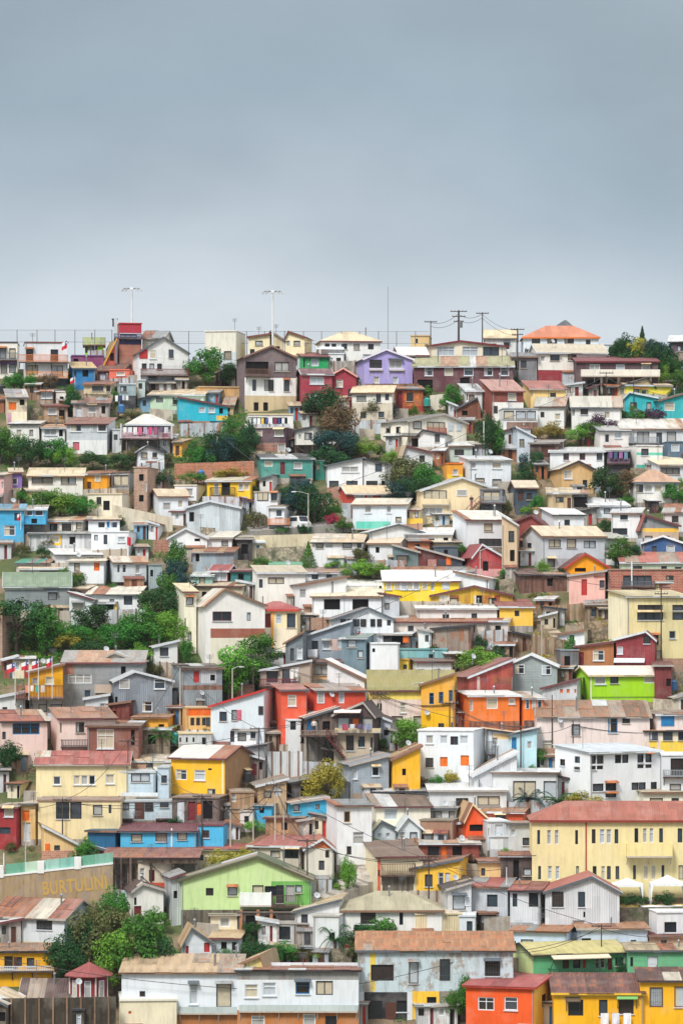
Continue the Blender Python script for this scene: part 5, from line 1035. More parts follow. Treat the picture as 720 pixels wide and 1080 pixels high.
for a in (
 ('tree', 215, 361, 408, 40, 'md', 'large green tree on the ridge before the windowless cream block'),
 ('tree', 243, 380, 408, 22, 'dk', 'dark slim tree left of the brown chalet'),
 ('tree', 657, 349, 396, 26, 'dk', 'dark tree at the left end of the ridge clump'),
 ('conifer', 677, 344, 393, 22, 'dk', 'tallest dark conifer in the ridge clump at the right'),
 ('tree', 686, 350, 396, 26, 'bl', 'dark blue green tree beside the yellow tree on the ridge'),
 ('tree', 698, 357, 400, 28, 'bl', 'low blue green tree at the right of the ridge clump'),
 ('tree', 670, 352, 396, 26, 'yl', 'yellow green tree in the middle of the conifers'),
 ('bush', 664, 360, 397, 40, 'dk', 'dark bush under the ridge conifers'),
 ('bush', 704, 372, 404, 30, 'md', 'green bush right of the long dark brown house'),
 ('bush', 716, 388, 414, 26, 'md', 'green bush at the right edge under the ridge'),
 ('bush', 700, 384, 412, 18, 'br', 'bright bush beside the white parapet balcony'),
 ('bush', 715, 405, 430, 22, 'dk', 'dark bush right of the bright yellow cottage'),
 ('tree', 15, 391, 416, 24, 'md', 'green tree under the orange balconies at the left edge'),
 ('bush', 35, 392, 416, 26, 'md', 'green bush directly below the lower orange balcony'),
 ('tree', 50, 390, 416, 20, 'bn', 'brownish bare looking tree right of the green bush'),
 ('tree', 78, 409, 440, 22, 'dk', 'dark tree between plank house and taupe house'),
 ('bush', 140, 430, 446, 22, 'ol', 'olive scrub above the stilted veranda'),
 ('tree', 340, 404, 450, 38, 'dk', 'dark tree in front of the crimson houses'),
 ('tree', 357, 420, 470, 38, 'bn', 'brownish olive tree below the crimson gable'),
 ('tree', 352, 445, 492, 44, 'bl', 'big blue green tree right of the white cube on stilts'),
 ('bush', 331, 425, 446, 26, 'bn', 'brown scrub right of the brown chalet'),
 ('tree', 366, 385, 425, 22, 'dk', 'dark branches touching the crimson gabled house'),
 ('tree', 390, 418, 446, 26, 'ol', 'olive tree below the white tan eaved house'),
 ('tree', 409, 420, 444, 18, 'bl', 'small dark round tree left of the big cream house'),
 ('bush', 384, 460, 488, 34, 'br', 'bright green bush left of the white cottage'),
 ('bush', 412, 472, 492, 18, 'br', 'small bright bush by the white cottage'),
 ('tree', 430, 478, 524, 44, 'ol', 'olive tree in front of the white cottage'),
 ('tree', 448, 486, 530, 34, 'md', 'green tree left of the orange block'),
 ('tree', 424, 500, 536, 30, 'bl', 'dark green tree above the red house'),
 ('bush', 449, 405, 426, 20, 'md', 'green bush right of the rust red shed'),
 ('tree', 478, 402, 432, 22, 'md', 'green tree left of the small white house'),
 ('bush', 471, 414, 436, 18, 'md', 'round green bush beside the orange roofed cabin'),
 ('tree', 513, 434, 478, 24, 'dk', 'dark slope tree left of the sunroom house'),
 ('tree', 524, 446, 484, 18, 'md', 'green slope tree under the sunroom house'),
 ('bush', 634, 434, 463, 36, 'pu', 'purple leaved bush below the white roofed row'),
 ('bush', 690, 425, 452, 30, 'pu', 'purple bush before the turquoise pair'),
 ('bush', 671, 426, 452, 30, 'md', 'green bush before the turquoise pair'),
 ('bush', 610, 448, 470, 28, 'br', 'bright green bush left of the slanted eave white house'),
 ('bush', 580, 443, 466, 34, 'yl', 'yellow green creeper over the garage'),
 ('tree', 622, 440, 468, 26, 'md', 'green tree under the purple leaved bush'),
 ('tree', 641, 488, 530, 38, 'dk', 'dark tree right of the tan gabled house'),
 ('tree', 656, 492, 528, 24, 'bn', 'brownish tree left of the bay house'),
 ('bush', 710, 508, 534, 26, 'md', 'green bush before the white bay house'),
 ('bush', 660, 520, 536, 18, 'md', 'low green bush left of the bay house wall'),
 ('tree', 566, 470, 500, 14, 'dk', 'narrow dark tree left of the long white house'),
 ('tree', 552, 474, 510, 14, 'bl', 'narrow dark tree beside the slate shack'),
 ('tree', 566, 520, 545, 14, 'md', 'small tree between slate shack and tan hut'),
 ('bush', 557, 530, 548, 18, 'br', 'pale green bush under the slate shack'),
 ('tree', 10, 449, 490, 34, 'md', 'green tree at the left edge below the patched shack'),
 ('tree', 32, 456, 494, 36, 'dk', 'dark round tree second from the left edge'),
 ('tree', 55, 458, 494, 34, 'md', 'green tree left of the grey clapboard house'),
 ('tree', 68, 468, 496, 26, 'br', 'bright crowned tree at the foot of the grey clapboard house'),
 ('bush', 98, 474, 496, 34, 'dk', 'dark hedge bush under the grey clapboard house'),
 ('bush', 125, 475, 496, 32, 'dk', 'dark hedge bush left of the small gabled cottage'),
 ('tree', 228, 446, 494, 30, 'dk', 'dark tree left of the maroon clapboard house'),
 ('tree', 246, 434, 484, 26, 'md', 'green tree between tan hut and maroon house'),
 ('tree', 252, 455, 494, 28, 'dk', 'dark tree at the left wall of the maroon house'),
 ('tree', 208, 462, 494, 26, 'md', 'green tree below the turquoise stilts'),
 ('bush', 172, 493, 518, 30, 'dk', 'dark hedge right of the ruined brick tower'),
 ('bush', 203, 494, 514, 30, 'md', 'green hedge above the bright yellow house'),
 ('bush', 240, 492, 508, 40, 'yl', 'yellow weeds under the long brick wall'),
 ('tree', 43, 515, 548, 34, 'md', 'green tree under the purple house'),
 ('tree', 64, 514, 548, 36, 'br', 'bright tree before the long window strip house'),
 ('tree', 84, 520, 548, 36, 'md', 'round tree before the orange house'),
 ('bush', 126, 542, 562, 14, 'dk', 'dark bush on the stone bank'),
 ('tree', 316, 499, 552, 40, 'bl', 'big blue green tree below the teal house'),
 ('tree', 332, 508, 556, 38, 'dk', 'dark tree left of the white stepped house'),
 ('tree', 304, 506, 545, 22, 'dk', 'dark tree right of the small white orange railed house'),
 ('bush', 351, 527, 552, 22, 'md', 'green bush left of the red house'),
 ('bush', 352, 540, 558, 20, 'rd', 'red flowering bush by the road'),
 ('bush', 362, 545, 562, 20, 'md', 'green bush under the red flowers'),
 ('bush', 268, 533, 562, 26, 'ol', 'olive scrub below the bright yellow house'),
 ('conifer', 325, 571, 602, 20, 'md', 'small conifer before the tan roofed white house'),
 ('bush', 378, 588, 614, 40, 'br', 'bright green bush above the bright yellow house'),
 ('bush', 398, 592, 612, 28, 'br', 'bright green bush left of the grey green shed'),
 ('bush', 354, 588, 606, 26, 'br', 'lime bush right of the small conifer'),
 ('tree', 381, 575, 604, 20, 'ol', 'olive tree behind the bright bushes'),
 ('bush', 275, 585, 604, 22, 'md', 'green bush at the old grey stone bank'),
 ('tree', 72, 598, 626, 32, 'md', 'round green tree before the white brown shuttered house'),
 ('tree', 18, 620, 690, 64, 'dk', 'very large dark tree at the left edge of the ravine'),
 ('tree', 48, 634, 692, 36, 'md', 'green tree at the right shoulder of the very large dark tree'),
 ('tree', 95, 635, 668, 38, 'dk', 'dark tree under the white garage'),
 ('tree', 126, 650, 694, 42, 'md', 'green tree in the ravine under the blue windowed house'),
 ('tree', 148, 636, 686, 40, 'md', 'green tree in the middle of the ravine'),
 ('tree', 168, 610, 668, 44, 'dk', 'tall dark tree at the top of the ravine'),
 ('tree', 186, 584, 640, 34, 'bl', 'dark tree left of the rusty roofed corrugated shed'),
 ('tree', 180, 640, 692, 36, 'br', 'bright tree left of the tall cream house'),
 ('bush', 100, 668, 700, 44, 'dk', 'dark ravine bush below the dark tree'),
 ('bush', 70, 664, 690, 30, 'yl', 'yellow grass clump in the ravine'),
 ('tree', 196, 668, 704, 12, 'md', 'thin tree against the tall cream house'),
 ('tree', 247, 674, 738, 46, 'br', 'bright green tree before the tall white gabled house'),
 ('tree', 272, 664, 712, 40, 'md', 'round green tree under the cream orange pillared house'),
 ('tree', 268, 684, 732, 40, 'md', 'deep green tree right of the grey corrugated house'),
 ('bush', 505, 680, 714, 48, 'br', 'wide bright bush right of the brown roofed white house'),
 ('bush', 524, 679, 706, 26, 'dk', 'dark bush above the grey trimmed gable'),
 ('tree', 652, 562, 602, 28, 'md', 'green tree right of the big pale grey house'),
 ('tree', 668, 572, 598, 20, 'dk', 'dark tree left of the navy house'),
 ('bush', 573, 588, 612, 18, 'br', 'bright cypress bush left of the orange gabled hut'),
 ('bush', 590, 598, 614, 14, 'dk', 'dark shrub under the orange gabled hut'),
 ('bush', 633, 648, 670, 22, 'yl', 'yellow shrub under the pink house'),
 ('tree', 600, 668, 700, 16, 'md', 'small tree by the brown cottage wall'),
 ('tree', 433, 754, 796, 36, 'br', 'round bright tree left of the white orange shuttered house'),
 ('tree', 344, 799, 852, 42, 'yl', 'yellow green tree below the dark stilts'),
 ('bush', 330, 826, 852, 30, 'yl', 'yellow bush left of the blue grey clapboard house'),
 ('bush', 475, 811, 832, 20, 'yl', 'yellow green shrub at the foot of the white orange shuttered house'),
 ('bush', 460, 816, 834, 20, 'md', 'green shrub left of the yellow green shrub'),
 ('bush', 445, 818, 834, 18, 'bn', 'brown scrub beside the golden wall'),
 ('tree', 5, 780, 818, 34, 'dk', 'dark tree at the left edge under the pale pink house'),
 ('palm', 171, 762, 794, 32, 'md', 'bushy green palm right of the brown bay house'),
 ('palm', 588, 832, 862, 34, 'dk', 'dark palm left of the yellow green bush'),
 ('palm', 556, 828, 860, 34, 'bl', 'grey green palm before the glazed terrace doors'),
 ('bush', 613, 831, 858, 44, 'yl', 'yellow green bush below the modern white house'),
 ('tree', 565, 785, 812, 20, 'md', 'small tree by the pale turquoise house'),
 ('bush', 89, 880, 920, 28, 'md', 'green bush before the blue tarpaulin shelter'),
 ('bush', 232, 894, 924, 34, 'yl', 'yellow green bush left behind the green gable'),
 ('bush', 258, 891, 918, 38, 'yl', 'yellow green bush right behind the green gable'),
 ('bush', 400, 884, 900, 28, 'br', 'bright trimmed hedge above the brown roof'),
 ('tree', 367, 900, 948, 16, 'br', 'bright vine covered post by the lane'),
 ('bush', 349, 922, 938, 16, 'dk', 'dark shrub at the lane side'),
 ('tree', 104, 940, 1030, 52, 'ol', 'tall olive tree right of the rusty roofed grey house'),
 ('tree', 142, 952, 1046, 62, 'md', 'big deep green tree before the white cottage'),
 ('tree', 122, 975, 1048, 44, 'br', 'bright green tree between the olive and deep green trees'),
 ('tree', 70, 984, 1040, 44, 'dk', 'dark tree above the red turret'),
 ('tree', 120, 934, 980, 30, 'md', 'green tree under the dark shelter posts'),
 ('bush', 165, 955, 985, 30, 'md', 'green bush beside the maroon door cottage'),
 ('tree', 398, 964, 1012, 50, 'md', 'dense green tree before the long olive tan hip'),
 ('tree', 378, 972, 1012, 30, 'dk', 'dark tree left of the dense green tree'),
 ('palm', 353, 972, 1016, 30, 'dk', 'small palm beside the purple laundry hut'),
 ('bush', 268, 986, 1020, 38, 'dk', 'dark bush before the corrugated sheds'),
 ('bush', 298, 990, 1022, 34, 'md', 'green bush right of the dark bush'),
 ('bush', 240, 1000, 1018, 32, 'md', 'bright shrub under the grey cottage wing'),
 ('bush', 315, 994, 1020, 26, 'ol', 'olive shrub by the tall plinth house'),
 ('tree', 494, 1027, 1079, 30, 'md', 'green tree before the peeling pale blue house'),
 ('bush', 478, 1042, 1080, 22, 'md', 'green shrub left of the bright red orange house'),
 ('bush', 655, 1010, 1040, 14, 'dk', 'dark potted shrub at the green porch'),
 ('bush', 668, 940, 962, 26, 'dk', 'dark shrub under the left gazebo'),
 ('bush', 700, 938, 962, 26, 'dk', 'dark shrub under the right gazebo'),
 ('tree', 690, 356, 400, 24, 'dk', 'dark round tree among the ridge conifers'),
 ('bush', 321, 551, 566, 14, 'dk', 'dark bush at the foot of the road lamp'),
 ('tree', 158, 650, 690, 36, 'md', 'green crown behind the lone white ravine house'),
 ('tree', 176, 600, 650, 30, 'md', 'green crown on the ravine rim beside the tan shed'),
 ('tree', 190, 612, 662, 28, 'dk', 'dark crown touching the tall cream house top'),
 ('tree', 186, 566, 612, 22, 'md', 'green tree left of the white gabled low pitch house'),
 ('bush', 78, 652, 684, 40, 'md', 'green ravine bush right of the large trees'),
 ('bush', 150, 676, 704, 30, 'br', 'bright bush left of the lone white ravine house'),
 ('tree', 232, 456, 500, 34, 'bl', 'blue green tree above the long brick wall'),
 ('tree', 216, 470, 500, 28, 'md', 'green tree above the low tan shed'),
 ('tree', 262, 440, 488, 22, 'dk', 'dark tree half hiding the maroon clapboard windows'),
 ('tree', 345, 470, 500, 40, 'dk', 'dark tree under the big blue green tree'),
 ('tree', 436, 496, 536, 34, 'dk', 'dark tree between olive and green slope trees'),
 ('tree', 0, 446, 488, 30, 'dk', 'dark tree crossing the left edge below the shack'),
 ('tree', 76, 402, 440, 16, 'md', 'green tree above the plank porch house'),
 ('tree', 88, 962, 1030, 40, 'dk', 'dark tree behind the tall olive tree'),
 ('tree', 162, 972, 1046, 40, 'dk', 'dark tree left of the red shuttered cottage'),
 ('tree', 284, 992, 1024, 30, 'dk', 'dark tree between grey wing and plinth house'),
 ('tree', 708, 362, 404, 26, 'dk', 'dark tree under the white roof at the ridge edge'),
 ('tree', 652, 354, 396, 20, 'dk', 'dark broad tree at the left of the ridge conifers'),
 ('tree', 518, 440, 484, 22, 'dk', 'dark tree beside the white pole'),
 ('bush', 555, 486, 520, 26, 'dk', 'dark bush left of the tan gabled house'),

): T(*a)
for c in CLUT:
    if c[0] == 'shrub':
        _, x, y, w_, h_, col, lb = c
        T('bush', x, y - h_, y, w_, col, {'md': 'green ', 'dk': 'dark ', 'br': 'bright ', 'ol': 'olive '}[col] + lb)
    else:
        _, x, xx, y, yb, mt, lb = c
        WALL(x, xx, y, y + random.uniform(-2, 2), yb, mt, {'taupe/w/.7': 'grey board ', 'wood/w/.7': 'brown board ', 'corr/v/.7': 'metal sheet ', 'B8B0A4/s/.7': 'plastered ', 'lgrey/v/.6': 'pale sheet ', 'A89C88/r': 'stone ', 'A87858/w/.7': 'tan board ', 'B4846A/k/.5': 'brick '}[mt] + lb, 'fence', th=.12, posts=3)

# ---- small makeshift sheds, walls, tanks and plants standing in the open gaps between the houses
bpy.context.view_layer.update(); DG = bpy.context.evaluated_depsgraph_get()
KEEP = [(0, 215, 585, 705), (553, 660, 655, 705), (300, 400, 925, 965), (262, 395, 540, 568), (180, 270, 440, 500), (0, 140, 440, 500), (650, 730, 925, 960), (440, 500, 800, 835), (60, 200, 940, 1060)]
WALL(566, 646, 640, 634, 654, 'A08868/w/.8', 'weathered board fence on the dry slope under the pink house', 'fence', th=.12, posts=6)
WALL(596, 656, 658, 652, 674, 'A8927A/r/.7', 'rubble bank wall above the brown cottage')
WALL(560, 600, 668, 676, 690, '9A8468/w/.8', 'low leaning board fence beside the concrete path', 'fence', th=.12, posts=4)
H(618, 646, 634, 638, 656, 'f', '8C7A68/w/.7', 'greyroof/v/.6', 'grey plank shack on the dry slope below the pink house', '642-650k5:626;641-656D5:637', name='shack', L=3)
H(570, 590, 646, 650, 666, 'l', 'C8BCA4/v/.6', 'tanroof/v/.6', 'pale sheet shack at the top of the concrete path', '653-659d4:576;652-666o4:585', name='shack', L=3)
grng = random.Random(5); spots = []; used = set()
for gy in range(396, 1078, 7):
    for gx in range(2, 720, 7):
        if any(a < gx < b and c < gy < d for a, b, c, d in KEEP): continue
        dv = Vector(((gx - 360) / F, 1, (YH - gy) / F)).normalized()
        ok, loc, nn, fi, ob, mtx = scene.ray_cast(DG, Vector((0, 0, 0)), dv)
        if ok and ob.name.startswith('hillside'): spots.append((gx, gy))
        elif ok and ob.name.startswith(('path', 'lane', 'road')): pass
grng.shuffle(spots); taken = []; nfill = 0
for gx, gy in spots:
    if any(abs(gx - a) < 13 and abs(gy - b) < 11 for a, b in taken): continue
    near = sorted(HOUSES, key=lambda h: (h[0] - gx) ** 2 + (h[1] - gy) ** 2)[:5]
    near = [h for h in near if len(h[2].split()) <= 10 and h[2] not in used and ' shack ' not in h[2]]
    if not near: continue
    lb = near[0][2]; used.add(lb); taken.append((gx, gy)); nfill += 1; q = grng.random(); k = ppm_of(gy) / 9
    if q < .62:
        wn_, wm = grng.choice([('grey board', 'taupe/w/.7'), ('brown plank', 'wood/w/.7'), ('pale sheet metal', 'corr/v/.6'), ('white painted', 'E0E2E2/h/.5'), ('pale grey', 'C4C8CC/s/.5'), ('white plastered', 'E2E4E6/s/.4'), ('rusty metal', 'A87050/v/.8'), ('white sheet metal', 'D4D8DA/v/.5'), ('blue painted', '7FA8C4/h/.5'), ('cream', 'E2D8BC/s/.5'), ('dark', 'darkwood/w/.6'), ('red brown', '94584A/w/.6')])
        w_ = grng.uniform(13, 26) * k; h_ = grng.uniform(13, 21) * k; yb = gy + 5 * k; x0 = gx - w_ / 2
        H(x0, x0 + w_, yb - h_ - grng.uniform(2, 4), yb - h_, yb, grng.choice('fflm'), wm, grng.choice(['rust/v/.7', 'greyroof/v/.6', 'tanroof/v/.6', 'whiteroof/v/.5', 'whiteroof/v/.4', 'D0C4B0/v/.6', 'foil/v/.5']), wn_ + ' shack beside the ' + lb,
          '%d-%d%s%d:%.1f;%d-%d%s%d:%.1f' % (yb - h_ * .82, yb - h_ * .42, grng.choice('CVdk'), max(3, w_ * .22), x0 + w_ * .3, yb - h_ * .8, yb + 2, grng.choice('DoMRB'), max(3, w_ * .2), x0 + w_ * .7), name='shack', L=3.5)
    elif q < .76:
        mn, mm = grng.choice([('stone', 'A09480/r/.6'), ('plastered', 'C4BAA8/s/.8'), ('brick', 'B07058/k/.6'), ('concrete', 'A8A298/s/.8')]); w_ = grng.uniform(14, 30) * k
        WALL(gx - w_ / 2, gx + w_ / 2, gy - 9 * k, gy - grng.uniform(7, 11) * k, gy + 5 * k, mm, mn + ' bank wall beside the ' + lb)
    elif q < .86:
        tk, tm = grng.choice([('teal', '2F8C82'), ('black', '2A2A2E'), ('blue', '3A6CA0')]); D = depth_of(gy + 3); r = thing('water_tank', at(gx, gy + 3, D), tk + ' water tank beside the ' + lb, 'water tank')
        m = MB()
        for a in (-.45, .45):
            for b in (-.45, .45): m.box((a - .05, b - .05, -.4), (a + .05, b + .05, .7))
        m.box((-.6, -.6, .7), (.6, .6, .78)); m.build('stand', surf('darkwood/w/.5'), r)
        m = MB(); m.tube((0, 0, .782), (0, 0, 1.75), .5, .5, 14); m.tube((0, 0, 1.75), (0, 0, 1.95), .5, .2, 14); m.tube((0, 0, 1.95), (0, 0, 2.02), .2, .2, 10); m.build('tank', plain('tank_' + tk, tm, .4), r)
    else:
        T(grng.choice(['bush', 'tree', 'bush']), gx, gy - grng.uniform(12, 20) * k, gy + 4, grng.uniform(12, 20) * k, grng.choice(['md', 'dk', 'br', 'ol']), 'leafy tree growing beside the ' + lb)
print('GAPS', len(spots), 'filled', nfill)

def scatter(name, regions, col, label, size=(.35, .9), seed=1):
    rng = random.Random(seed); V, Fc, Tt = [], [], []
    for x0, x1, y0, y1, n in regions:
        for i in range(n):
            px, py = rng.uniform(x0, x1), rng.uniform(y0, y1); p = at(px, py, depth_of(py))
            if any(a < p.x < b and c < p.y < d for a, b, c, d in FOOT): continue
            s = rng.uniform(*size); ct = rng.random()
            for j in range(26):
                q = rv(rng); q.z = abs(q.z); q = q.normalized() * q.length ** .5
                leaf(V, Fc, Tt, p + Vector((q.x * s, q.y * s, q.z * s * .8 - .1)), q + rv(rng) * .7, rng.uniform(.1, .2), min(1, ct * .6 + rng.random() * .4), rng)
    me = leafmesh(name, V, Fc, Tt); me.materials[0] = LEAF[col]
    o = bpy.data.objects.new(name, me); COL.objects.link(o); tag(o, label, None, None, 'stuff')
scatter('undergrowth', [(-20, 740, 390, 1080, 1500), (-160, -15, 395, 1080, 1100), (735, 880, 395, 1080, 1100), (0, 210, 630, 705, 700), (100, 215, 585, 640, 260), (185, 265, 425, 500, 240), (320, 375, 400, 500, 130), (300, 350, 500, 560, 80), (390, 465, 470, 535, 120), (500, 640, 430, 500, 100), (640, 730, 380, 420, 100), (0, 130, 450, 500, 120), (60, 200, 940, 1050, 120), (230, 420, 975, 1030, 120)], 'md', 'mixed green scrub filling the gaps between the houses', size=(.4, 1.3), seed=3)
scatter('scrub', [(-20, 740, 400, 1080, 700), (-160, -15, 395, 1080, 700), (735, 880, 395, 1080, 700), (0, 130, 655, 710, 160), (220, 300, 530, 600, 80), (120, 190, 540, 600, 60), (560, 660, 620, 705, 120), (300, 480, 800, 860, 60)], 'ol', 'olive grey scrub on the bare banks', seed=5)
scatter('dry_grass', [(550, 660, 625, 705, 260), (0, 150, 660, 705, 200), (-20, 740, 400, 1080, 300), (280, 330, 575, 600, 40), (440, 500, 805, 835, 30)], 'yl', 'dry yellowish grass on the slope below the pink house', (.25, .6), seed=8)
scatter('grass_slope', [(0, 150, 655, 708, 420), (100, 200, 660, 704, 160)], 'br', 'fresh green grass and weeds on the ravine slope', (.25, .7), seed=12)
# ---------------------------------------------------------------- poles, lamps, wires
POLEM = {'w': plain('white_steel', 'DADDDE', .5), 'g': plain('galvanised_steel', '9CA0A2', .5, .2), 'b': plain('creosoted_timber', '4A4240', .8), 'c': plain('concrete_pole', 'B4ADA2', .8)}
POLES = []
def POLE(px, yt, yb, kind, label, r=.12, arms=0, lamp=0, name='utility_pole', cat='utility pole', Y=None, box=False, aw=1.0):
    D = Y or depth_of(yb); p = at(px, yb, D); h = (yb - yt) * D / F; POLES.append((px, yt, D, label, arms))
    t = thing(name, p, label, cat); m = MB(); m.tube((0, 0, -1), (0, 0, h), r, r * .65, 8); m.build('pole', POLEM[kind], t)
    for i in range(arms):
        z = h - .25 - .75 * i; w = aw * (1 - .2 * i); m = MB(); m.box((-w, -.2, z), (w, -.08, z + .12))
        a = m.build('crossarm', POLEM['b'], t)
        for u in (-w + .1, -w * .45, w * .45, w - .1):
            q = MB(); q.tube((u, -.14, z + .12), (u, -.14, z + .3), .05, .035, 6); q.build('insulator', plain('ceramic', '8A8078', .3), a)
    if box: m = MB(); m.tube((.3, -.25, h - 2.6), (.3, -.25, h - 1.6), .28, n=10); m.build('transformer', plain('transformer_grey', '6C7074', .5), t)
    if lamp:
        m = MB(); z = h - .15; n = 6; q = [Vector((lamp * i / n, -.1, z + .35 * math.sin(i / n * 1.6))) for i in range(n + 1)]
        for a, b in zip(q, q[1:]): m.tube(a, b, .04, n=5)
        a = m.build('arm', POLEM['g'], t); e = q[-1]; s = 1 if lamp > 0 else -1; m = MB()
        m.hexa([e + Vector(v) for v in ((0, -.13, -.1), (s * .6, -.09, -.08), (s * .6, .09, -.08), (0, .13, -.1), (0, -.1, .06), (s * .55, -.06, .03), (s * .55, .06, .03), (0, .1, .06))])
        m.build('lamp_head', plain('lamp_grey', 'C4C8CA', .4), t)
    return t
def mast(px, yt, yb, label, hw):
    D = depth_of(yb); h = (yb - yt) * D / F; t = thing('floodlight_mast', at(px, yb, D), label, 'lamp mast')
    m = MB(); m.tube((0, 0, -1), (0, 0, h), .2, .13, 10); m.build('pole', POLEM['w'], t)
    m = MB(); m.box((-hw, -.08, h - .1), (hw, .08, h + .06)); m.box((-.08, -hw * .6, h - .1), (.08, hw * .6, h + .06)); bar = m.build('head_frame', plain('mast_frame', '7C7E82', .5), t)
    for x, y, s in ((-hw, 0, -1), (hw, 0, 1), (-hw * .55, -.3, -1), (hw * .55, -.3, 1), (0, -hw * .6, 0)):
        m = MB(); c = Vector((x, y, h - .05)); d = Vector((s * .35, -.12, -.3)); w = Vector((0, .25, 0)) if s else Vector((.25, 0, 0)); u = Vector((0, 0, .14))
        m.hexa([c - w - u, c + d - w - u, c + d + w - u, c + w - u, c - w + u, c + d - w + u, c + d + w + u, c + w + u]); m.build('lamp', plain('lamp_housing', 'B9BDC0', .4), t)
mast(139, 304, 385, 'tall white floodlight mast beside the red lookout tower', 1.15)
mast(287.5, 307, 388, 'tall white floodlight mast behind the brown chalet', 1.2)
POLE(409, 302, 385, 'g', 'slender bare aerial mast on the ridge behind the lilac house', .07, name='aerial_mast', cat='mast')
POLE(483.5, 327, 382, 'b', 'thick dark pole with transformers on the ridge', .2, 3, box=True, aw=1.25)
POLE(508.5, 329, 384, 'b', 'dark power pole with a single wide crossarm on the ridge', .12, 1, aw=.95)
POLE(454, 338, 384, 'b', 'short dark power pole above the maroon eaved cream house', .1, 1, aw=.95)
POLE(545.5, 346, 410, 'b', 'dark pole left of the orange hipped roof', .13, 2)
for a in (
 (325, 520, 566, 'c', 'street lamp pole by the parked white van', .1, 0, -1.6),
 (229, 452, 496, 'c', 'pale pole among the trees below the turquoise house', .09, 0, 0),
 (510, 444, 484, 'w', 'white pole left of the white lavender house', .1, 0, 0),
 (114, 498, 545, 'b', 'thin dark pole before the orange house', .08, 1, 0),
 (639, 392, 425, 'b', 'thin dark pole before the white parapet balcony', .07, 1, 0),
 (668, 402, 440, 'b', 'dark pole before the bright yellow cottage', .08, 1, 0),
 (628, 508, 530, 'c', 'short pale pole right of the carport', .07, 0, 0),
 (666, 592, 640, 'w', 'white post before the red brick terrace', .13, 0, 0),
 (697, 618, 706, 'b', 'dark pole in front of the large pale yellow house', .1, 2, 0),
 (571, 655, 700, 'c', 'thin pole beside the concrete path', .07, 0, 0),
 (506, 580, 630, 'c', 'lamp pole before the barrel red roof', .08, 0, 1.0),
 (245, 705, 748, 'c', 'pale concrete pole before the bright green tree', .12, 0, .8),
 (267, 690, 748, 'b', 'dark pole right of the bright green tree', .08, 1, 0),
 (190, 700, 765, 'c', 'pole before the two storey grey corrugated house', .1, 1, 0),
 (430, 722, 765, 'g', 'street lamp with long arm before the olive roof', .07, 0, 1.5),
 (400, 730, 775, 'c', 'pole with crossarm before the white lower wall', .08, 1, 0),
 (474, 740, 778, 'b', 'dark pole at the corner of the ochre house', .08, 1, 0),
 (582, 733, 800, 'b', 'dark pole with round lamp before the pale pink long house', .08, 0, 0),
 (564, 742, 800, 'c', 'pale pole before the orange house block', .08, 0, 0),
 (549, 765, 820, 'b', 'dark pole before the pale turquoise house', .1, 1, 0),
 (604, 760, 800, 'b', 'slim dark pole on the pale pink long house front', .06, 0, 0),
 (519, 770, 812, 'g', 'grey pole by the white porch house', .06, 0, 0),
 (273, 767, 830, 'b', 'thin dark pole by the grey roofed lean-to', .07, 1, 0),
 (135, 780, 850, 'b', 'thin dark pole before the long pale yellow house', .07, 1, 0),
 (66, 842, 895, 'b', 'dark pole before the barred yellow windows', .09, 1, 0),
 (213, 838, 905, 'b', 'dark pole before the open basement', .09, 1, 0),
 (243, 852, 905, 'c', 'pale pole right of the sky blue block', .09, 1, 0),
 (267, 852, 900, 'c', 'pale pole with long stay by the blue hut', .09, 1, 0),
 (290, 826, 900, 'c', 'leaning pole pair by the sky blue hut', .11, 2, 0),
 (299, 838, 900, 'c', 'second pale pole next to the leaning pair', .08, 0, 0),
 (4, 900, 955, 'w', 'white post at the left end of the graffiti wall', .09, 0, 0),
 (27, 868, 940, 'c', 'pale pole by the dark red house', .09, 0, 0),
 (324, 885, 965, 'b', 'dark pole right of the green gable', .1, 2, 0),
 (452, 905, 965, 'b', 'dark pole with crossarm before the yellow cottage', .1, 2, 0),
 (534, 915, 968, 'w', 'white pipe post left of the pale grey gabled house', .06, 0, 0),
 (634, 975, 1030, 'b', 'dark pole before the powder blue wing', .08, 1, 0),
 (311, 1040, 1095, 'b', 'dark pole before the blue window of the white long house', .1, 1, 0),
 (507, 1000, 1070, 'c', 'pale pole before the peeling house end', .1, 2, 0),
): POLE(a[0], a[1], a[2], a[3], a[4], a[5], a[6], a[7])
# lamp globe on the pole at 582
def wire(pts, label, sag=.6, Y=None):
    m = MB(); P = [at(x, y, d) for x, y, d in pts]
    for a, b in zip(P, P[1:]):
        n = 8; q = [a.lerp(b, i / n) - Vector((0, 0, sag * 4 * (i / n) * (1 - i / n))) for i in range(n + 1)]
        for c, d in zip(q, q[1:]): m.tube(c, d, .033, n=3)
    tag(m.build('overhead_wire', plain('cable_black', '2C2A2C', .6)), label, 'wire')
dp = depth_of
wire([(454, 340, dp(384)), (483, 331, dp(382)), (508, 331, dp(384)), (545, 348, dp(410))], 'power line strung over the ridge between the dark poles')
wire([(454, 344, dp(384)), (483, 337, dp(382)), (508, 335, dp(384)), (545, 354, dp(410))], 'lower power line strung between the ridge poles')
wire([(300, 940, dp(965)), (324, 892, dp(965)), (452, 908, dp(965)), (534, 916, dp(968))], 'cables sagging from the green gable to the yellow cottage')
wire([(-10, 1010, dp(1095)), (311, 1046, dp(1095)), (507, 1006, dp(1070)), (634, 980, dp(1030)), (735, 985, dp(1030))], 'long cables crossing the fronts of the lowest houses')
wire([(-10, 850, dp(895)), (66, 846, dp(895)), (213, 842, dp(905)), (290, 832, dp(900)), (324, 890, dp(965))], 'cables between poles of the blue hut bank')
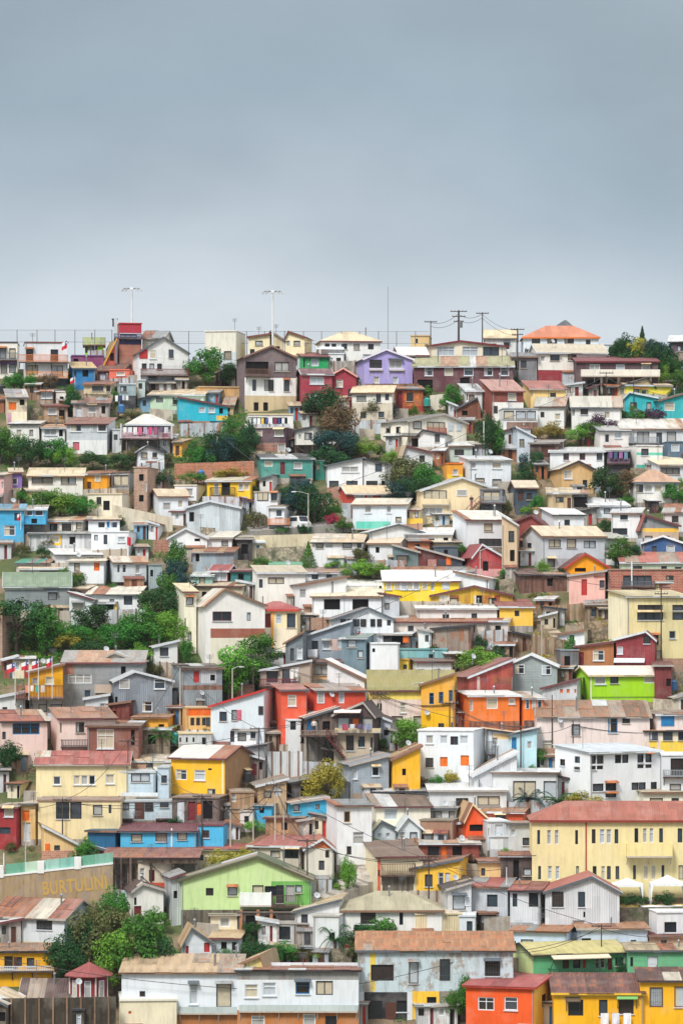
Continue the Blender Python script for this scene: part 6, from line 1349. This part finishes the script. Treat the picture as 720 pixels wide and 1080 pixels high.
wire([(135, 786, dp(850)), (273, 772, dp(830)), (400, 734, dp(775)), (474, 744, dp(778)), (549, 770, dp(820)), (604, 765, dp(800)), (735, 770, dp(800))], 'cables running across the pink and orange middle rows')
wire([(190, 704, dp(765)), (267, 694, dp(748)), (506, 590, dp(630)), (697, 624, dp(706))], 'cables climbing from the grey corrugated house to the pale yellow house')
wire([(114, 503, dp(545)), (229, 456, dp(496)), (325, 522, dp(566)), (510, 448, dp(484)), (639, 396, dp(425)), (668, 406, dp(440)), (735, 420, dp(440))], 'thin cables over the upper slope houses')
ws = set()
for x, y, d, lb, ar in sorted(POLES):
    if y < 400 or not ar: continue
    for tgt in sorted((q for q in POLES if q[0] > x + 15 and q[1] > 395 and abs(q[1] - y) < 90 and q[4]), key=lambda q: math.hypot(q[0] - x, q[1] - y))[:2]:
        if (lb, tgt[3]) in ws or math.hypot(tgt[0] - x, tgt[1] - y) > 230: continue
        ws.add((lb, tgt[3])); n_ = sum(1 for a in ws if a[0] == lb)
        if len(lb.split()) <= 10: wire([(x, y + 2, d), (tgt[0], tgt[1] + 2, tgt[2])], ('sagging cable leading right from the ' if n_ == 1 else 'second cable leading right from the ') + lb, grng.uniform(.5, 1.3))
# tall netting fence of the sports ground
D0 = depth_of(380)
def netting(x0, x1, yt, xs, label):
    t = thing('netting_fence', at(x0, 380, D0), label, 'fence')
    q = lambda x, y: (at(x, y, D0) - at(x0, 380, D0))
    for x in xs:
        m = MB(); m.tube(q(x, 384), q(x, yt), .06, n=5); m.build('post', plain('net_post', '787C82', .5), t)
    m = MB()
    for y in (yt + .4, yt + 13): m.tube(q(x0, y), q(x1, y), .035, n=4)
    for y in [yt + 2 + 1.5 * i for i in range(8)]: m.tube(q(x0, y), q(x1, y), .008, n=3)
    m.build('netting', plain('net_wire', '8E9298', .6), t)
netting(-15, 119, 347.5, (-12, 18, 39, 58, 79, 100, 118), 'high netting fence along the ridge left of the red lookout tower')
netting(150, 452, 349, (159, 179, 199, 219, 260, 279, 300, 320, 339, 360, 379, 399, 418, 438), 'high netting fence along the ridge behind the cream houses')

# ---------------------------------------------------------------- flags
def flag(px, yt, yb, w, h, label, dx=1, Y=None, plainred=False, dy=0):
    D = (Y or depth_of(yb)) ; ppm = F / D; p = at(px, yb, D); t = thing('flagpole', p, label, 'flag')
    H_ = (yb - yt) / ppm; m = MB(); m.tube((0, 0, -.3), (0, 0, H_), .05, .03, 6); m.build('pole', POLEM['w'], t)
    W_, h_ = w / ppm, h / ppm; m = MB(); n = 8
    P = lambda i, v: Vector((dx * W_ * i / n, .12 * math.sin(i * 1.1), H_ - .1 - h_ * v - dy * W_ * (i / n) * .35))
    for i in range(n):
        for v0, v1, k in ((0, .5, 0), (.5, 1, 1)):
            kk = 2 if (k == 0 and i < n * .34) else k
            if plainred: kk = 1
            m.poly([P(i, v1), P(i + 1, v1), P(i + 1, v0), P(i, v0)], None, kk)
    if not plainred:
        c = P(1.3, .25) + Vector((0, -.03, 0)); r = h_ * .17; pts = [c + Vector((math.sin(k * .6283) * (r if k % 2 == 0 else r * .4), -.02, math.cos(k * .6283) * (r if k % 2 == 0 else r * .4))) for k in range(10)]
        for k in range(10): m.poly([c + Vector((0, -.02, 0)), pts[k], pts[(k + 1) % 10]], None, 0)
    m.build('flag', [plain('flag_white', 'E4E4E6', .8), plain('flag_red', 'CC3344', .8), plain('flag_blue', '2E4C96', .8)], t)
flag(16, 698, 740, 9, 9, 'white blue and red flag, leftmost of the row on the brown balcony', -1, dp(760) - 1.4, dy=1)
flag(30.5, 696, 736, 8, 8, 'white blue and red flag, second from left on the brown balcony', -1, dp(760) - 1.4, dy=1)
flag(40.5, 695, 735, 7, 8, 'white blue and red flag, third from left on the brown balcony', -1, dp(760) - 1.4, dy=1)
flag(55, 692, 734, 6, 9, 'white blue and red flag, rightmost of the row on the brown balcony', -1, dp(760) - 1.4, dy=1.4)
flag(71, 358, 372, 6, 8, 'drooping red and white flag at the corner of the ridge house', -1, dp(412) - .8, dy=1.5)
flag(79, 396, 412, 5, 6, 'small red white flag above the dark slope tree', -1, dp(416), dy=1.5)
flag(22, 540, 556, 4, 7, 'small red white flag on the bright sky blue house', -1, dp(578) - .5, dy=1.5)
flag(134, 565, 580, 4, 9, 'red cloth flag on the white cube house', 1, dp(588) - .6, True, 1)
flag(380, 661, 676, 5, 9, 'small red white flag at the low dark house', -1, dp(690) - .6, dy=1.5)

# ---------------------------------------------------------------- gazebos, pots, turret, van, laundry, people
def gazebo(px0, px1, yt, ye, yb, label):
    D = dp(yb); ppm = F / D; o = at(px0, yb, D); W = (px1 - px0) / ppm; he = (yb - ye) / ppm; h = (yb - yt) / ppm; t = thing('gazebo', o, label, 'gazebo')
    cl = plain('canopy_white', 'E4E8E6', .8); m = MB(); d = 1.9; c = (W / 2, d / 2, h)
    n = 6; B = [(0, 0), (W, 0), (W, d), (0, d)]
    for i in range(4):
        a, b = B[i], B[(i + 1) % 4]
        for j in range(n):
            f0, f1 = j / n, (j + 1) / n; g = lambda f: he + (h - he) * (f ** 1.25)
            L_ = lambda p, f: (p[0] + (c[0] - p[0]) * f, p[1] + (c[1] - p[1]) * f, g(f)); m.poly([L_(a, f0), L_(b, f0), L_(b, f1), L_(a, f1)])
        m.poly([(a[0], a[1], he - .3), (b[0], b[1], he - .3), (b[0], b[1], he), (a[0], a[1], he)])
    m.build('canopy', cl, t)
    for x, y in B:
        m = MB(); m.tube((x, y, -.4), (x, y, he), .04, n=6); a = m.build('leg', POLEM['w'], t)
        m = MB()
        for k in range(5):
            z0, z1 = he * k / 5, he * (k + 1) / 5; w = [.2, .1, .08, .14, .24, .34]; s = 1 if x == 0 else -1
            m.hexa([(x, y - .08, z0), (x + s * w[k], y - .08, z0), (x + s * w[k], y + .08, z0), (x, y + .08, z0), (x, y - .08, z1), (x + s * w[k + 1], y - .08, z1), (x + s * w[k + 1], y + .08, z1), (x, y + .08, z1)])
        m.build('curtain', cl, t)
gazebo(646, 678, 927, 933, 957, 'white pointed gazebo nearer the pale grey gable')
gazebo(686, 723, 924, 932, 958, 'white pointed gazebo at the right edge of the terrace')
WALL(652, 735, 955, 954, 963, 'D9B86A/s/.4', 'low ochre terrace kerb wall before the gazebos', 'kerb_wall', 'wall', th=.2)
def pot(px, yb, Y, label):
    D = Y; o = at(px, yb, D); t = thing('flower_pot', o, label, 'flower pot'); m = MB(); m.tube((0, 0, 0), (0, 0, .45), .2, .28, 10); m.build('pot', plain('pot_dark', '3A3436', .6), t)
    rng = random.Random(label); V, Fc, Tt = [], [], []
    for i in range(60): q = rv(rng); leaf(V, Fc, Tt, Vector((q.x * .3, q.y * .3, .6 + q.z * .3)), q, .08, rng.random(), rng)
    o = bpy.data.objects.new('plant', leafmesh('pot_plant', V, Fc, Tt)); COL.objects.link(o); o.parent = t
for px, l in ((664, 'dark flower pot between the legs of the nearer gazebo'), (682, 'dark flower pot between the two gazebos'), (701, 'dark flower pot under the right gazebo')): pot(px, 955, dp(961), l)
# red turret
def turret():
    D = dp(1068); ppm = F / D; o = at(94, 1068, D); t = thing('turret', o, 'small red octagonal turret with white trimmed windows and pyramid roof', 'turret')
    R = 19.5 / ppm / math.cos(math.pi / 8); he, h = 40 / ppm, 51 / ppm; A = [(math.cos(math.pi / 8 + i * math.pi / 4 - math.pi / 2) * R, math.sin(math.pi / 8 + i * math.pi / 4 - math.pi / 2) * R) for i in range(8)]
    m = MB(); rf = MB()
    for i in range(8):
        a, b = A[i], A[(i + 1) % 8]; m.poly([(a[0], a[1], -3), (b[0], b[1], -3), (b[0], b[1], he), (a[0], a[1], he)])
        k = 1.28; rf.slab([(a[0] * k, a[1] * k, he - .1), (b[0] * k, b[1] * k, he - .1), (0, 0, h + .1)], .1)
        if b[1] + a[1] < .6:
            A0, B0 = Vector((a[0], a[1], 0)), Vector((b[0], b[1], 0)); U = (B0 - A0).normalized(); w = (B0 - A0).length; n = Vector((U.y, -U.x, 0)); fr = (A0, U, n)
            if w > .8 and a[1] + b[1] < -.2: window(t, fr, w * .28, w * .72, he * .42, he * .88, 'C', True, random.Random(i))
            s = MB(); s.fbox(fr, (-.07, .0, -.2), (.07, .08, he - .1)); s.build('corner_board', surf('offwhite/p/.2'), t)
    m.build('wall', surf('8E2F38/h/.2'), t); rf.build('roof', surf('B8453F/v/.4', .6), t)
    s = MB(); s.tube((0, 0, h), (0, 0, h + .5), .06, .02, 6); s.build('finial', surf('B8453F/v/.3'), t)
    dish(t, -9 / ppm, -R - .2, 35 / ppm)
turret()
def van():
    o = at(316, 559.5, dp(561)); o.z = ground_z(o.y) + .3; t = thing('van', o, 'small white van parked on the road by the lamp pole', 'van', math.radians(-62))
    m = MB(); pr = [(-1.7, .35), (1.7, .35), (1.75, .85), (1.35, 1.0), (.75, 1.75), (-1.6, 1.8), (-1.75, 1.0)]
    for s in (-.75, .75): m.poly([(x, s, z) for x, z in pr])
    for i in range(len(pr)): a, b = pr[i], pr[(i + 1) % len(pr)]; m.poly([(a[0], -.75, a[1]), (b[0], -.75, b[1]), (b[0], .75, b[1]), (a[0], .75, a[1])])
    m.build('body', plain('van_white', 'E8EAEC', .3), t)
    gl = GLASS[0]
    for s in (-.765, .765): m = MB(); m.box((-1.3, s - .005, 1.1), (.7, s + .005, 1.6)); m.build('side_window', gl, t)
    m = MB(); m.hexa([(1.34, -.65, 1.03), (1.36, -.65, 1.05), (1.36, .65, 1.05), (1.34, .65, 1.03), (.8, -.6, 1.7), (.82, -.6, 1.72), (.82, .6, 1.72), (.8, .6, 1.7)]); m.build('windscreen', gl, t)
    for x in (-1.1, 1.1):
        for s in (-.78, .62): m = MB(); m.tube((x, s, .3), (x, s + .16, .3), .3, n=14); m.build('wheel', plain('tyre', '1E1E20', .8), t)
    for s in (-.55, .45): m = MB(); m.box((1.72, s, .65), (1.77, s + .15, .8)); m.build('headlight', plain('lens', 'D8DCDC', .2), t)
van()
def laundry(x0, x1, y, drop, Y, cols, label):
    D = Y; ppm = F / D; o = at(x0, y, D); W = (x1 - x0) / ppm; t = thing('laundry_line', o, label, 'laundry'); rng = random.Random(label)
    m = MB(); m.tube((0, 0, 0), (W, 0, 0), .015, n=3)
    m.build('line', plain('cable_black', '2C2A2C'), t); n = len(cols)
    for i, c in enumerate(cols):
        a = W * (i + .1) / n; b = W * (i + rng.uniform(.7, .92)) / n; d = drop / ppm * rng.uniform(.7, 1.1); m = MB(); k = 5
        for j in range(k):
            f, g_ = j / k, (j + 1) / k; ya, yb_ = .07 * math.sin(f * 7 + i), .07 * math.sin(g_ * 7 + i)
            m.poly([(a + (b - a) * f, ya - .03, -d), (a + (b - a) * g_, yb_ - .03, -d), (a + (b - a) * g_, -.02, 0), (a + (b - a) * f, -.02, 0)])
        m.build('garment', plain('cloth_' + c, c, .9), t)
laundry(262, 301, 441, 9, dp(456) - .9, ['E8EAE8', 'DDE4E6', 'E8EAEC', 'E8C85A', '4A5A90', 'E4E4E6', '8A3A50', '3A4A80', 'E6E8EA'], 'white yellow and blue washing on the white framed terrace')
laundry(129, 178, 450.5, 8, dp(480) - .8, ['E4E4E4', 'D8DCE0', 'E6DCDC', 'C86A8A', 'B8A8C0', 'D04A7A', 'A05878', '6A5A70', 'C8C8D0'], 'pink and white washing in the stilted veranda')
laundry(121, 136, 417, 7, dp(432) - .4, ['E8E8E8', '3A4878', 'C8D0D8', 'E6E6E8'], 'white and navy washing under the pale blue house')
laundry(632, 668, 1069, 14, dp(1105) - .9, ['E6E4E4', 'DCDCE4', 'E8E6EA'], 'three white sheets hanging on the golden yellow house')
laundry(340, 353, 968, 7, dp(1000) - .25, ['9A4AB0', 'B06AC0', 'C8A0C8'], 'purple washing in front of the white hut')
laundry(26, 48, 723, 8, dp(760) - 1.3, ['D89070', 'E6DCD0', '3AA090', 'C8C0B8'], 'towels over the brown balcony of the yellow house')
laundry(305, 316, 706, 11, dp(742) - .5, ['E8E8E4', 'E0E0E0'], 'white sheet hanging on the dark red veranda')
laundry(360, 392, 764, 6, dp(812) - .95, ['A84A60', 'C8C8D0', '5A4A70', '8A90B0'], 'dark coloured washing on the dark timber balcony')
laundry(641, 663, 477, 7, dp(500) - .7, ['7A5A8A', '4A5A78', '9A6A9A', '6A88A0'], 'purple washing in the dark porch')
def person(px, yb, Y, shirt, trousers, label, rz=0, arm=.4, h=1.68):
    o = at(px, yb, Y); t = thing('person', o, label, 'person', rz)
    J = {'pel': (0, 0, .95, .15), 'wa': (0, 0, 1.1, .13), 'ch': (0, 0, 1.3, .16), 'ne': (0, 0, 1.48, .06), 'hd': (0, -.02, 1.58, .1), 'tp': (0, -.01, 1.68, .085),
         'hl': (-.1, 0, .88, .1), 'kl': (-.11, -.03, .48, .07), 'al': (-.11, 0, .08, .045), 'tl': (-.12, -.16, .03, .04), 'hr': (.1, 0, .88, .1), 'kr': (.12, .0, .48, .07), 'ar': (.13, .03, .08, .045), 'tr': (.14, -.13, .03, .04),
         'sl': (-.2, 0, 1.4, .07), 'el': (-.27, .02, 1.13, .05), 'wl': (-.25, -.1 - arm * .3, .95 + arm * .2, .035), 'fl': (-.25, -.17 - arm * .3, .92 + arm * .2, .03), 'sr': (.2, 0, 1.4, .07), 'er': (.28, .0, 1.13, .05), 'wr': (.24, -.2, .98, .035), 'fr': (.23, -.28, .96, .03)}
    K = list(J); E = [('pel', 'wa'), ('wa', 'ch'), ('ch', 'ne'), ('ne', 'hd'), ('hd', 'tp'), ('pel', 'hl'), ('hl', 'kl'), ('kl', 'al'), ('al', 'tl'), ('pel', 'hr'), ('hr', 'kr'), ('kr', 'ar'), ('ar', 'tr'), ('ch', 'sl'), ('sl', 'el'), ('el', 'wl'), ('wl', 'fl'), ('ch', 'sr'), ('sr', 'er'), ('er', 'wr'), ('wr', 'fr')]
    me = bpy.data.meshes.new('body'); me.from_pydata([J[k][:3] for k in K], [(K.index(a), K.index(b)) for a, b in E], [])
    b = bpy.data.objects.new('body', me); COL.objects.link(b); b.parent = t
    me.materials.append(plain('skin', 'B98A70', .6)); me.materials.append(plain('shirt_' + shirt, shirt, .9)); me.materials.append(plain('trousers_' + trousers, trousers, .9)); me.materials.append(plain('hair', '2A2220', .8))
    md = b.modifiers.new('skin', 'SKIN'); sk = me.skin_vertices[0].data
    for i, k in enumerate(K): sk[i].radius = (J[k][3], J[k][3]); sk[i].use_root = (k == 'pel')
    b.modifiers.new('sub', 'SUBSURF').levels = 1; b.modifiers['sub'].render_levels = 1
    dg = bpy.context.evaluated_depsgraph_get(); nm = bpy.data.meshes.new_from_object(b.evaluated_get(dg)); b.modifiers.clear(); b.data = nm
    for m in me.materials: 
        if m.name not in [x.name for x in nm.materials if x]: nm.materials.append(m)
    for p in nm.polygons:
        z = p.center.z; x = abs(p.center.x); p.use_smooth = True
        p.material_index = 2 if z < .98 and x < .22 and z > .07 else (3 if z > 1.63 or (z > 1.54 and p.center.y > .02) else (0 if z > 1.44 or (x > .2 and z < 1.1) else (3 if z <= .07 else 1)))
person(331, 775, dp(812) - .9, 'C8C4C0', '2E3A5A', 'person in a pale top standing on the stilted wooden balcony')
person(497, 536, dp(551) - 1.0, '3A3A40', 'B06A70', 'person in dark clothes on the stair of the cream gable', .5)
person(366, 1012, dp(1016), 'B03040', '2C2C34', 'person in a red top by the tall plinth house', -.3)
# graffiti retaining wall with its railing
r, W, zl, zr, ppm = WALL(-12, 119, 926.5, 912, 958, 'A48E6E/s/.9', 'long tan retaining wall painted with yellow letters', cap='E4E6E4/s/.2', th=.5)
sl = (zr - zl) / W
for i, (a, b, c) in enumerate(((6, 26, '6AA48C/p/.4'), (26, 40, 'B4CDB8/p/.4'), (46, 62, '9CC8BC/p/.5'), (62, 79, '84BCB0/p/.5'), (86, 100, '6AA48C/p/.4'), (100, 119, '7FB0A0/p/.4'))):
    m = MB(); u0, u1 = (a + 12) / ppm, (b + 12) / ppm; z0, z1 = zl + sl * u0 + .2, zl + sl * u1 + .2
    m.hexa([(u0, .2, z0), (u1, .2, z1), (u1, .25, z1), (u0, .25, z0), (u0, .2, z0 + 1.0), (u1, .2, z1 + 1.0), (u1, .25, z1 + 1.0), (u0, .25, z0 + 1.0)])
    m.build('railing_panel', surf(c), r)
for a in (0, 43, 82):
    m = MB(); u = (a + 12) / ppm; z = zl + sl * u; m.box((u - .35, -.08, z - .1), (u + .35, .45, z + 1.15)); m.build('pillar', surf('E4E6E4/s/.3'), r)
cu = bpy.data.curves.new('lettering', 'FONT'); cu.body = 'BURTULINI'; cu.size = 2.05; cu.resolution_u = 3; cu.extrude = .012; cu.offset = .045; cu.space_character = 1.06
cu.materials.append(surf('BE9C54/s/.95'))
tx = bpy.data.objects.new('lettering', cu); COL.objects.link(tx); tx.parent = r
tx.location = (57 / ppm, -.015, (958 - 944.5) / ppm); tx.rotation_euler = (math.radians(90), math.radians(-6), 0)
bpy.context.view_layer.update()
dg = bpy.context.evaluated_depsgraph_get(); lm = bpy.data.meshes.new_from_object(tx.evaluated_get(dg)); dim = tx.dimensions.copy(); lo = tx.location.copy(); ro_ = tx.rotation_euler.copy(); bpy.data.objects.remove(tx)
tx = bpy.data.objects.new('lettering', lm); COL.objects.link(tx); tx.parent = r; tx.location = lo; tx.rotation_euler = ro_
tx.scale = ((113 - 45) / ppm / max(.1, dim.x), 1.4 / max(.1, dim.y), 1)

# ---------------------------------------------------------------- sky, sun, air
w = bpy.data.worlds.new('World'); scene.world = w; w.use_nodes = True
nt = w.node_tree; bg = nt.nodes['Background']
EL, RO = math.radians(52), math.radians(208)
sky = N(nt, 'ShaderNodeTexSky', sky_type='NISHITA', sun_disc=False, sun_elevation=EL, sun_rotation=RO); sky.dust_density = 3
tc = N(nt, 'ShaderNodeTexCoord').outputs['Generated']
sp = N(nt, 'ShaderNodeSeparateXYZ'); nt.links.new(tc, sp.inputs[0])
mp = N(nt, 'ShaderNodeMapping'); mp.inputs['Scale'].default_value = (4, 4, 7); nt.links.new(tc, mp.inputs['Vector'])
nz = N(nt, 'ShaderNodeTexNoise'); nz.inputs['Scale'].default_value = 1.6; nz.inputs['Detail'].default_value = 3; nz.inputs['Roughness'].default_value = .5; nt.links.new(mp.outputs[0], nz.inputs['Vector'])
zz = mth(nt, 'ADD', sp.outputs[2], mth(nt, 'ADD', mapr(nt, nz.outputs[0], .3, .7, -.014, .014), mth(nt, 'MINIMUM', mth(nt, 'MULTIPLY', mth(nt, 'POWER', mth(nt, 'ABSOLUTE', mth(nt, 'ADD', sp.outputs[0], .03)), 2.0), 1.7), .03)))
rp = N(nt, 'ShaderNodeValToRGB'); nt.links.new(zz, rp.inputs[0]); cr = rp.color_ramp
def s_(h, k=1): c = lin(h); return tuple(x * k for x in c[:3]) + (1,)
EXP = .22
K = 2 ** -EXP * .98
stops = [(0.0, s_('6A6864', .6)), (.03, s_('D2DCE3', K)), (.085, s_('DAE2E9', K)), (.1, s_('D6DFE7', K)), (.115, s_('C4D0DA', K)), (.132, s_('B0BFCB', K)), (.15, s_('A3B5C2', K)), (.185, s_('A1B1BC', K)), (.26, s_('A4B0BA', K)), (.5, s_('E0E4E8', 1.0)), (1.0, s_('F4F6F8', 2.0))]
cr.elements[0].position, cr.elements[0].color = stops[0]; cr.elements[1].position, cr.elements[1].color = stops[-1]
for p, c in stops[1:-1]: e = cr.elements.new(p); e.color = c
cloud = N(nt, 'ShaderNodeMix', data_type='RGBA', blend_type='MULTIPLY'); cloud.inputs[0].default_value = 1
n2 = N(nt, 'ShaderNodeTexNoise'); n2.inputs['Scale'].default_value = 9; n2.inputs['Detail'].default_value = 6; n2.inputs['Roughness'].default_value = .55
mp2 = N(nt, 'ShaderNodeMapping'); mp2.inputs['Scale'].default_value = (1, 1, 1.8); nt.links.new(tc, mp2.inputs['Vector']); nt.links.new(mp2.outputs[0], n2.inputs['Vector'])
nt.links.new(mixc(nt, 1.0, rp.outputs[0], mixc(nt, mapr(nt, n2.outputs[0], .3, .7, 0, 1), (.9, .905, .91, 1), (1.1, 1.095, 1.09, 1)), 'MULTIPLY'), cloud.inputs[6]); cloud.inputs[7].default_value = (10.0, 10.0, 10.0, 1)
nt.links.new(mixc(nt, .93, sky.outputs[0], cloud.outputs[2]), bg.inputs['Color']); bg.inputs['Strength'].default_value = .1
sl_ = bpy.data.lights.new('sun', 'SUN'); sl_.energy = 3.0; sl_.angle = math.radians(14); sl_.color = (1, .96, .9)
so = bpy.data.objects.new('sun', sl_); COL.objects.link(so)
d = Vector((math.sin(RO) * math.cos(EL), math.cos(RO) * math.cos(EL), math.sin(EL))); so.rotation_euler = d.to_track_quat('Z', 'Y').to_euler()
m = MB(); m.box((-1000, -100, -110), (1000, 1600, 60)); o = m.build('haze', [])
hm = bpy.data.materials.new('haze_air'); hm.use_nodes = True; hn = hm.node_tree; hn.nodes.remove(hn.nodes['Principled BSDF'])
pv = N(hn, 'ShaderNodeVolumePrincipled'); pv.inputs['Color'].default_value = (.9, .94, 1, 1); pv.inputs['Density'].default_value = .00004
hn.links.new(pv.outputs[0], hn.nodes['Material Output'].inputs['Volume']); o.data.materials.append(hm); tag(o, 'thin pale haze over the hillside', None, None, 'stuff')
vs = scene.view_settings; vs.view_transform = 'Standard'; vs.look = 'None'; vs.gamma = 1; vs.exposure = EXP; vs.use_curve_mapping = False
